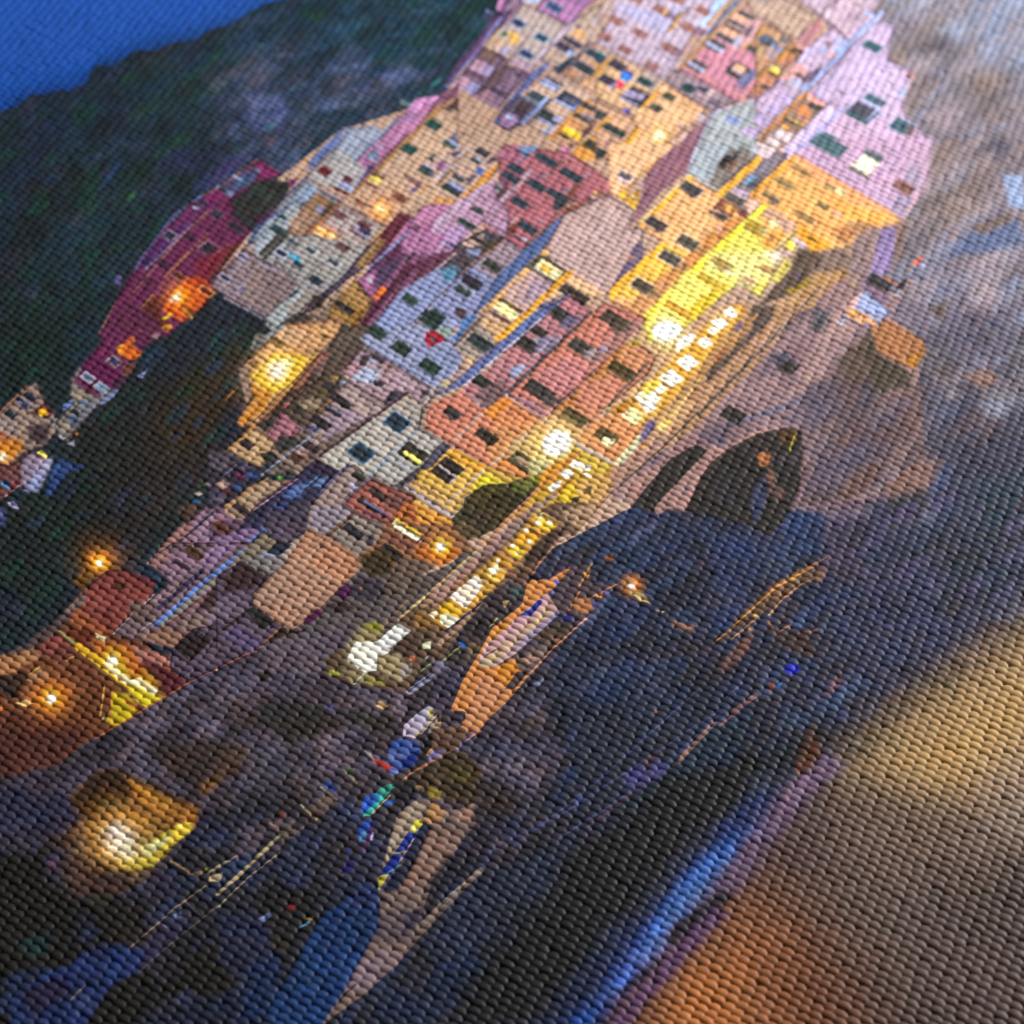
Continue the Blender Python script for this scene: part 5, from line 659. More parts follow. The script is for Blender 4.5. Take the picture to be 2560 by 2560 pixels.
H('yellow','yellow house with a dark barred window left of the promenade tree',[(240,1150),(540,1300),(850,1400),(720,1440),(500,1460),(320,1560),(320,1640),(220,1760),(-60,1600),(-60,1350)],'cca44c')
P([(200,1170),(260,1150),(560,1320),(480,1360),(220,1230)],'d89c34',14); P([(480,1340),(700,1440),(500,1460),(400,1500)],'dcca30',20); P([(40,1460),(330,1560),(200,1720),(-60,1600),(-60,1440)],'c8a05c',20); P([(-60,1560),(240,1680),(320,1640),(220,1760)],'a49478',14)
W(195,1330,190,190,'322a26'); L([(130,1290),(270,1390),(220,1440)],20,'a89898'); L([(240,1150),(30,1330)],20,'c89a48'); L([(510,1320),(180,1620)],16,'b8a49c'); L([(0,1470),(180,1580)],10,'5c4834'); L([(-40,1540),(240,1720)],40,'a89a9c'); P([(150,1090),(230,1130),(60,1310),(-20,1340)],'4e4a58',8)
P([(-60,1000),(160,1090),(60,1180),(-60,1150)],'a49e98',8)
P([(-60,1600),(230,1740),(240,1820),(60,1860),(-60,1760)],'cc8c34',20); P([(-60,1760),(160,1840),(60,1932),(-60,1932)],'c8781c',20); L([(-40,1700),(110,1800)],14,'6c4830'); G(130,1920,80,'f0ff40',.7)
H('tree','round olive green tree lit yellow on top beside the stairs',[(500,1450),(720,1440),(880,1380),(980,1360),(980,1440),(600,1820),(440,1900),(240,1820),(230,1740),(320,1640),(340,1560)],'3f3823',kind='printed_tree')
P([(720,1450),(880,1390),(980,1370),(960,1460),(820,1540),(740,1500)],'5a5a26',20); P([(500,1450),(660,1460),(620,1540),(500,1520)],'4f4626',20); P([(340,1660),(600,1700),(440,1840),(280,1800)],'3a2f24',40); P([(880,1380),(1000,1360),(940,1440)],'8c8c20',14)
P([(240,1760),(400,1760),(480,1880),(300,1932)],'5a4a34',20)
# ---- promenade bend by the salmon house ----
T(1060,780,580)
use('promenade')
P([(1250,1080),(1580,1280),(1500,1420),(1380,1560),(1000,1800),(860,1932),(600,1932),(980,1440),(1060,1320),(1220,1160)],'b8902c',14)
P([(1240,1100),(1300,1100),(1560,1290),(1480,1360),(1290,1240)],'c8aa40',14); P([(960,1380),(1090,1260),(1200,1180),(1290,1180),(1060,1440),(960,1480)],'c88a20',14)
P([(1210,1290),(1250,1240),(1390,1300),(1380,1340),(1330,1340)],'fbf8ea',5); P([(1320,1360),(1350,1350),(1410,1390),(1370,1400)],'fbf4dc',5); P([(1130,1350),(1220,1320),(1250,1360),(1180,1410)],'f4f2e8',6); P([(1030,1480),(1090,1430),(1150,1420),(1130,1470),(1060,1510)],'f6f4ea',6); L([(1210,1310),(1400,1420)],10,'7c5018'); L([(1400,1420),(1470,1360)],10,'a87c20'); P([(1290,1290),(1350,1310),(1330,1330)],'d8a828',5)
P([(1300,1420),(1480,1350),(1540,1420),(1400,1560),(1300,1620),(1240,1500)],'c49a54',20); P([(1100,1500),(1230,1440),(1300,1560),(1180,1640),(1090,1560)],'d0ae24',14); P([(960,1640),(1090,1580),(1140,1660),(1020,1760),(920,1740)],'cc9420',14); L([(1090,1560),(1240,1650)],16,'6c4420'); L([(1000,1720),(1130,1800)],14,'6c4824'); P([(1220,1570),(1300,1540),(1290,1590),(1230,1610)],'48362c',8); P([(1320,1490),(1400,1460),(1390,1540)],'5c4438',10); P([(1140,1700),(1340,1600),(1300,1780),(1140,1800)],'7c6048',20)
G(970,1710,28,'fffce8',1); P([(920,1760),(1000,1750),(1090,1810),(1060,1830),(940,1790)],'e0dc60',8); G(850,1835,30,'ffffff',1.2); P([(780,1870),(870,1870),(950,1910),(800,1932)],'d8941c',10)
L([(1300,1180),(980,1460),(600,1840)],20,'b0683c'); L([(1300,1180),(980,1460),(600,1840)],6,'c88a5c'); L([(1100,1520),(880,1700),(640,1932)],46,'94806c'); L([(1080,1540),(1240,1400)],20,'9c5c28')
use('salmon'); P([(1240,1130),(1300,1080),(1180,1230),(1080,1270)],'ccc080',14); G(1110,1100,190,'fff080',.35); P([(990,1080),(1080,1000),(1200,1015),(1230,1090),(1180,1180),(1060,1210),(990,1150)],'fcfbf4',14)
P([(1260,1080),(1250,1130),(1570,1290),(1590,1270)],'b8a494',8)
use('promenade')
for k in range(6): L([(1890-60*k,1030+50*k),(1860-60*k,1130+50*k)],6,'b8846c'); L([(1870-60*k,1060+50*k),(1932-60*k,1100+50*k)],6,'a87860')
L([(1932,1180),(1560,1520),(1260,1860),(1120,1932)],8,'6c4c40')
T(0,1380,640)
H('bar_left','orange lamp-lit restaurant terrace with glowing tubes at the left edge',[(640,280),(800,300),(860,620),(1100,700),(1280,880),(1420,1000),(1240,1110),(1040,1240),(860,1340),(720,1400),(560,1520),(420,1600),(-80,1720),(-80,820),(300,720),(480,480)],'6b3f2a',kind='printed_terrace')
P([(-80,820),(240,730),(310,800),(120,920),(-60,960)],'9a6a44',14); P([(280,740),(480,620),(560,760),(480,840),(340,800)],'6c3c34',20); P([(350,640),(480,640),(480,700),(400,790),(300,760)],'84423a',10)
P([(660,290),(980,240),(1180,340),(900,560),(860,620),(600,500)],'84413a',14); P([(870,230),(960,250),(940,300),(860,290)],'46281c',10); P([(600,440),(820,600),(800,660),(560,560),(500,500)],'96502c',20)
P([(500,620),(660,590),(740,660),(640,700)],'5c2a1c',14); P([(720,625),(800,660),(790,690),(730,650)],'e8e4b0',4)
P([(700,680),(1000,720),(1100,900),(900,860),(720,780)],'b06020',30); P([(1000,720),(1280,800),(1320,900),(1060,840)],'9c6458',20); P([(1060,820),(1200,860),(1420,980),(1280,1090),(1200,1020)],'54242c',20); P([(900,860),(1100,900),(1200,1020),(1000,960)],'9c4c14',20)
L([(440,600),(580,720),(760,840)],20,'84804a'); L([(600,730),(780,860),(960,1000),(1160,1100)],60,'c89818')
S('lamp_tube',[(780,850),(850,780),(900,830),(880,880),(980,980),(1060,960),(1190,1060),(1160,1100),(1040,1050),(940,1000),(820,900)],'f6f4e4'); G(850,830,130,'ffe000',.7); G(1080,1030,150,'ffd800',.55); G(920,930,100,'ffe000',.5); G(850,830,50,'ffffff',1)
P([(960,1000),(1240,1110),(1100,1180),(980,1080)],'c8b420',14); P([(850,1060),(960,1090),(1040,1190),(1000,1260),(870,1330),(800,1290),(840,1200)],'b8a010',12); P([(900,1100),(1040,1170),(1000,1200)],'b07020',8)
L([(300,880),(200,960)],12,'c8b430'); L([(180,880),(60,980),(-20,1030)],12,'7c4830'); P([(-60,960),(180,920),(280,960),(180,1030),(60,1080),(-60,1060)],'3c2a24',20); P([(240,920),(330,880),(400,960),(280,1010),(200,980)],'7c5c48',10)
P([(20,1060),(120,1040),(160,1100),(60,1120)],'2c201a',8); P([(120,1150),(200,1130),(260,1150),(180,1180)],'d0b070',8); P([(0,1180),(50,1190),(0,1220)],'d07818',8)
P([(280,1010),(700,1040),(760,1260),(300,1280)],'6c3f26',40); P([(-60,1200),(400,1250),(700,1380),(420,1580),(-60,1680)],'5a3428',40)
G(390,1120,230,'ff8c00',.5); G(390,1115,95,'ffe800',.85); G(390,1120,48,'ffffff',1.5)
L([(790,1020),(760,1250)],12,'c09040'); L([(850,1060),(830,1300)],8,'c87830'); G(780,1270,16,'fff0c0',1); L([(560,800),(500,830)],10,'b07838')
L([(1770,830),(1440,990),(1240,1110),(860,1340),(720,1420)],9,'a85c30'); G(1635,895,14,'ffc080',.8)
P([(480,470),(620,330),(660,290),(640,400),(520,480)],'70605c',10); P([(100,760),(500,470),(560,500),(300,720),(80,800)],'5c4a48',14)
H('mauve_slope','mauve stepped house row with a blue handrail running down',[(1120,90),(1300,-60),(1960,-60),(1960,360),(1840,420),(1300,740),(1100,700),(860,640),(900,560),(1180,330),(1290,230),(1190,160)],'725a62')
P([(1120,90),(1240,0),(1300,40),(1200,150)],'8e6864',10); P([(1200,130),(1330,20),(1640,60),(1500,140),(1300,240)],'836678',14); P([(1500,60),(1660,-60),(1800,-40),(1560,160)],'86698a',14); L([(1330,80),(1430,140)],30,'443248'); W(1470,20,140,60,'4a3020')
L([(1530,150),(1200,440)],34,'3c3450'); P([(1200,340),(1340,220),(1280,340),(1100,420),(1000,480)],'8a6c78',14); L([(1160,340),(1090,400)],12,'a8a8b0'); P([(980,380),(1160,400),(1180,480),(1060,560),(980,500)],'6c5450',14); L([(1000,480),(860,630)],10,'a89890'); L([(1170,520),(1040,630)],10,'948890')
L([(1850,0),(1540,240),(1180,560)],34,'5f7cc0'); L([(1860,60),(1600,260),(1240,560)],46,'7d7666'); L([(1820,110),(1480,380),(1240,580)],16,'5c68a8'); L([(1780,150),(1100,700)],20,'7c4c30')
P([(1640,260),(1932,120),(1932,300),(1740,340),(1620,430),(1460,470)],'3e2c2c',20); P([(1760,310),(1932,300),(1932,360),(1800,400)],'886c5c',14); P([(1640,440),(1780,340),(1880,400),(1700,560),(1560,540)],'75627a',14); P([(1320,560),(1480,480),(1600,560),(1460,640)],'7c645c',14); P([(1000,640),(1260,600),(1440,620),(1300,740)],'8a6452',20)
H('violet_low','violet low house with a black doorway above the cliff path',[(1300,740),(1460,590),(1620,560),(1880,400),(1960,380),(1960,780),(1770,830),(1440,990),(1280,880)],'5a4b5c')
P([(1470,590),(1610,670),(1440,840),(1310,740)],'281c1c',6); P([(1870,420),(1960,400),(1960,520),(1850,520)],'24201f',8); P([(1680,640),(1780,570),(1932,640),(1932,760),(1880,780)],'675a82',14); L([(1860,540),(1650,660)],14,'4c3022')
use(None)
T(0,1860,700)
use('cliffs')
P([(480,400),(560,300),(700,190),(800,180),(1000,260),(1280,400),(1380,420),(1360,560),(1200,700),(1040,860),(880,900),(700,760),(560,520)],'5c3e20',30)
P([(490,400),(600,280),(720,190),(820,200),(900,280),(880,400),(700,500),(560,480)],'2a1c10',24); P([(880,260),(1100,360),(1360,470),(1340,590),(1160,560),(960,420)],'92601f',24); P([(900,250),(1140,420),(960,340)],'a06c20',20)
P([(560,560),(760,500),(760,820),(620,760)],'7c5024',60); P([(720,500),(960,480),(1200,560),(1100,640),(960,640)],'8a5c20',20)
G(850,660,330,'c87800',.45); G(700,620,420,'8a5a24',.5)
P([(1040,690),(1190,590),(1300,540),(1330,600),(1180,720),(1060,850),(880,890),(800,830),(960,760)],'ccb430',14); P([(960,720),(1140,660),(1200,640),(1040,790),(940,790)],'d8d490',14)
G(840,680,180,'ffd040',.7); G(830,670,150,'ffffff',1.4); G(880,760,80,'ffffe0',1); G(1250,580,40,'fff080',.6); G(800,600,60,'ffffff',.6)
P([(1100,760),(1180,740),(1120,820)],'9c8020',10); L([(1180,820),(1330,910)],16,'8a6840'); L([(1440,900),(1560,820)],14,'8c7c5c'); P([(1450,920),(1540,900),(1520,960),(1440,960)],'a4906c',8); L([(1520,860),(1640,780)],10,'7c7060'); P([(1320,900),(1420,880),(1380,920)],'6c5c48',8); G(1425,875,14,'a0d020',.8)
P([(1010,-10),(1500,-20),(1700,60),(1480,200),(1400,360),(1200,220),(1040,100)],'3a2e2b',60); P([(1380,300),(1500,200),(1620,120),(1560,240),(1420,360)],'6c4824',24); P([(-60,-60),(600,-60),(380,160),(0,260),(-60,260)],'52302a',40)
P([(-60,300),(420,340),(560,520),(400,640),(-60,660)],'34334a',60)
P([(-60,740),(300,780),(340,1000),(500,1000),(480,1540),(-60,1600)],'16130f',60); P([(400,880),(900,900),(860,1040),(500,1060)],'46342e',50); P([(1080,900),(1240,900),(1180,1060),(960,1080)],'353046',30); P([(640,1060),(780,1040),(720,1140),(600,1130)],'34352a',30); L([(850,1215),(890,1200)],10,'9c7c50')
P([(140,1380),(360,1320),(320,1460),(160,1470)],'1f3436',40)
P([(340,800),(420,800),(400,900),(320,860)],'4c3a54',20)
L([(1932,640),(1700,870),(1500,1050)],22,'a0926a'); L([(1932,760),(1740,910),(1500,1140)],8,'907c5c'); L([(1420,990),(1200,1150),(1000,1330),(880,1430)],9,'7c6850'); L([(1500,1130),(1280,1310),(1060,1490),(960,1590)],9,'6c5c4c'); L([(1280,1100),(1400,1210)],8,'5c5470'); L([(1110,1240),(1230,1350)],10,'6a6488'); L([(930,1400),(1030,1480)],8,'5a5478')
P([(1200,1190),(1250,1170),(1260,1230),(1210,1230)],'6878a4',10); P([(1180,1270),(1240,1240),(1220,1310)],'5068a0',10); P([(940,1440),(1240,1200),(1380,1210),(1120,1440),(960,1590)],'2c2940',30)
P([(580,1120),(1000,1140),(1000,1340),(820,1420),(700,1300)],'1e1814',40)
P([(490,1540),(560,1460),(800,1390),(1000,1440),(960,1580),(780,1680),(640,1900),(560,1960),(60,1960),(100,1740),(300,1590)],'222f5a',20)
P([(140,1720),(440,1600),(480,1720),(240,1900)],'2a2440',40); P([(540,1740),(660,1720),(640,1880),(520,1880)],'34406c',20); P([(700,1560),(860,1520),(760,1660)],'2c4070',20); L([(570,1690),(490,1780)],8,'7c7068')
P([(680,1800),(800,1660),(980,1590),(1160,1500),(1300,1560),(1300,1700),(1100,1800),(900,1960),(600,1960)],'14120f',24); P([(1270,1620),(1290,1480),(1420,1390),(1520,1390),(1500,1500),(1640,1640),(1500,1800),(1340,1720)],'14130d',20)
P([(1000,1540),(1300,1360),(1280,1580),(1100,1700)],'241e24',30); P([(1500,1180),(1780,1200),(1900,1340),(1932,1560),(1740,1700),(1540,1500)],'22243a',40); P([(1740,1560),(1932,1440),(1932,1932),(1640,1932)],'18284a',50); P([(1300,1800),(1640,1700),(1700,1932),(1100,1932)],'141a30',50)
P([(1760,1150),(1800,1020),(1900,980),(1960,1000),(1960,1400),(1860,1280)],'1a1616',14); P([(1780,1220),(1860,1170),(1880,1200),(1820,1240)],'7078a0',8); P([(1890,1310),(1932,1310),(1932,1340)],'a02030',6); P([(1850,1380),(1932,1360),(1932,1460)],'3a2c18',14)
P([(1860,560),(1932,540),(1932,620)],'7c5c58',14)
T(560,1320,640)
H('salmon_gable2','salmon gabled house with a bare front wall above the cliff',[(640,30),(780,60),(1030,230),(1000,380),(870,480),(720,640),(520,800),(380,720),(210,590),(220,520),(460,280)],'a57c66')
P([(640,20),(800,110),(560,240),(460,270)],'a9795f',20); P([(780,100),(1030,250),(990,370),(860,420),(660,280)],'b07a5c',40); P([(460,280),(220,540),(320,660),(560,420)],'9c7a68',30); L([(1160,90),(1020,250)],16,'a06838')
use('olive_small'); P([(300,50),(420,130),(260,250),(140,330),(60,260)],'756a59',14); P([(390,120),(520,140),(400,240),(290,230)],'232836',6); P([(300,190),(390,220),(340,280),(260,250)],'7c849c',6); P([(150,240),(440,220),(460,280),(330,380),(220,320)],'77716f',14)
H('dusk_house','dusky violet house with a dark red porch and an open black doorway',[(-60,380),(130,260),(330,380),(220,520),(220,590),(380,720),(520,800),(420,840),(300,900),(60,1010),(-60,980)],'5a4c5c')
P([(0,380),(150,260),(320,380),(180,490),(0,540)],'3c2a2c',20); P([(-60,540),(140,470),(220,600),(60,700),(-60,700)],'675668',20); P([(160,640),(230,600),(390,720),(290,780)],'221f20',4); P([(0,800),(100,740),(300,880),(180,960)],'5c4c70',14); L([(150,660),(0,780)],24,'3a241e'); P([(300,870),(440,760),(500,800),(340,890)],'2c2018',6); L([(430,760),(300,880)],10,'8a5a30'); L([(300,900),(0,1050)],10,'905234')
use('stone_low'); P([(820,60),(1060,-20),(1240,20),(1090,170),(1010,230)],'7b6f68',14); W(980,40,160,60,'2e2830'); P([(1060,70),(1130,60),(1130,150),(1090,150)],'4a4048',10)
use('orange_bar'); P([(1200,-20),(1700,-20),(1900,180),(1640,280),(1280,330),(1020,240),(1180,100)],'80583c',14); P([(1230,20),(1440,120),(1420,200),(1220,110)],'7c4c3c',14); P([(1280,230),(1620,290),(1440,400),(1280,360)],'665248',14); P([(1050,220),(1200,150),(1300,260),(1200,330),(1050,330)],'4a3c22',20); W(1270,190,170,60,'2c2420'); P([(1440,140),(1800,180),(1660,290),(1440,230)],'a05820',20)
L([(1300,0),(1470,100)],34,'f4f0d0'); L([(1380,0),(1480,60)],18,'d8b818'); L([(1560,20),(1450,130)],16,'4c3028'); G(1640,155,180,'ff9400',.5); G(1640,150,95,'fff000',.7); G(1635,155,45,'ffffff',1.6)
H('quay','grey violet quay terrace with a low dark hedge',[(1030,320),(1280,360),(1440,400),(1700,290),(1800,200),(1900,180),(1380,690),(1310,730),(1160,860),(940,900),(880,1000),(700,1100),(400,1080),(300,900),(520,800),(720,640),(880,470)],'5b5152',kind='printed_terrace')
P([(1000,400),(1180,400),(1240,500),(1100,580),(940,520)],'3c363e',20); P([(850,490),(940,430),(980,500),(880,560)],'4a1a44',8); P([(600,700),(700,620),(760,650),(640,740)],'4c1a40',8); P([(760,600),(900,560),(1000,620),(840,660)],'362a28',14); P([(500,810),(640,760),(600,800)],'3c1830',8)
P([(1020,240),(1220,200),(1290,360),(1100,380)],'3c3020',20); P([(1240,370),(1500,360),(1600,420),(1380,560),(1200,520)],'5a4e46',30); G(1040,465,20,'d88040',.5)
P([(300,900),(900,760),(940,900),(860,1000),(600,1100),(300,1080)],'594d59',60)
L([(1900,200),(1320,700)],18,'c0a468'); L([(1932,230),(1700,420)],24,'8c8488'); L([(1390,550),(1220,740)],10,'8c6440')
H('quay_lights','white glowing lamp wall at the end of the quay with scattered shop lights',[(1310,730),(1932,200),(1960,620),(1700,860),(1400,1240),(1200,1230),(960,1190),(760,1120),(780,980),(940,900),(1160,860)],'5c4838',kind='printed_promenade')
P([(1932,240),(1932,380),(1780,440),(1640,420)],'9c7458',20); L([(1960,200),(1500,600)],44,'93705e')
S('lit_window',[(1780,440),(1932,360),(1932,500),(1800,600),(1700,560)],'f0eee4'); P([(1640,600),(1740,500),(1800,620),(1660,700)],'d8a028',14); S('lit_window',[(1540,660),(1600,640),(1800,690),(1700,780)],'eee8cc'); G(1670,690,150,'ffb400',.45); P([(1440,640),(1540,640),(1580,780),(1440,760)],'84602c',20); P([(1840,560),(1932,530),(1880,620),(1830,640)],'d8a848',8); P([(1700,580),(1840,640),(1760,680),(1680,640)],'d4a01c',10)
P([(940,900),(1000,780),(1120,720),(1220,740),(1180,860)],'8a7a54',20); P([(1040,740),(1160,720),(1210,780),(1130,800)],'7c7820',14); P([(760,1000),(880,930),(960,960),(940,1060),(800,1080)],'584434',14)
S('lamp_wall',[(1310,730),(1410,790),(1210,980),(1160,990),(1150,1090),(1060,1100),(930,1000),(1000,870),(1160,870)],'dad8d2'); P([(980,890),(1120,880),(1150,1060),(1060,1095),(940,1000)],'e8e8e4',10); G(1040,970,170,'fff0b0',.35)
P([(1240,920),(1410,800),(1500,870),(1440,980),(1300,980)],'503e34',14); P([(1500,880),(1560,870),(1560,920),(1500,930)],'c8c8a8',6); P([(1160,980),(1320,960),(1420,1100),(1330,1180),(1180,1100)],'94825f',14); P([(1330,1060),(1420,1030),(1420,1100),(1340,1160)],'8c827c',8); P([(880,1080),(1080,1110),(1200,1200),(960,1180)],'7c6f4c',14); P([(790,1090),(860,1080),(880,1130),(800,1120)],'88902c',8); L([(1060,1110),(980,1190)],14,'a8a498'); P([(1060,1130),(1200,1140),(1240,1200),(1100,1200)],'807436',10); P([(1400,980),(1440,980),(1440,1020),(1400,1010)],'c06840',6); P([(1500,1000),(1540,980),(1540,1040)],'b8b0a8',6)
L([(1932,560),(1640,880)],16,'3c3450'); L([(1960,600),(1660,900)],36,'a07c5c')
H('dock','cluttered dark dock with barrels people and pulled up nets',[(1640,880),(1932,640),(1960,960),(1860,1100),(1700,1400),(1640,1480),(1500,1620),(1420,1560),(1360,1460),(1400,1250),(1500,1040)],'3d353a',kind='printed_dock')
P([(1770,880),(1830,880),(1830,930),(1790,930)],'22508c',6); P([(1640,1000),(1720,1000),(1700,1050)],'c06838',8); P([(1700,880),(1780,920),(1760,990),(1700,980)],'281f20',8); L([(1730,900),(1480,1100)],14,'70804c'); L([(1620,1090),(1400,1250)],44,'7f8098'); L([(1600,1090),(1400,1240)],14,'404c7c'); P([(1640,1060),(1750,1030),(1720,1120)],'7c7080',14); P([(1840,900),(1932,880),(1900,980)],'5c4c40',14)
H('slip','bright orange lamp-lit slipway beside the boats',[(1960,960),(1860,1090),(1720,1390),(1830,1400),(1800,1540),(1720,1640),(1750,1660),(1932,1540),(1960,1500)],'bb7942',kind='printed_slipway')
P([(1640,1440),(1720,1400),(1830,1400),(1800,1480),(1700,1500)],'3c3640',6)
S('dinghy',[(1450,1420),(1540,1360),(1620,1370),(1600,1440),(1500,1560),(1430,1600),(1350,1580),(1360,1500)],'a39ab2'); P([(1530,1380),(1620,1370),(1600,1430),(1550,1450)],'bcb070',6); L([(1610,1400),(1450,1590)],16,'5c3c24'); P([(1560,1500),(1640,1420),(1640,1540),(1540,1570)],'8f7868',8); L([(1580,1440),(1440,1590)],14,'bca870')
S('dinghy',[(1330,1600),(1450,1620),(1480,1680),(1440,1790),(1330,1850),(1250,1870),(1240,1720),(1260,1660)],'3a5192'); P([(1260,1640),(1330,1600),(1400,1640),(1280,1680)],'2c4c94',8); P([(1240,1690),(1360,1720),(1320,1780),(1240,1770)],'52629c',10); P([(1340,1770),(1480,1680),(1440,1800),(1350,1830)],'1f2c78',6); P([(1120,1750),(1180,1770),(1280,1820),(1240,1840),(1130,1780)],'bc3028',6); P([(1050,1690),(1110,1710),(1140,1780)],'b0a090',6); P([(1240,1840),(1330,1850),(1270,1880)],'6c7cc0',6)
P([(1480,1600),(1640,1520),(1640,1640),(1500,1750)],'241f20',14); L([(1670,1570),(1540,1720)],26,'a86838'); P([(1560,1700),(1700,1640),(1660,1740),(1540,1790)],'7c6c94',14); L([(1932,1540),(1720,1690),(1400,1870),(1340,1930)],16,'b07048'); P([(1720,1600),(1800,1580),(1760,1680),(1700,1660)],'b89058',8); L([(1880,1560),(1760,1680)],16,'6c68a4')
use(None)
G(1180,1345,36,'ffe0a0',.9); P([(1140,1350),(1200,1330),(1240,1360),(1190,1380)],'c89860',8)
P([(760,1360),(830,1350),(820,1390)],'5458a0',10); P([(250,1110),(330,1080),(370,1130),(290,1180)],'2a201c',10)
P([(280,1320),(720,1340),(900,1500),(500,1640),(260,1480)],'2e2a28',50); P([(880,1380),(1320,1420),(1260,1540),(960,1500)],'2e2a29',50); P([(900,1820),(960,1830),(980,1900)],'5c6c58',14)
P([(-60,1640),(200,1700),(120,1880),(-60,1932)],'46372f',60); P([(200,1640),(500,1700),(480,1880),(200,1880)],'4b4754',60)
T(1100,1280,600)
use('promenade')
P([(900,-60),(1280,-60),(1090,200),(960,200),(700,560),(680,680),(380,1000),(-60,1300),(-60,900),(320,330),(480,310),(640,120)],'6a5040',10)
P([(-60,640),(760,-60),(820,-60),(320,420),(-60,800)],'987468',14); P([(600,120),(780,-60),(720,60),(460,330),(330,360)],'836868',14)
L([(640,0),(380,240),(330,280)],14,'b07c4c'); L([(760,0),(560,190)],20,'7a6c58'); L([(300,320),(0,590)],16,'c0a060'); L([(310,340),(160,470),(40,600)],14,'8c868c')
P([(760,20),(960,100),(820,240),(640,420),(480,560),(360,700),(200,840),(60,960),(-60,900),(120,680),(300,500),(440,380),(600,230)],'b8862c',30)
P([(760,60),(830,20),(960,110),(880,160),(800,150)],'d8b428',10); P([(620,220),(700,160),(800,220),(740,270),(620,270)],'d4981c',10); P([(540,320),(640,280),(690,350),(640,400),(560,360)],'d8b430',10); P([(980,10),(1060,-20),(1280,-60),(1120,150),(1040,100)],'9a7c60',14)
for x,y,r in ((810,45,24),(695,160,26),(585,285,26),(625,345,20),(720,255,24),(790,100,30),(880,100,26),(465,405,20)): G(x,y,r*1.1,'fffce8',1.2)
P([(380,470),(440,420),(540,480),(500,560),(440,580),(380,530)],'d0b04c',10); P([(390,470),(460,440),(480,490),(410,520)],'f0eed8',6); P([(460,510),(520,510),(480,560)],'d88828',6)
L([(480,330),(760,500)],22,'8f6048'); L([(500,460),(700,590)],24,'905c50'); L([(830,40),(980,120)],18,'7c5838'); L([(720,150),(850,220)],16,'6c4c2c'); L([(950,240),(790,440),(740,520)],14,'b47c5c')
P([(860,180),(1000,140),(1080,60),(960,220),(820,400),(700,440),(660,380),(740,300)],'44352f',20)
S('lit_window',[(280,530),(370,570),(280,700),(210,790),(80,700),(160,620)],'e8e6dc'); G(220,650,150,'ffb000',.3); P([(330,620),(420,630),(360,700),(270,760)],'c8943c',10); P([(0,760),(100,740),(180,830),(0,880)],'d0a420',12); S('lit_window',[(0,850),(40,830),(170,880),(80,960),(0,900)],'e2dcc0')
P([(300,480),(420,560),(420,640),(340,600)],'a07a30',14)
L([(400,690),(40,980)],18,'3c3454'); L([(380,740),(0,1070)],40,'94765c'); P([(400,690),(470,670),(460,740),(400,740)],'3c3878',6)
use('dock')
P([(380,700),(560,560),(700,640),(680,720),(560,860),(420,960),(280,1200),(180,1260),(-40,1280),(100,1060)],'41373a',10)
P([(560,620),(680,620),(660,700),(580,720)],'3c4440',10); P([(500,740),(560,720),(520,790)],'b09060',8); P([(180,930),(340,860),(400,930),(340,1040),(220,1010)],'2a2323',14); P([(140,1050),(190,1050),(220,1110),(180,1120)],'24508c',6); P([(100,1080),(160,1110),(160,1170),(100,1160)],'231b1e',6); L([(460,870),(400,940)],14,'a08c58'); P([(230,1080),(320,1060),(340,1180),(220,1200)],'60503f',14); L([(160,1100),(-40,1260)],12,'7c8448')
P([(-60,1200),(60,1220),(80,1300),(-60,1340)],'6e6478',14); P([(-60,1340),(100,1250),(240,1240),(180,1400),(60,1600),(-60,1640)],'474050',20)
H('boat','large pink and yellow painted fishing boat pulled up on the slipway',[(860,640),(900,700),(960,780),(960,830),(760,1020),(600,1160),(440,1260),(310,1260),(320,1180),(380,1060),(560,920),(640,850),(740,760)],'b28f86',kind='printed_boat')
P([(860,650),(880,740),(560,1000),(400,1120),(330,1170),(560,930)],'ba8c94',8); P([(880,770),(860,850),(560,1100),(420,1220),(340,1220),(640,1020)],'b8a072',12); P([(960,790),(960,830),(620,1120),(520,1180),(700,1000)],'887c94',10); L([(800,740),(720,830),(660,830)],44,'26388c'); L([(470,1110),(370,1170)],10,'4c2c24'); L([(960,830),(640,1120)],8,'7c6c8c'); P([(310,1230),(440,1220),(400,1280),(320,1270)],'a49880',8)
H('gear','heap of orange and blue dock gear masts and poles behind the boat',[(1040,460),(1220,430),(1210,580),(1430,590),(1300,740),(1220,820),(1100,920),(960,820),(880,700),(860,640),(920,560)],'4b3e44',kind='printed_gear')
P([(880,560),(1040,460),(1000,530),(920,620),(760,740),(640,800),(700,680),(740,600)],'b8733f',10); L([(1040,470),(930,560)],16,'a8682c'); P([(910,560),(960,560),(940,610)],'4058a8',6); P([(890,650),(930,650),(910,690)],'5060a0',6); L([(1220,430),(1120,610)],14,'a07840'); P([(1150,500),(1210,490),(1190,560)],'b88030',8); L([(1120,660),(1040,800)],16,'b87444'); P([(1060,720),(1200,700),(1240,800),(1140,840),(1080,790)],'9c6440',10); P([(1240,680),(1310,660),(1300,710)],'c88848',8); L([(1430,590),(1220,700)],10,'a87850'); P([(1220,740),(1270,740),(1240,790)],'4a4ca0',6); P([(970,860),(1060,840),(1070,890),(990,890)],'28286c',6); P([(1310,640),(1370,650),(1340,690)],'584c90',6); P([(930,880),(1100,920),(1000,1050),(860,1080),(760,1040)],'4a3c34',14); P([(900,1030),(980,1010),(940,1080)],'806050',8)
H('slipway','bright orange lamp-lit slipway running down to the dark rocks',[(700,600),(740,560),(860,560),(880,640),(640,850),(380,1060),(310,1200),(320,1260),(440,1260),(600,1200),(720,1320),(560,1500),(270,1780),(160,1780),(200,1640),(90,1600),(180,1380),(260,1240),(300,1180),(420,950),(660,760)],'bd7a3f',kind='printed_slipway')
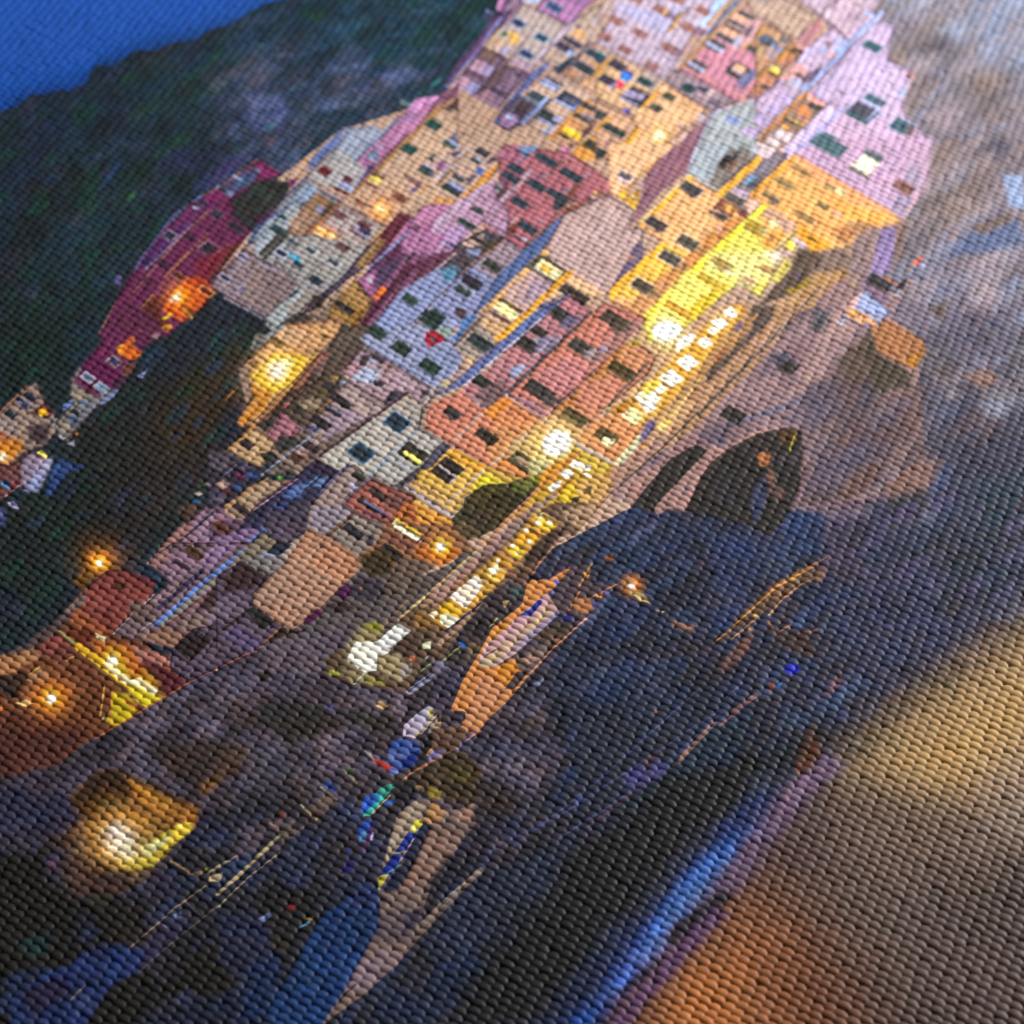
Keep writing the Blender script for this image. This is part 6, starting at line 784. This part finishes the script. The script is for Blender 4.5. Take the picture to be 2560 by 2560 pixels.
P([(400,1000),(520,880),(560,930),(400,1060)],'c08030',8); P([(480,1250),(600,1190),(640,1280),(560,1400),(440,1320)],'c07820',14); P([(330,1320),(560,1440),(260,1780),(170,1740)],'b87c54',20)
P([(600,1200),(860,1060),(900,1100),(740,1320),(640,1290)],'66524c',14); P([(660,1190),(740,1160),(820,1190),(720,1240)],'8c7068',8); P([(620,1300),(720,1290),(600,1440),(520,1440)],'443638',8); P([(100,1620),(210,1620),(200,1700),(150,1690)],'332f3c',4)
L([(1190,860),(900,1120),(720,1320),(560,1510),(280,1780)],12,'b07858'); L([(280,1780),(150,1900)],14,'6460a8')
P([(-60,1760),(160,1740),(270,1790),(120,1932),(-60,1932)],'5c4438',14)
use(None)
G(1545,605,120,'ff9c20',.75); G(1540,610,38,'ffffff',1.5); P([(1520,640),(1640,680),(1690,750),(1600,720)],'c8a860',10); P([(1780,810),(1810,810),(1790,830)],'b89868',4); P([(1730,790),(1770,810),(1740,820)],'8c6450',6); P([(1320,380),(1400,350),(1390,410),(1330,410)],'8a5030',10); P([(1840,880),(1932,900),(1932,940),(1880,920)],'6c4c44',10); P([(1720,1600),(1780,1600),(1740,1640)],'6c4c50',10)
P([(740,1400),(840,1350),(820,1390),(760,1430)],'5a6484',10)
T(700,1820,740)
use('cliffs')
P([(240,480),(320,420),(380,500),(240,600),(170,560)],'5a4c46',14); L([(270,400),(370,480)],14,'8c806c'); L([(140,510),(240,610)],14,'8a8068'); P([(280,380),(330,350),(380,420),(340,440)],'2c3c74',8); L([(320,520),(0,780)],10,'54464a'); P([(-20,640),(100,610),(110,720),(20,740)],'6a5c54',14); L([(410,270),(500,370)],14,'6a6c5c'); P([(440,260),(490,300),(470,320)],'3c5c50',8)
P([(0,560),(40,560),(30,600),(0,600)],'7c4030',8)
S('dinghy',[(660,400),(740,370),(750,390),(700,450),(640,520),(590,580),(540,590),(560,520),(610,450)],'2c9080'); P([(550,470),(620,430),(640,480),(560,560),(530,560)],'1c4cac',8); P([(680,500),(760,460),(750,500),(680,530)],'1c4890',8); L([(720,450),(600,570)],8,'a09060'); P([(600,450),(660,440),(640,500),(600,500)],'2464a8',8)
P([(540,620),(600,610),(580,700),(520,760),(500,700)],'1c3c80',10); P([(530,690),(570,680),(560,760),(520,750)],'3a5c84',8); L([(605,650),(590,720),(540,810)],12,'5a1c4c'); L([(605,700),(595,740)],12,'8c88ac'); P([(390,960),(440,880),(490,880),(470,940),(430,970)],'262060',8); P([(370,950),(430,975),(400,985)],'6c5040',6); P([(430,810),(460,800),(450,850)],'1c2c7c',8)
P([(750,380),(900,300),(1020,280),(1300,300),(1300,480),(1240,520),(1080,480),(940,460),(880,420)],'3a2f22',20); P([(900,300),(1100,170),(1200,160),(1330,300),(1250,380),(1000,360)],'463828',20); P([(1100,250),(1260,260),(1240,360),(1120,360)],'4c4218',14); P([(960,390),(1060,420),(1040,480),(970,470)],'786420',10); P([(870,380),(940,390),(900,430)],'7c5c44',8)
P([(780,350),(880,360),(880,450),(780,540),(740,470)],'1f1c20',14)
H('path','pale cobbled path strip running down past the kayak to the lower left',[(770,570),(900,470),(960,480),(1060,540),(1180,540),(1270,500),(1280,640),(1210,720),(1100,880),(1000,1000),(940,1180),(900,1280),(1000,1230),(1280,960),(1310,960),(1040,1240),(860,1440),(760,1560),(560,1740),(300,1932),(280,1932),(420,1720),(540,1500),(660,1240),(640,1090),(700,940),(740,720)],'6f5a54',kind='printed_path')
P([(770,580),(900,480),(950,520),(880,640),(820,740),(720,880),(670,940),(720,740)],'8c7c6c',10); P([(940,600),(1000,480),(1080,560),(1040,620),(960,640)],'a07448',14); P([(1180,560),(1260,510),(1240,600),(1160,620)],'94705c',10); P([(860,660),(950,620),(1000,660),(900,880),(760,1080),(660,1080),(720,980),(800,900)],'1c1e34',14)
P([(980,680),(1200,680),(1000,980),(780,1080),(880,900)],'7c5f54',20); P([(680,1200),(820,1180),(900,1280),(860,1420),(640,1400),(600,1330)],'5a4c50',20); P([(480,1580),(640,1460),(800,1490),(560,1720),(420,1740)],'78646a',20)
P([(700,1120),(640,1090),(680,1180)],'4c464c',10); P([(820,1220),(940,1180),(900,1280),(800,1360)],'3c3648',14)
L([(1310,940),(1060,1160),(900,1330)],34,'786860'); L([(1300,950),(1080,1120)],8,'908278'); L([(500,1680),(340,1830)],12,'3c2c34'); L([(700,1420),(800,1490)],8,'3a3038')
S('kayak',[(870,640),(910,610),(930,640),(890,720),(820,840),(720,970),(660,1060),(640,1070),(640,1000),(680,920),(780,780)],'182c84'); P([(880,620),(920,600),(930,640),(880,700),(845,680)],'c8c030',6); P([(640,980),(710,965),(680,1020),(645,1070)],'bcb438',6); P([(850,660),(890,660),(880,690)],'e0dca0',4); L([(900,690),(740,960)],8,'3c68a8'); L([(870,740),(780,880)],8,'c0a0a8'); L([(750,830),(820,815)],10,'90843c'); L([(700,960),(790,900)],8,'4c8890')
use('cliffs')
P([(280,1240),(480,1100),(640,1140),(640,1320),(540,1500),(420,1720),(260,1960),(-60,1960),(-60,1800)],'1d3866',20); P([(560,1000),(640,1080),(640,1180),(420,1180)],'2a3560',30); L([(460,1220),(380,1290)],8,'3c3048')
P([(-60,1040),(240,1080),(240,1280),(100,1420),(-60,1480)],'191617',30); P([(50,1170),(110,1160),(90,1200),(50,1200)],'6c2028',10); P([(160,1250),(220,1240),(200,1270)],'8c6828',8); L([(190,1280),(130,1310)],16,'5c88ac'); P([(0,1380),(80,1440),(20,1490)],'2c2818',20)
P([(0,1520),(140,1400),(120,1560),(0,1700)],'1b1c26',40)
P([(1240,1130),(1290,1120),(1280,1160),(1240,1165)],'4a1420',6)
L([(1932,560),(1560,680),(1300,920)],14,'30304c'); L([(1500,970),(1370,1090)],10,'5a4c58'); L([(1050,1820),(950,1932)],14,'3c5068')
P([(1100,840),(1340,800),(1200,960),(1000,1120),(980,1020)],'1c1a26',30)
P([(1280,640),(1500,620),(1300,860),(1160,860)],'282230',30); P([(1300,340),(1560,420),(1560,560),(1290,600)],'2f2626',40)
P([(1300,1000),(1932,700),(1932,1180),(1500,1500),(1000,1500),(900,1420)],'242a3e',60); P([(1040,1520),(1400,1460),(1500,1640),(1240,1800),(900,1800)],'16233f',60); P([(1500,1640),(1932,1260),(1932,1932),(1440,1932)],'131214',60); P([(700,1700),(1100,1800),(1000,1960),(560,1960)],'1b2338',50); P([(1200,1540),(1460,1540),(1400,1660)],'1a3054',30)
use(None)
T(1440,1760,1120)
use('cliffs')
P([(0,0),(700,0),(600,100),(400,240),(200,400),(0,560)],'222736',60); P([(560,100),(760,60),(640,240),(300,460),(160,460)],'1c2b3c',40); P([(380,320),(740,300),(720,420),(500,560),(300,760),(60,1040),(-60,1000),(200,640)],'100f10',60); P([(-60,660),(200,560),(300,640),(180,800),(-60,1000)],'101010',50)
L([(740,0),(620,100)],12,'6c4c4c'); L([(600,85),(440,260)],14,'7c5850'); L([(440,260),(260,380),(50,540)],12,'4a3440'); L([(640,20),(220,300),(60,400)],10,'3c3c5c'); P([(220,300),(290,270),(270,350),(210,360)],'3c3e74',14); P([(0,400),(40,420),(0,450)],'404c88',10); P([(300,240),(350,220),(300,290)],'5c3c44',10); G(345,40,12,'c08070',.4)
P([(960,240),(1020,120),(1020,250),(960,310)],'4c2c20',16); P([(945,290),(965,250),(965,300)],'8c4418',8)
P([(600,560),(740,400),(880,360),(920,420),(700,680),(600,640)],'1d2a54',40)
T(1280,1280,2264.6)
use('cliffs')
P([(700,470),(600,540),(480,600),(300,780),(120,960),(0,1092),(-100,1200),(-100,980),(120,760),(300,600),(480,520)],'0b0b0d',46)
P([(600,590),(540,630),(470,690),(390,760),(310,840),(220,900),(140,1000),(60,1092),(40,1200),(160,1200),(240,1040),(340,940),(480,770),(560,650)],'13203f',40)
P([(560,640),(480,690),(400,750),(320,850),(260,930),(200,1010),(130,1100),(160,1110),(240,1030),(340,930),(350,890),(440,810),(500,730)],'1d4a98',30)
P([(500,690),(440,730),(370,800),(310,880),(270,950),(290,975),(340,925),(335,900),(350,878),(400,845),(450,800),(480,750)],'2a66b4',22)
P([(250,970),(215,1010),(195,1025),(225,1030),(265,990)],'2460b8',10); P([(150,1080),(190,1050),(170,1092)],'1d50a0',10)
use('sea')
P([(600,600),(700,620),(860,700),(1500,640),(1500,1500),(200,1500),(230,1092),(340,930),(440,820),(520,700)],'5a4a44',60)
P([(860,640),(1500,560),(1500,1000),(1100,1000),(900,860)],'463a36',160); P([(760,980),(1100,980),(1500,1100),(1500,1500),(760,1500)],'4c3d38',190); P([(600,640),(700,650),(760,740),(640,800),(540,770)],'4d3d3c',60)
P([(1092,235),(980,305),(860,385),(740,475),(650,560),(760,640),(900,690),(1092,700),(1500,640),(1500,0)],'5c4a36',70)
P([(1092,290),(980,360),(880,430),(780,510),(730,560),(840,600),(960,610),(1092,600),(1500,560),(1500,60)],'967850',100)
P([(1092,380),(980,430),(860,520),(900,570),(1000,560),(1092,500),(1300,380)],'a07e4a',100); P([(1020,580),(1092,530),(1300,500),(1300,720),(1000,700)],'7d6a5c',110)
P([(720,600),(860,640),(1000,660),(1000,760),(800,780),(680,700)],'6a5448',110)
P([(540,780),(640,860),(720,980),(800,1300),(240,1300),(270,1060),(350,960),(460,840)],'6a4028',140)
P([(470,880),(560,920),(560,1020),(540,1250),(280,1250),(320,1060),(400,970)],'925628',110); P([(390,980),(480,990),(470,1120),(310,1120)],'a2602c',60)
L2=[(670,530),(610,585),(560,645),(510,705),(470,765),(440,800)]
P([(x-4,y-4) for x,y in L2]+[(x+34,y+14) for x,y in L2[::-1]],'594560',30); P([(x+2,y) for x,y in L2]+[(x+20,y+8) for x,y in L2[::-1]],'66506a',18)
P([(345,885),(380,862),(450,810),(470,820),(430,870),(390,910),(340,930),(333,908)],'1d1722',9); P([(262,992),(300,968),(330,945),(300,990),(240,1030),(225,1030)],'201a2c',9)
L2=[(440,850),(400,890),(350,940),(310,990),(270,1030),(230,1080),(180,1150)]
P([(x-8,y-2) for x,y in L2]+[(x+22,y+12) for x,y in L2[::-1]],'5c4060',16)
use('cliffs')
for pts in ([(400,380),(300,470),(180,580),(0,720)],[(520,390),(380,500),(240,610),(100,700)],[(460,420),(340,530)],[(240,560),(120,640),(0,700)]): L(pts,5,'3c4062')
L([(520,395),(470,430)],9,'6c5054'); L([(430,455),(362,525)],9,'7c5c54'); P([(620,550),(640,460),(660,520),(625,560)],'4c2c1c',10)
P([(240,580),(320,530),(330,560),(260,600)],'42406e',10)
# ---- pipes, cornices, balcony rails and stains printed on the house fronts ----
def dirs(c):
    bx,by=plane(c[0],c[1]); o=[]
    for D in (HD,VD):
        q=unplane(bx+D[0]*2,by+D[1]*2); q=np.array([float(q[0]),float(q[1])])-c; o.append((q/np.hypot(*q)).astype(np.float32))
    return o
hid=[p.id for p in parts if p.kind=='printed_house']
flat=IDS.ravel(); vis=((UX>-60)&(UX<2620)&(UY>-60)&(UY<2620)).ravel()
srt=np.argsort(flat,kind='stable'); sv=flat[srt]
for pid in hid:
    idx=srt[np.searchsorted(sv,pid):np.searchsorted(sv,pid+1)]; idx=idx[vis[idx]]
    if len(idx)<150: continue
    n=min(60,max(3,len(idx)//260))
    for k in rng.choice(idx,n):
        c=np.array([UX.flat[k],UY.flat[k]],np.float32); dh,dv=dirs(c); u=rng.random()
        base=COL.reshape(-1,3)[k].copy()
        if u<.42:   a=c-dv*(6+26*rng.random()); b=c+dv*(6+26*rng.random()); hw=.8+.9*rng.random(); col=base*(.42 if rng.random()<.75 else 1.5); al=.55
        elif u<.72: a=c-dh*(4+10*rng.random()); b=c+dh*(4+10*rng.random()); hw=.9+1.6*rng.random(); col=base*(.36 if rng.random()<.6 else 1.45); al=.6
        else:       a=c-dv*(3+12*rng.random()); b=c+dv*(3+12*rng.random()); hw=3+6*rng.random(); col=base*(.66 if rng.random()<.7 else 1.25); al=.4
        w=win(np.array([a,b]),hw+3)
        if w is None: continue
        d=segd(UX[w],UY[w],a,b)
        blend(w,np.clip((hw+.6-d)/(1 if hw<3 else 3),0,1)*al*(IDS[w]==pid),np.minimum(col,.95))
# cloth left between the motifs belongs to the motif next to it
base=byname['base'].id
for it in range(400):
    m=IDS==base
    if not m.any(): break
    for ax,sh in ((0,1),(0,-1),(1,1),(1,-1)):
        nb=np.roll(IDS,sh,ax); f=m&(nb!=base); IDS[f]=nb[f]; m&=~f
# ---- ink mottling -------------------------------------------------------
def vnoise(cell):
    n0=int(NY*STEP/cell)+3; n1=int(NX*STEP/cell)+3
    g=rng.random((n0,n1),dtype=np.float32)*2-1
    fy=np.arange(NY)*STEP/cell; fx=np.arange(NX)*STEP/cell
    iy=fy.astype(int); ix=fx.astype(int); ty=(fy-iy).astype(np.float32); tx=(fx-ix).astype(np.float32)
    ty=ty*ty*(3-2*ty); tx=tx*tx*(3-2*tx)
    a=g[iy]*(1-ty[:,None])+g[iy+1]*ty[:,None]
    return a[:,ix]*(1-tx)+a[:,ix+1]*tx
amp=np.full(len(parts)+1,.10,np.float32)
for p in parts:
    q=p.parent or p
    amp[p.id]={'printed_hillside':.45,'printed_cliff':.5,'printed_rockface':.15,'printed_sea':.12,'printed_sky':.05,'printed_tree':.5,'printed_dock':.4,'printed_path':.2,'printed_wall':.16,'printed_terrace':.25}.get(q.kind,.11)
n=(vnoise(70)*.5+vnoise(26)*.55+vnoise(11)*.5+vnoise(5.5)*.45)
A=amp[IDS]
COL*=np.exp(A*n)[...,None]
n2=vnoise(34)
COL[...,0]*=1+.28*A*n2; COL[...,2]*=1-.28*A*n2
n3=vnoise(7)+vnoise(3.2)*.7
COL*= (1+.05*n3)[...,None]
lum=COL@np.array([.21,.7,.09],np.float32)
t=np.clip(lum/.16,0,1); COL*=(INK_DARK+(1-INK_DARK)*t*t*(3-2*t))[...,None]   # deep blacks of the ink
k=np.clip(1-lum/.10,0,1)*DARK_SAT
lum3=(COL@np.array([.21,.7,.09],np.float32))[...,None]
COL=np.maximum(lum3+(COL-lum3)*(1+k[...,None]),0)
# ---- woven relief: overlapping thread lumps in slanting rows -------------
Av=np.array([20.9,-17.5]); Bv=np.array([-7.5,-19.1]); DET=Av[0]*Bv[1]-Av[1]*Bv[0]
la=(PX*Bv[1]-PY*Bv[0])/DET; lb=(Av[0]*PY-Av[1]*PX)/DET
la=(la+.16*vnoise(90)+.10*vnoise(260)).astype(np.float32); lb=(lb+.10*vnoise(150)+.05*vnoise(40)).astype(np.float32)
ang=math.atan2(Av[1],Av[0])+math.radians(LUMP_TURN)
ca,sa=math.cos(ang),math.sin(ang)
RA=LUMP_A*np.hypot(*Av); RB=LUMP_B*abs(DET)/np.hypot(*Av)
i0=np.floor(la).astype(np.int32); j0=np.floor(lb).astype(np.int32)
tab=rng.random((4096,5),dtype=np.float32)
Z=np.full((NY,NX),-.35,np.float32)
for dj in (-1,0,1,2):
    for di in (-1,0,1,2):
        i=i0+di; j=j0+dj; h=((i*73856093)^(j*19349663))&4095
        r=tab[h]
        u=la-i-(r[...,0]-.5)*.20; v=lb-j-(r[...,1]-.5)*.16
        x=u*Av[0]+v*Bv[0]; y=u*Av[1]+v*Bv[1]
        t=(r[...,2]-.5)*.3
        al=(x*(ca-sa*t)+y*(sa+ca*t))/(RA*(.94+.14*r[...,3])); ac=(-x*(sa+ca*t)+y*(ca-sa*t))/(RB*(.95+.12*r[...,4]))
        q=1-al*al*np.abs(al)**.3-ac*ac
        z=np.sqrt(np.clip(q,0,1))*(.92+.16*r[...,3])
        np.maximum(Z,z,out=Z)
Zs=Z.copy(); Zs[1:-1,1:-1]=(Z[1:-1,1:-1]*4+Z[:-2,1:-1]+Z[2:,1:-1]+Z[1:-1,:-2]+Z[1:-1,2:])/8
Z=(Zs*RELIEF).astype(np.float32)
# ---- materials ------------------------------------------------------------
def ink_material():
    m=bpy.data.materials.new('inked_canvas'); m.use_nodes=True; nt=m.node_tree; b=nt.nodes['Principled BSDF']
    at=nt.nodes.new('ShaderNodeAttribute'); at.attribute_name='ink'
    tc=nt.nodes.new('ShaderNodeTexCoord'); mp=nt.nodes.new('ShaderNodeMapping')
    mp.inputs['Rotation'].default_value=(0,0,-ang); mp.inputs['Scale'].default_value=(1500,9000,1500)
    fb=nt.nodes.new('ShaderNodeTexNoise'); fb.inputs['Scale'].default_value=1.0; fb.inputs['Detail'].default_value=3
    bp=nt.nodes.new('ShaderNodeBump'); bp.inputs['Strength'].default_value=.35; bp.inputs['Distance'].default_value=4e-5
    nt.links.new(tc.outputs['Object'],mp.inputs['Vector']); nt.links.new(mp.outputs[0],fb.inputs['Vector'])
    nt.links.new(fb.outputs['Fac'],bp.inputs['Height']); nt.links.new(bp.outputs[0],b.inputs['Normal'])
    hs=nt.nodes.new('ShaderNodeHueSaturation'); hs.inputs['Saturation'].default_value=INK_SAT; hs.inputs['Value'].default_value=INK_GAIN
    nt.links.new(at.outputs['Color'],hs.inputs['Color']); nt.links.new(hs.outputs[0],b.inputs['Base Color'])
    b.inputs['Roughness'].default_value=ROUGH; b.inputs['Specular IOR Level'].default_value=SPEC
    return m
MAT=ink_material()
def cloth_material():
    m=bpy.data.materials.new('raw_canvas'); m.use_nodes=True; nt=m.node_tree; b=nt.nodes['Principled BSDF']
    n=nt.nodes.new('ShaderNodeTexNoise'); n.inputs['Scale'].default_value=900
    r=nt.nodes.new('ShaderNodeValToRGB'); r.color_ramp.elements[0].color=(.5,.46,.4,1); r.color_ramp.elements[1].color=(.7,.66,.6,1)
    nt.links.new(n.outputs['Fac'],r.inputs[0]); nt.links.new(r.outputs[0],b.inputs['Base Color']); b.inputs['Roughness'].default_value=.9
    return m
# ---- cut the one cloth surface into its printed motifs ---------------------
root=bpy.data.objects.new('canvas_print',None); bpy.context.scene.collection.objects.link(root)
root['label']='woven canvas photo print of a lamp-lit cliffside village at dusk, seen at a slant'; root['category']='canvas print'
root.empty_display_size=.01
inside=(UX>-MARG)&(UX<2560+MARG)&(UY>-MARG)&(UY<2560+MARG)
FI=inside[:-1,:-1]&inside[1:,:-1]&inside[:-1,1:]&inside[1:,1:]
FID=np.where(FI,IDS[:-1,:-1],0)
order=np.argsort(FID.ravel(),kind='stable'); sid=FID.ravel()[order]
starts=np.searchsorted(sid,np.arange(1,len(parts)+2))
VX=PX*SCL; VY=PY*SCL; VZ=Z*SCL
def build(name,fidx):
    fi,fj=np.divmod(fidx,NX-1)
    a0,a1,b0,b1=fi.min(),fi.max()+2,fj.min(),fj.max()+2; w=b1-b0
    base=(fi-a0)*w+(fj-b0)
    quads=np.stack([base,base+1,base+1+w,base+w],1)
    used=np.zeros((a1-a0)*w,bool); used[quads.ravel()]=True
    new=np.cumsum(used)-1; quads=new[quads].astype(np.int32)
    sl=(slice(a0,a1),slice(b0,b1))
    co=np.stack([VX[sl].ravel()[used],VY[sl].ravel()[used],VZ[sl].ravel()[used]],1).astype(np.float32)
    cl=COL[sl].reshape(-1,3)[used]
    me=bpy.data.meshes.new(name); nv=len(co); nf=len(quads)
    me.vertices.add(nv); me.loops.add(nf*4); me.polygons.add(nf)
    me.vertices.foreach_set('co',co.ravel()); me.loops.foreach_set('vertex_index',quads.ravel())
    me.polygons.foreach_set('loop_start',np.arange(0,nf*4,4,dtype=np.int32)); me.polygons.foreach_set('use_smooth',np.ones(nf,bool))
    me.update()
    ca_=me.color_attributes.new('ink','FLOAT_COLOR','POINT')
    ca_.data.foreach_set('color',np.concatenate([cl,np.ones((nv,1),np.float32)],1).astype(np.float32).ravel())
    me.materials.append(MAT)
    return me
for p in parts:
    s,e=starts[p.id-1],starts[p.id]
    par=p.parent.obj if p.parent else root
    if e-s<12:
        p.obj=par if p.parent else None
        continue
    if par is None: par=root
    o=bpy.data.objects.new(p.kind,build(p.kind,order[s:e])); bpy.context.scene.collection.objects.link(o); o.parent=par
    if p.label: o['label']=p.label
    p.obj=o
# solid canvas body under the printed face
q=[plane(x,y) for x,y in ((-MARG,2560+MARG),(2560+MARG,2560+MARG),(2560+MARG,-MARG),(-MARG,-MARG))]
vs=[(x*SCL,y*SCL,-RELIEF*SCL*.8) for x,y in q]+[(x*SCL,y*SCL,-.004) for x,y in q]
me=bpy.data.meshes.new('canvas_backing'); me.from_pydata(vs,[],[(0,1,2,3),(7,6,5,4),(0,4,5,1),(1,5,6,2),(2,6,7,3),(3,7,4,0)]); me.update()
me.materials.append(cloth_material()); o=bpy.data.objects.new('canvas_backing',me); bpy.context.scene.collection.objects.link(o); o.parent=root
# ---- camera, lamps ----------------------------------------------------------
cam=bpy.data.cameras.new('camera'); co=bpy.data.objects.new('camera',cam); bpy.context.scene.collection.objects.link(co); bpy.context.scene.camera=co
cam.sensor_width=36; cam.lens=36*F/2560; cam.clip_start=.005; cam.clip_end=20
co.location=(0,-F*SN*SCL,F*CS*SCL); co.rotation_euler=(math.pi/2-TILT+0,0,0)
co.rotation_euler=(TILT,0,0)
tgt=plane(*FOCUS); tp_=Vector((float(tgt[0])*SCL,float(tgt[1])*SCL,0))
fw=Vector((0,SN,-CS)); cam.dof.use_dof=True; cam.dof.focus_distance=(tp_-co.location).dot(fw); cam.dof.aperture_fstop=FSTOP
def area(name,loc,aim,size,sy,power,col):
    l=bpy.data.lights.new(name,'AREA'); l.shape='RECTANGLE'; l.size=size; l.size_y=sy; l.energy=power; l.color=col
    o=bpy.data.objects.new(name,l); bpy.context.scene.collection.objects.link(o); o.location=loc
    o.rotation_euler=(Vector(aim)-Vector(loc)).to_track_quat('-Z','Y').to_euler(); return o
for a in LAMPS: area(*a)
w=bpy.data.worlds.new('World'); bpy.context.scene.world=w; w.use_nodes=True
w.node_tree.nodes['Background'].inputs[0].default_value=(*AMBIENT,1); w.node_tree.nodes['Background'].inputs[1].default_value=AMB_S
sc=bpy.context.scene
sc.view_settings.view_transform='Standard'; sc.view_settings.look='None'; sc.view_settings.exposure=0; sc.view_settings.gamma=1
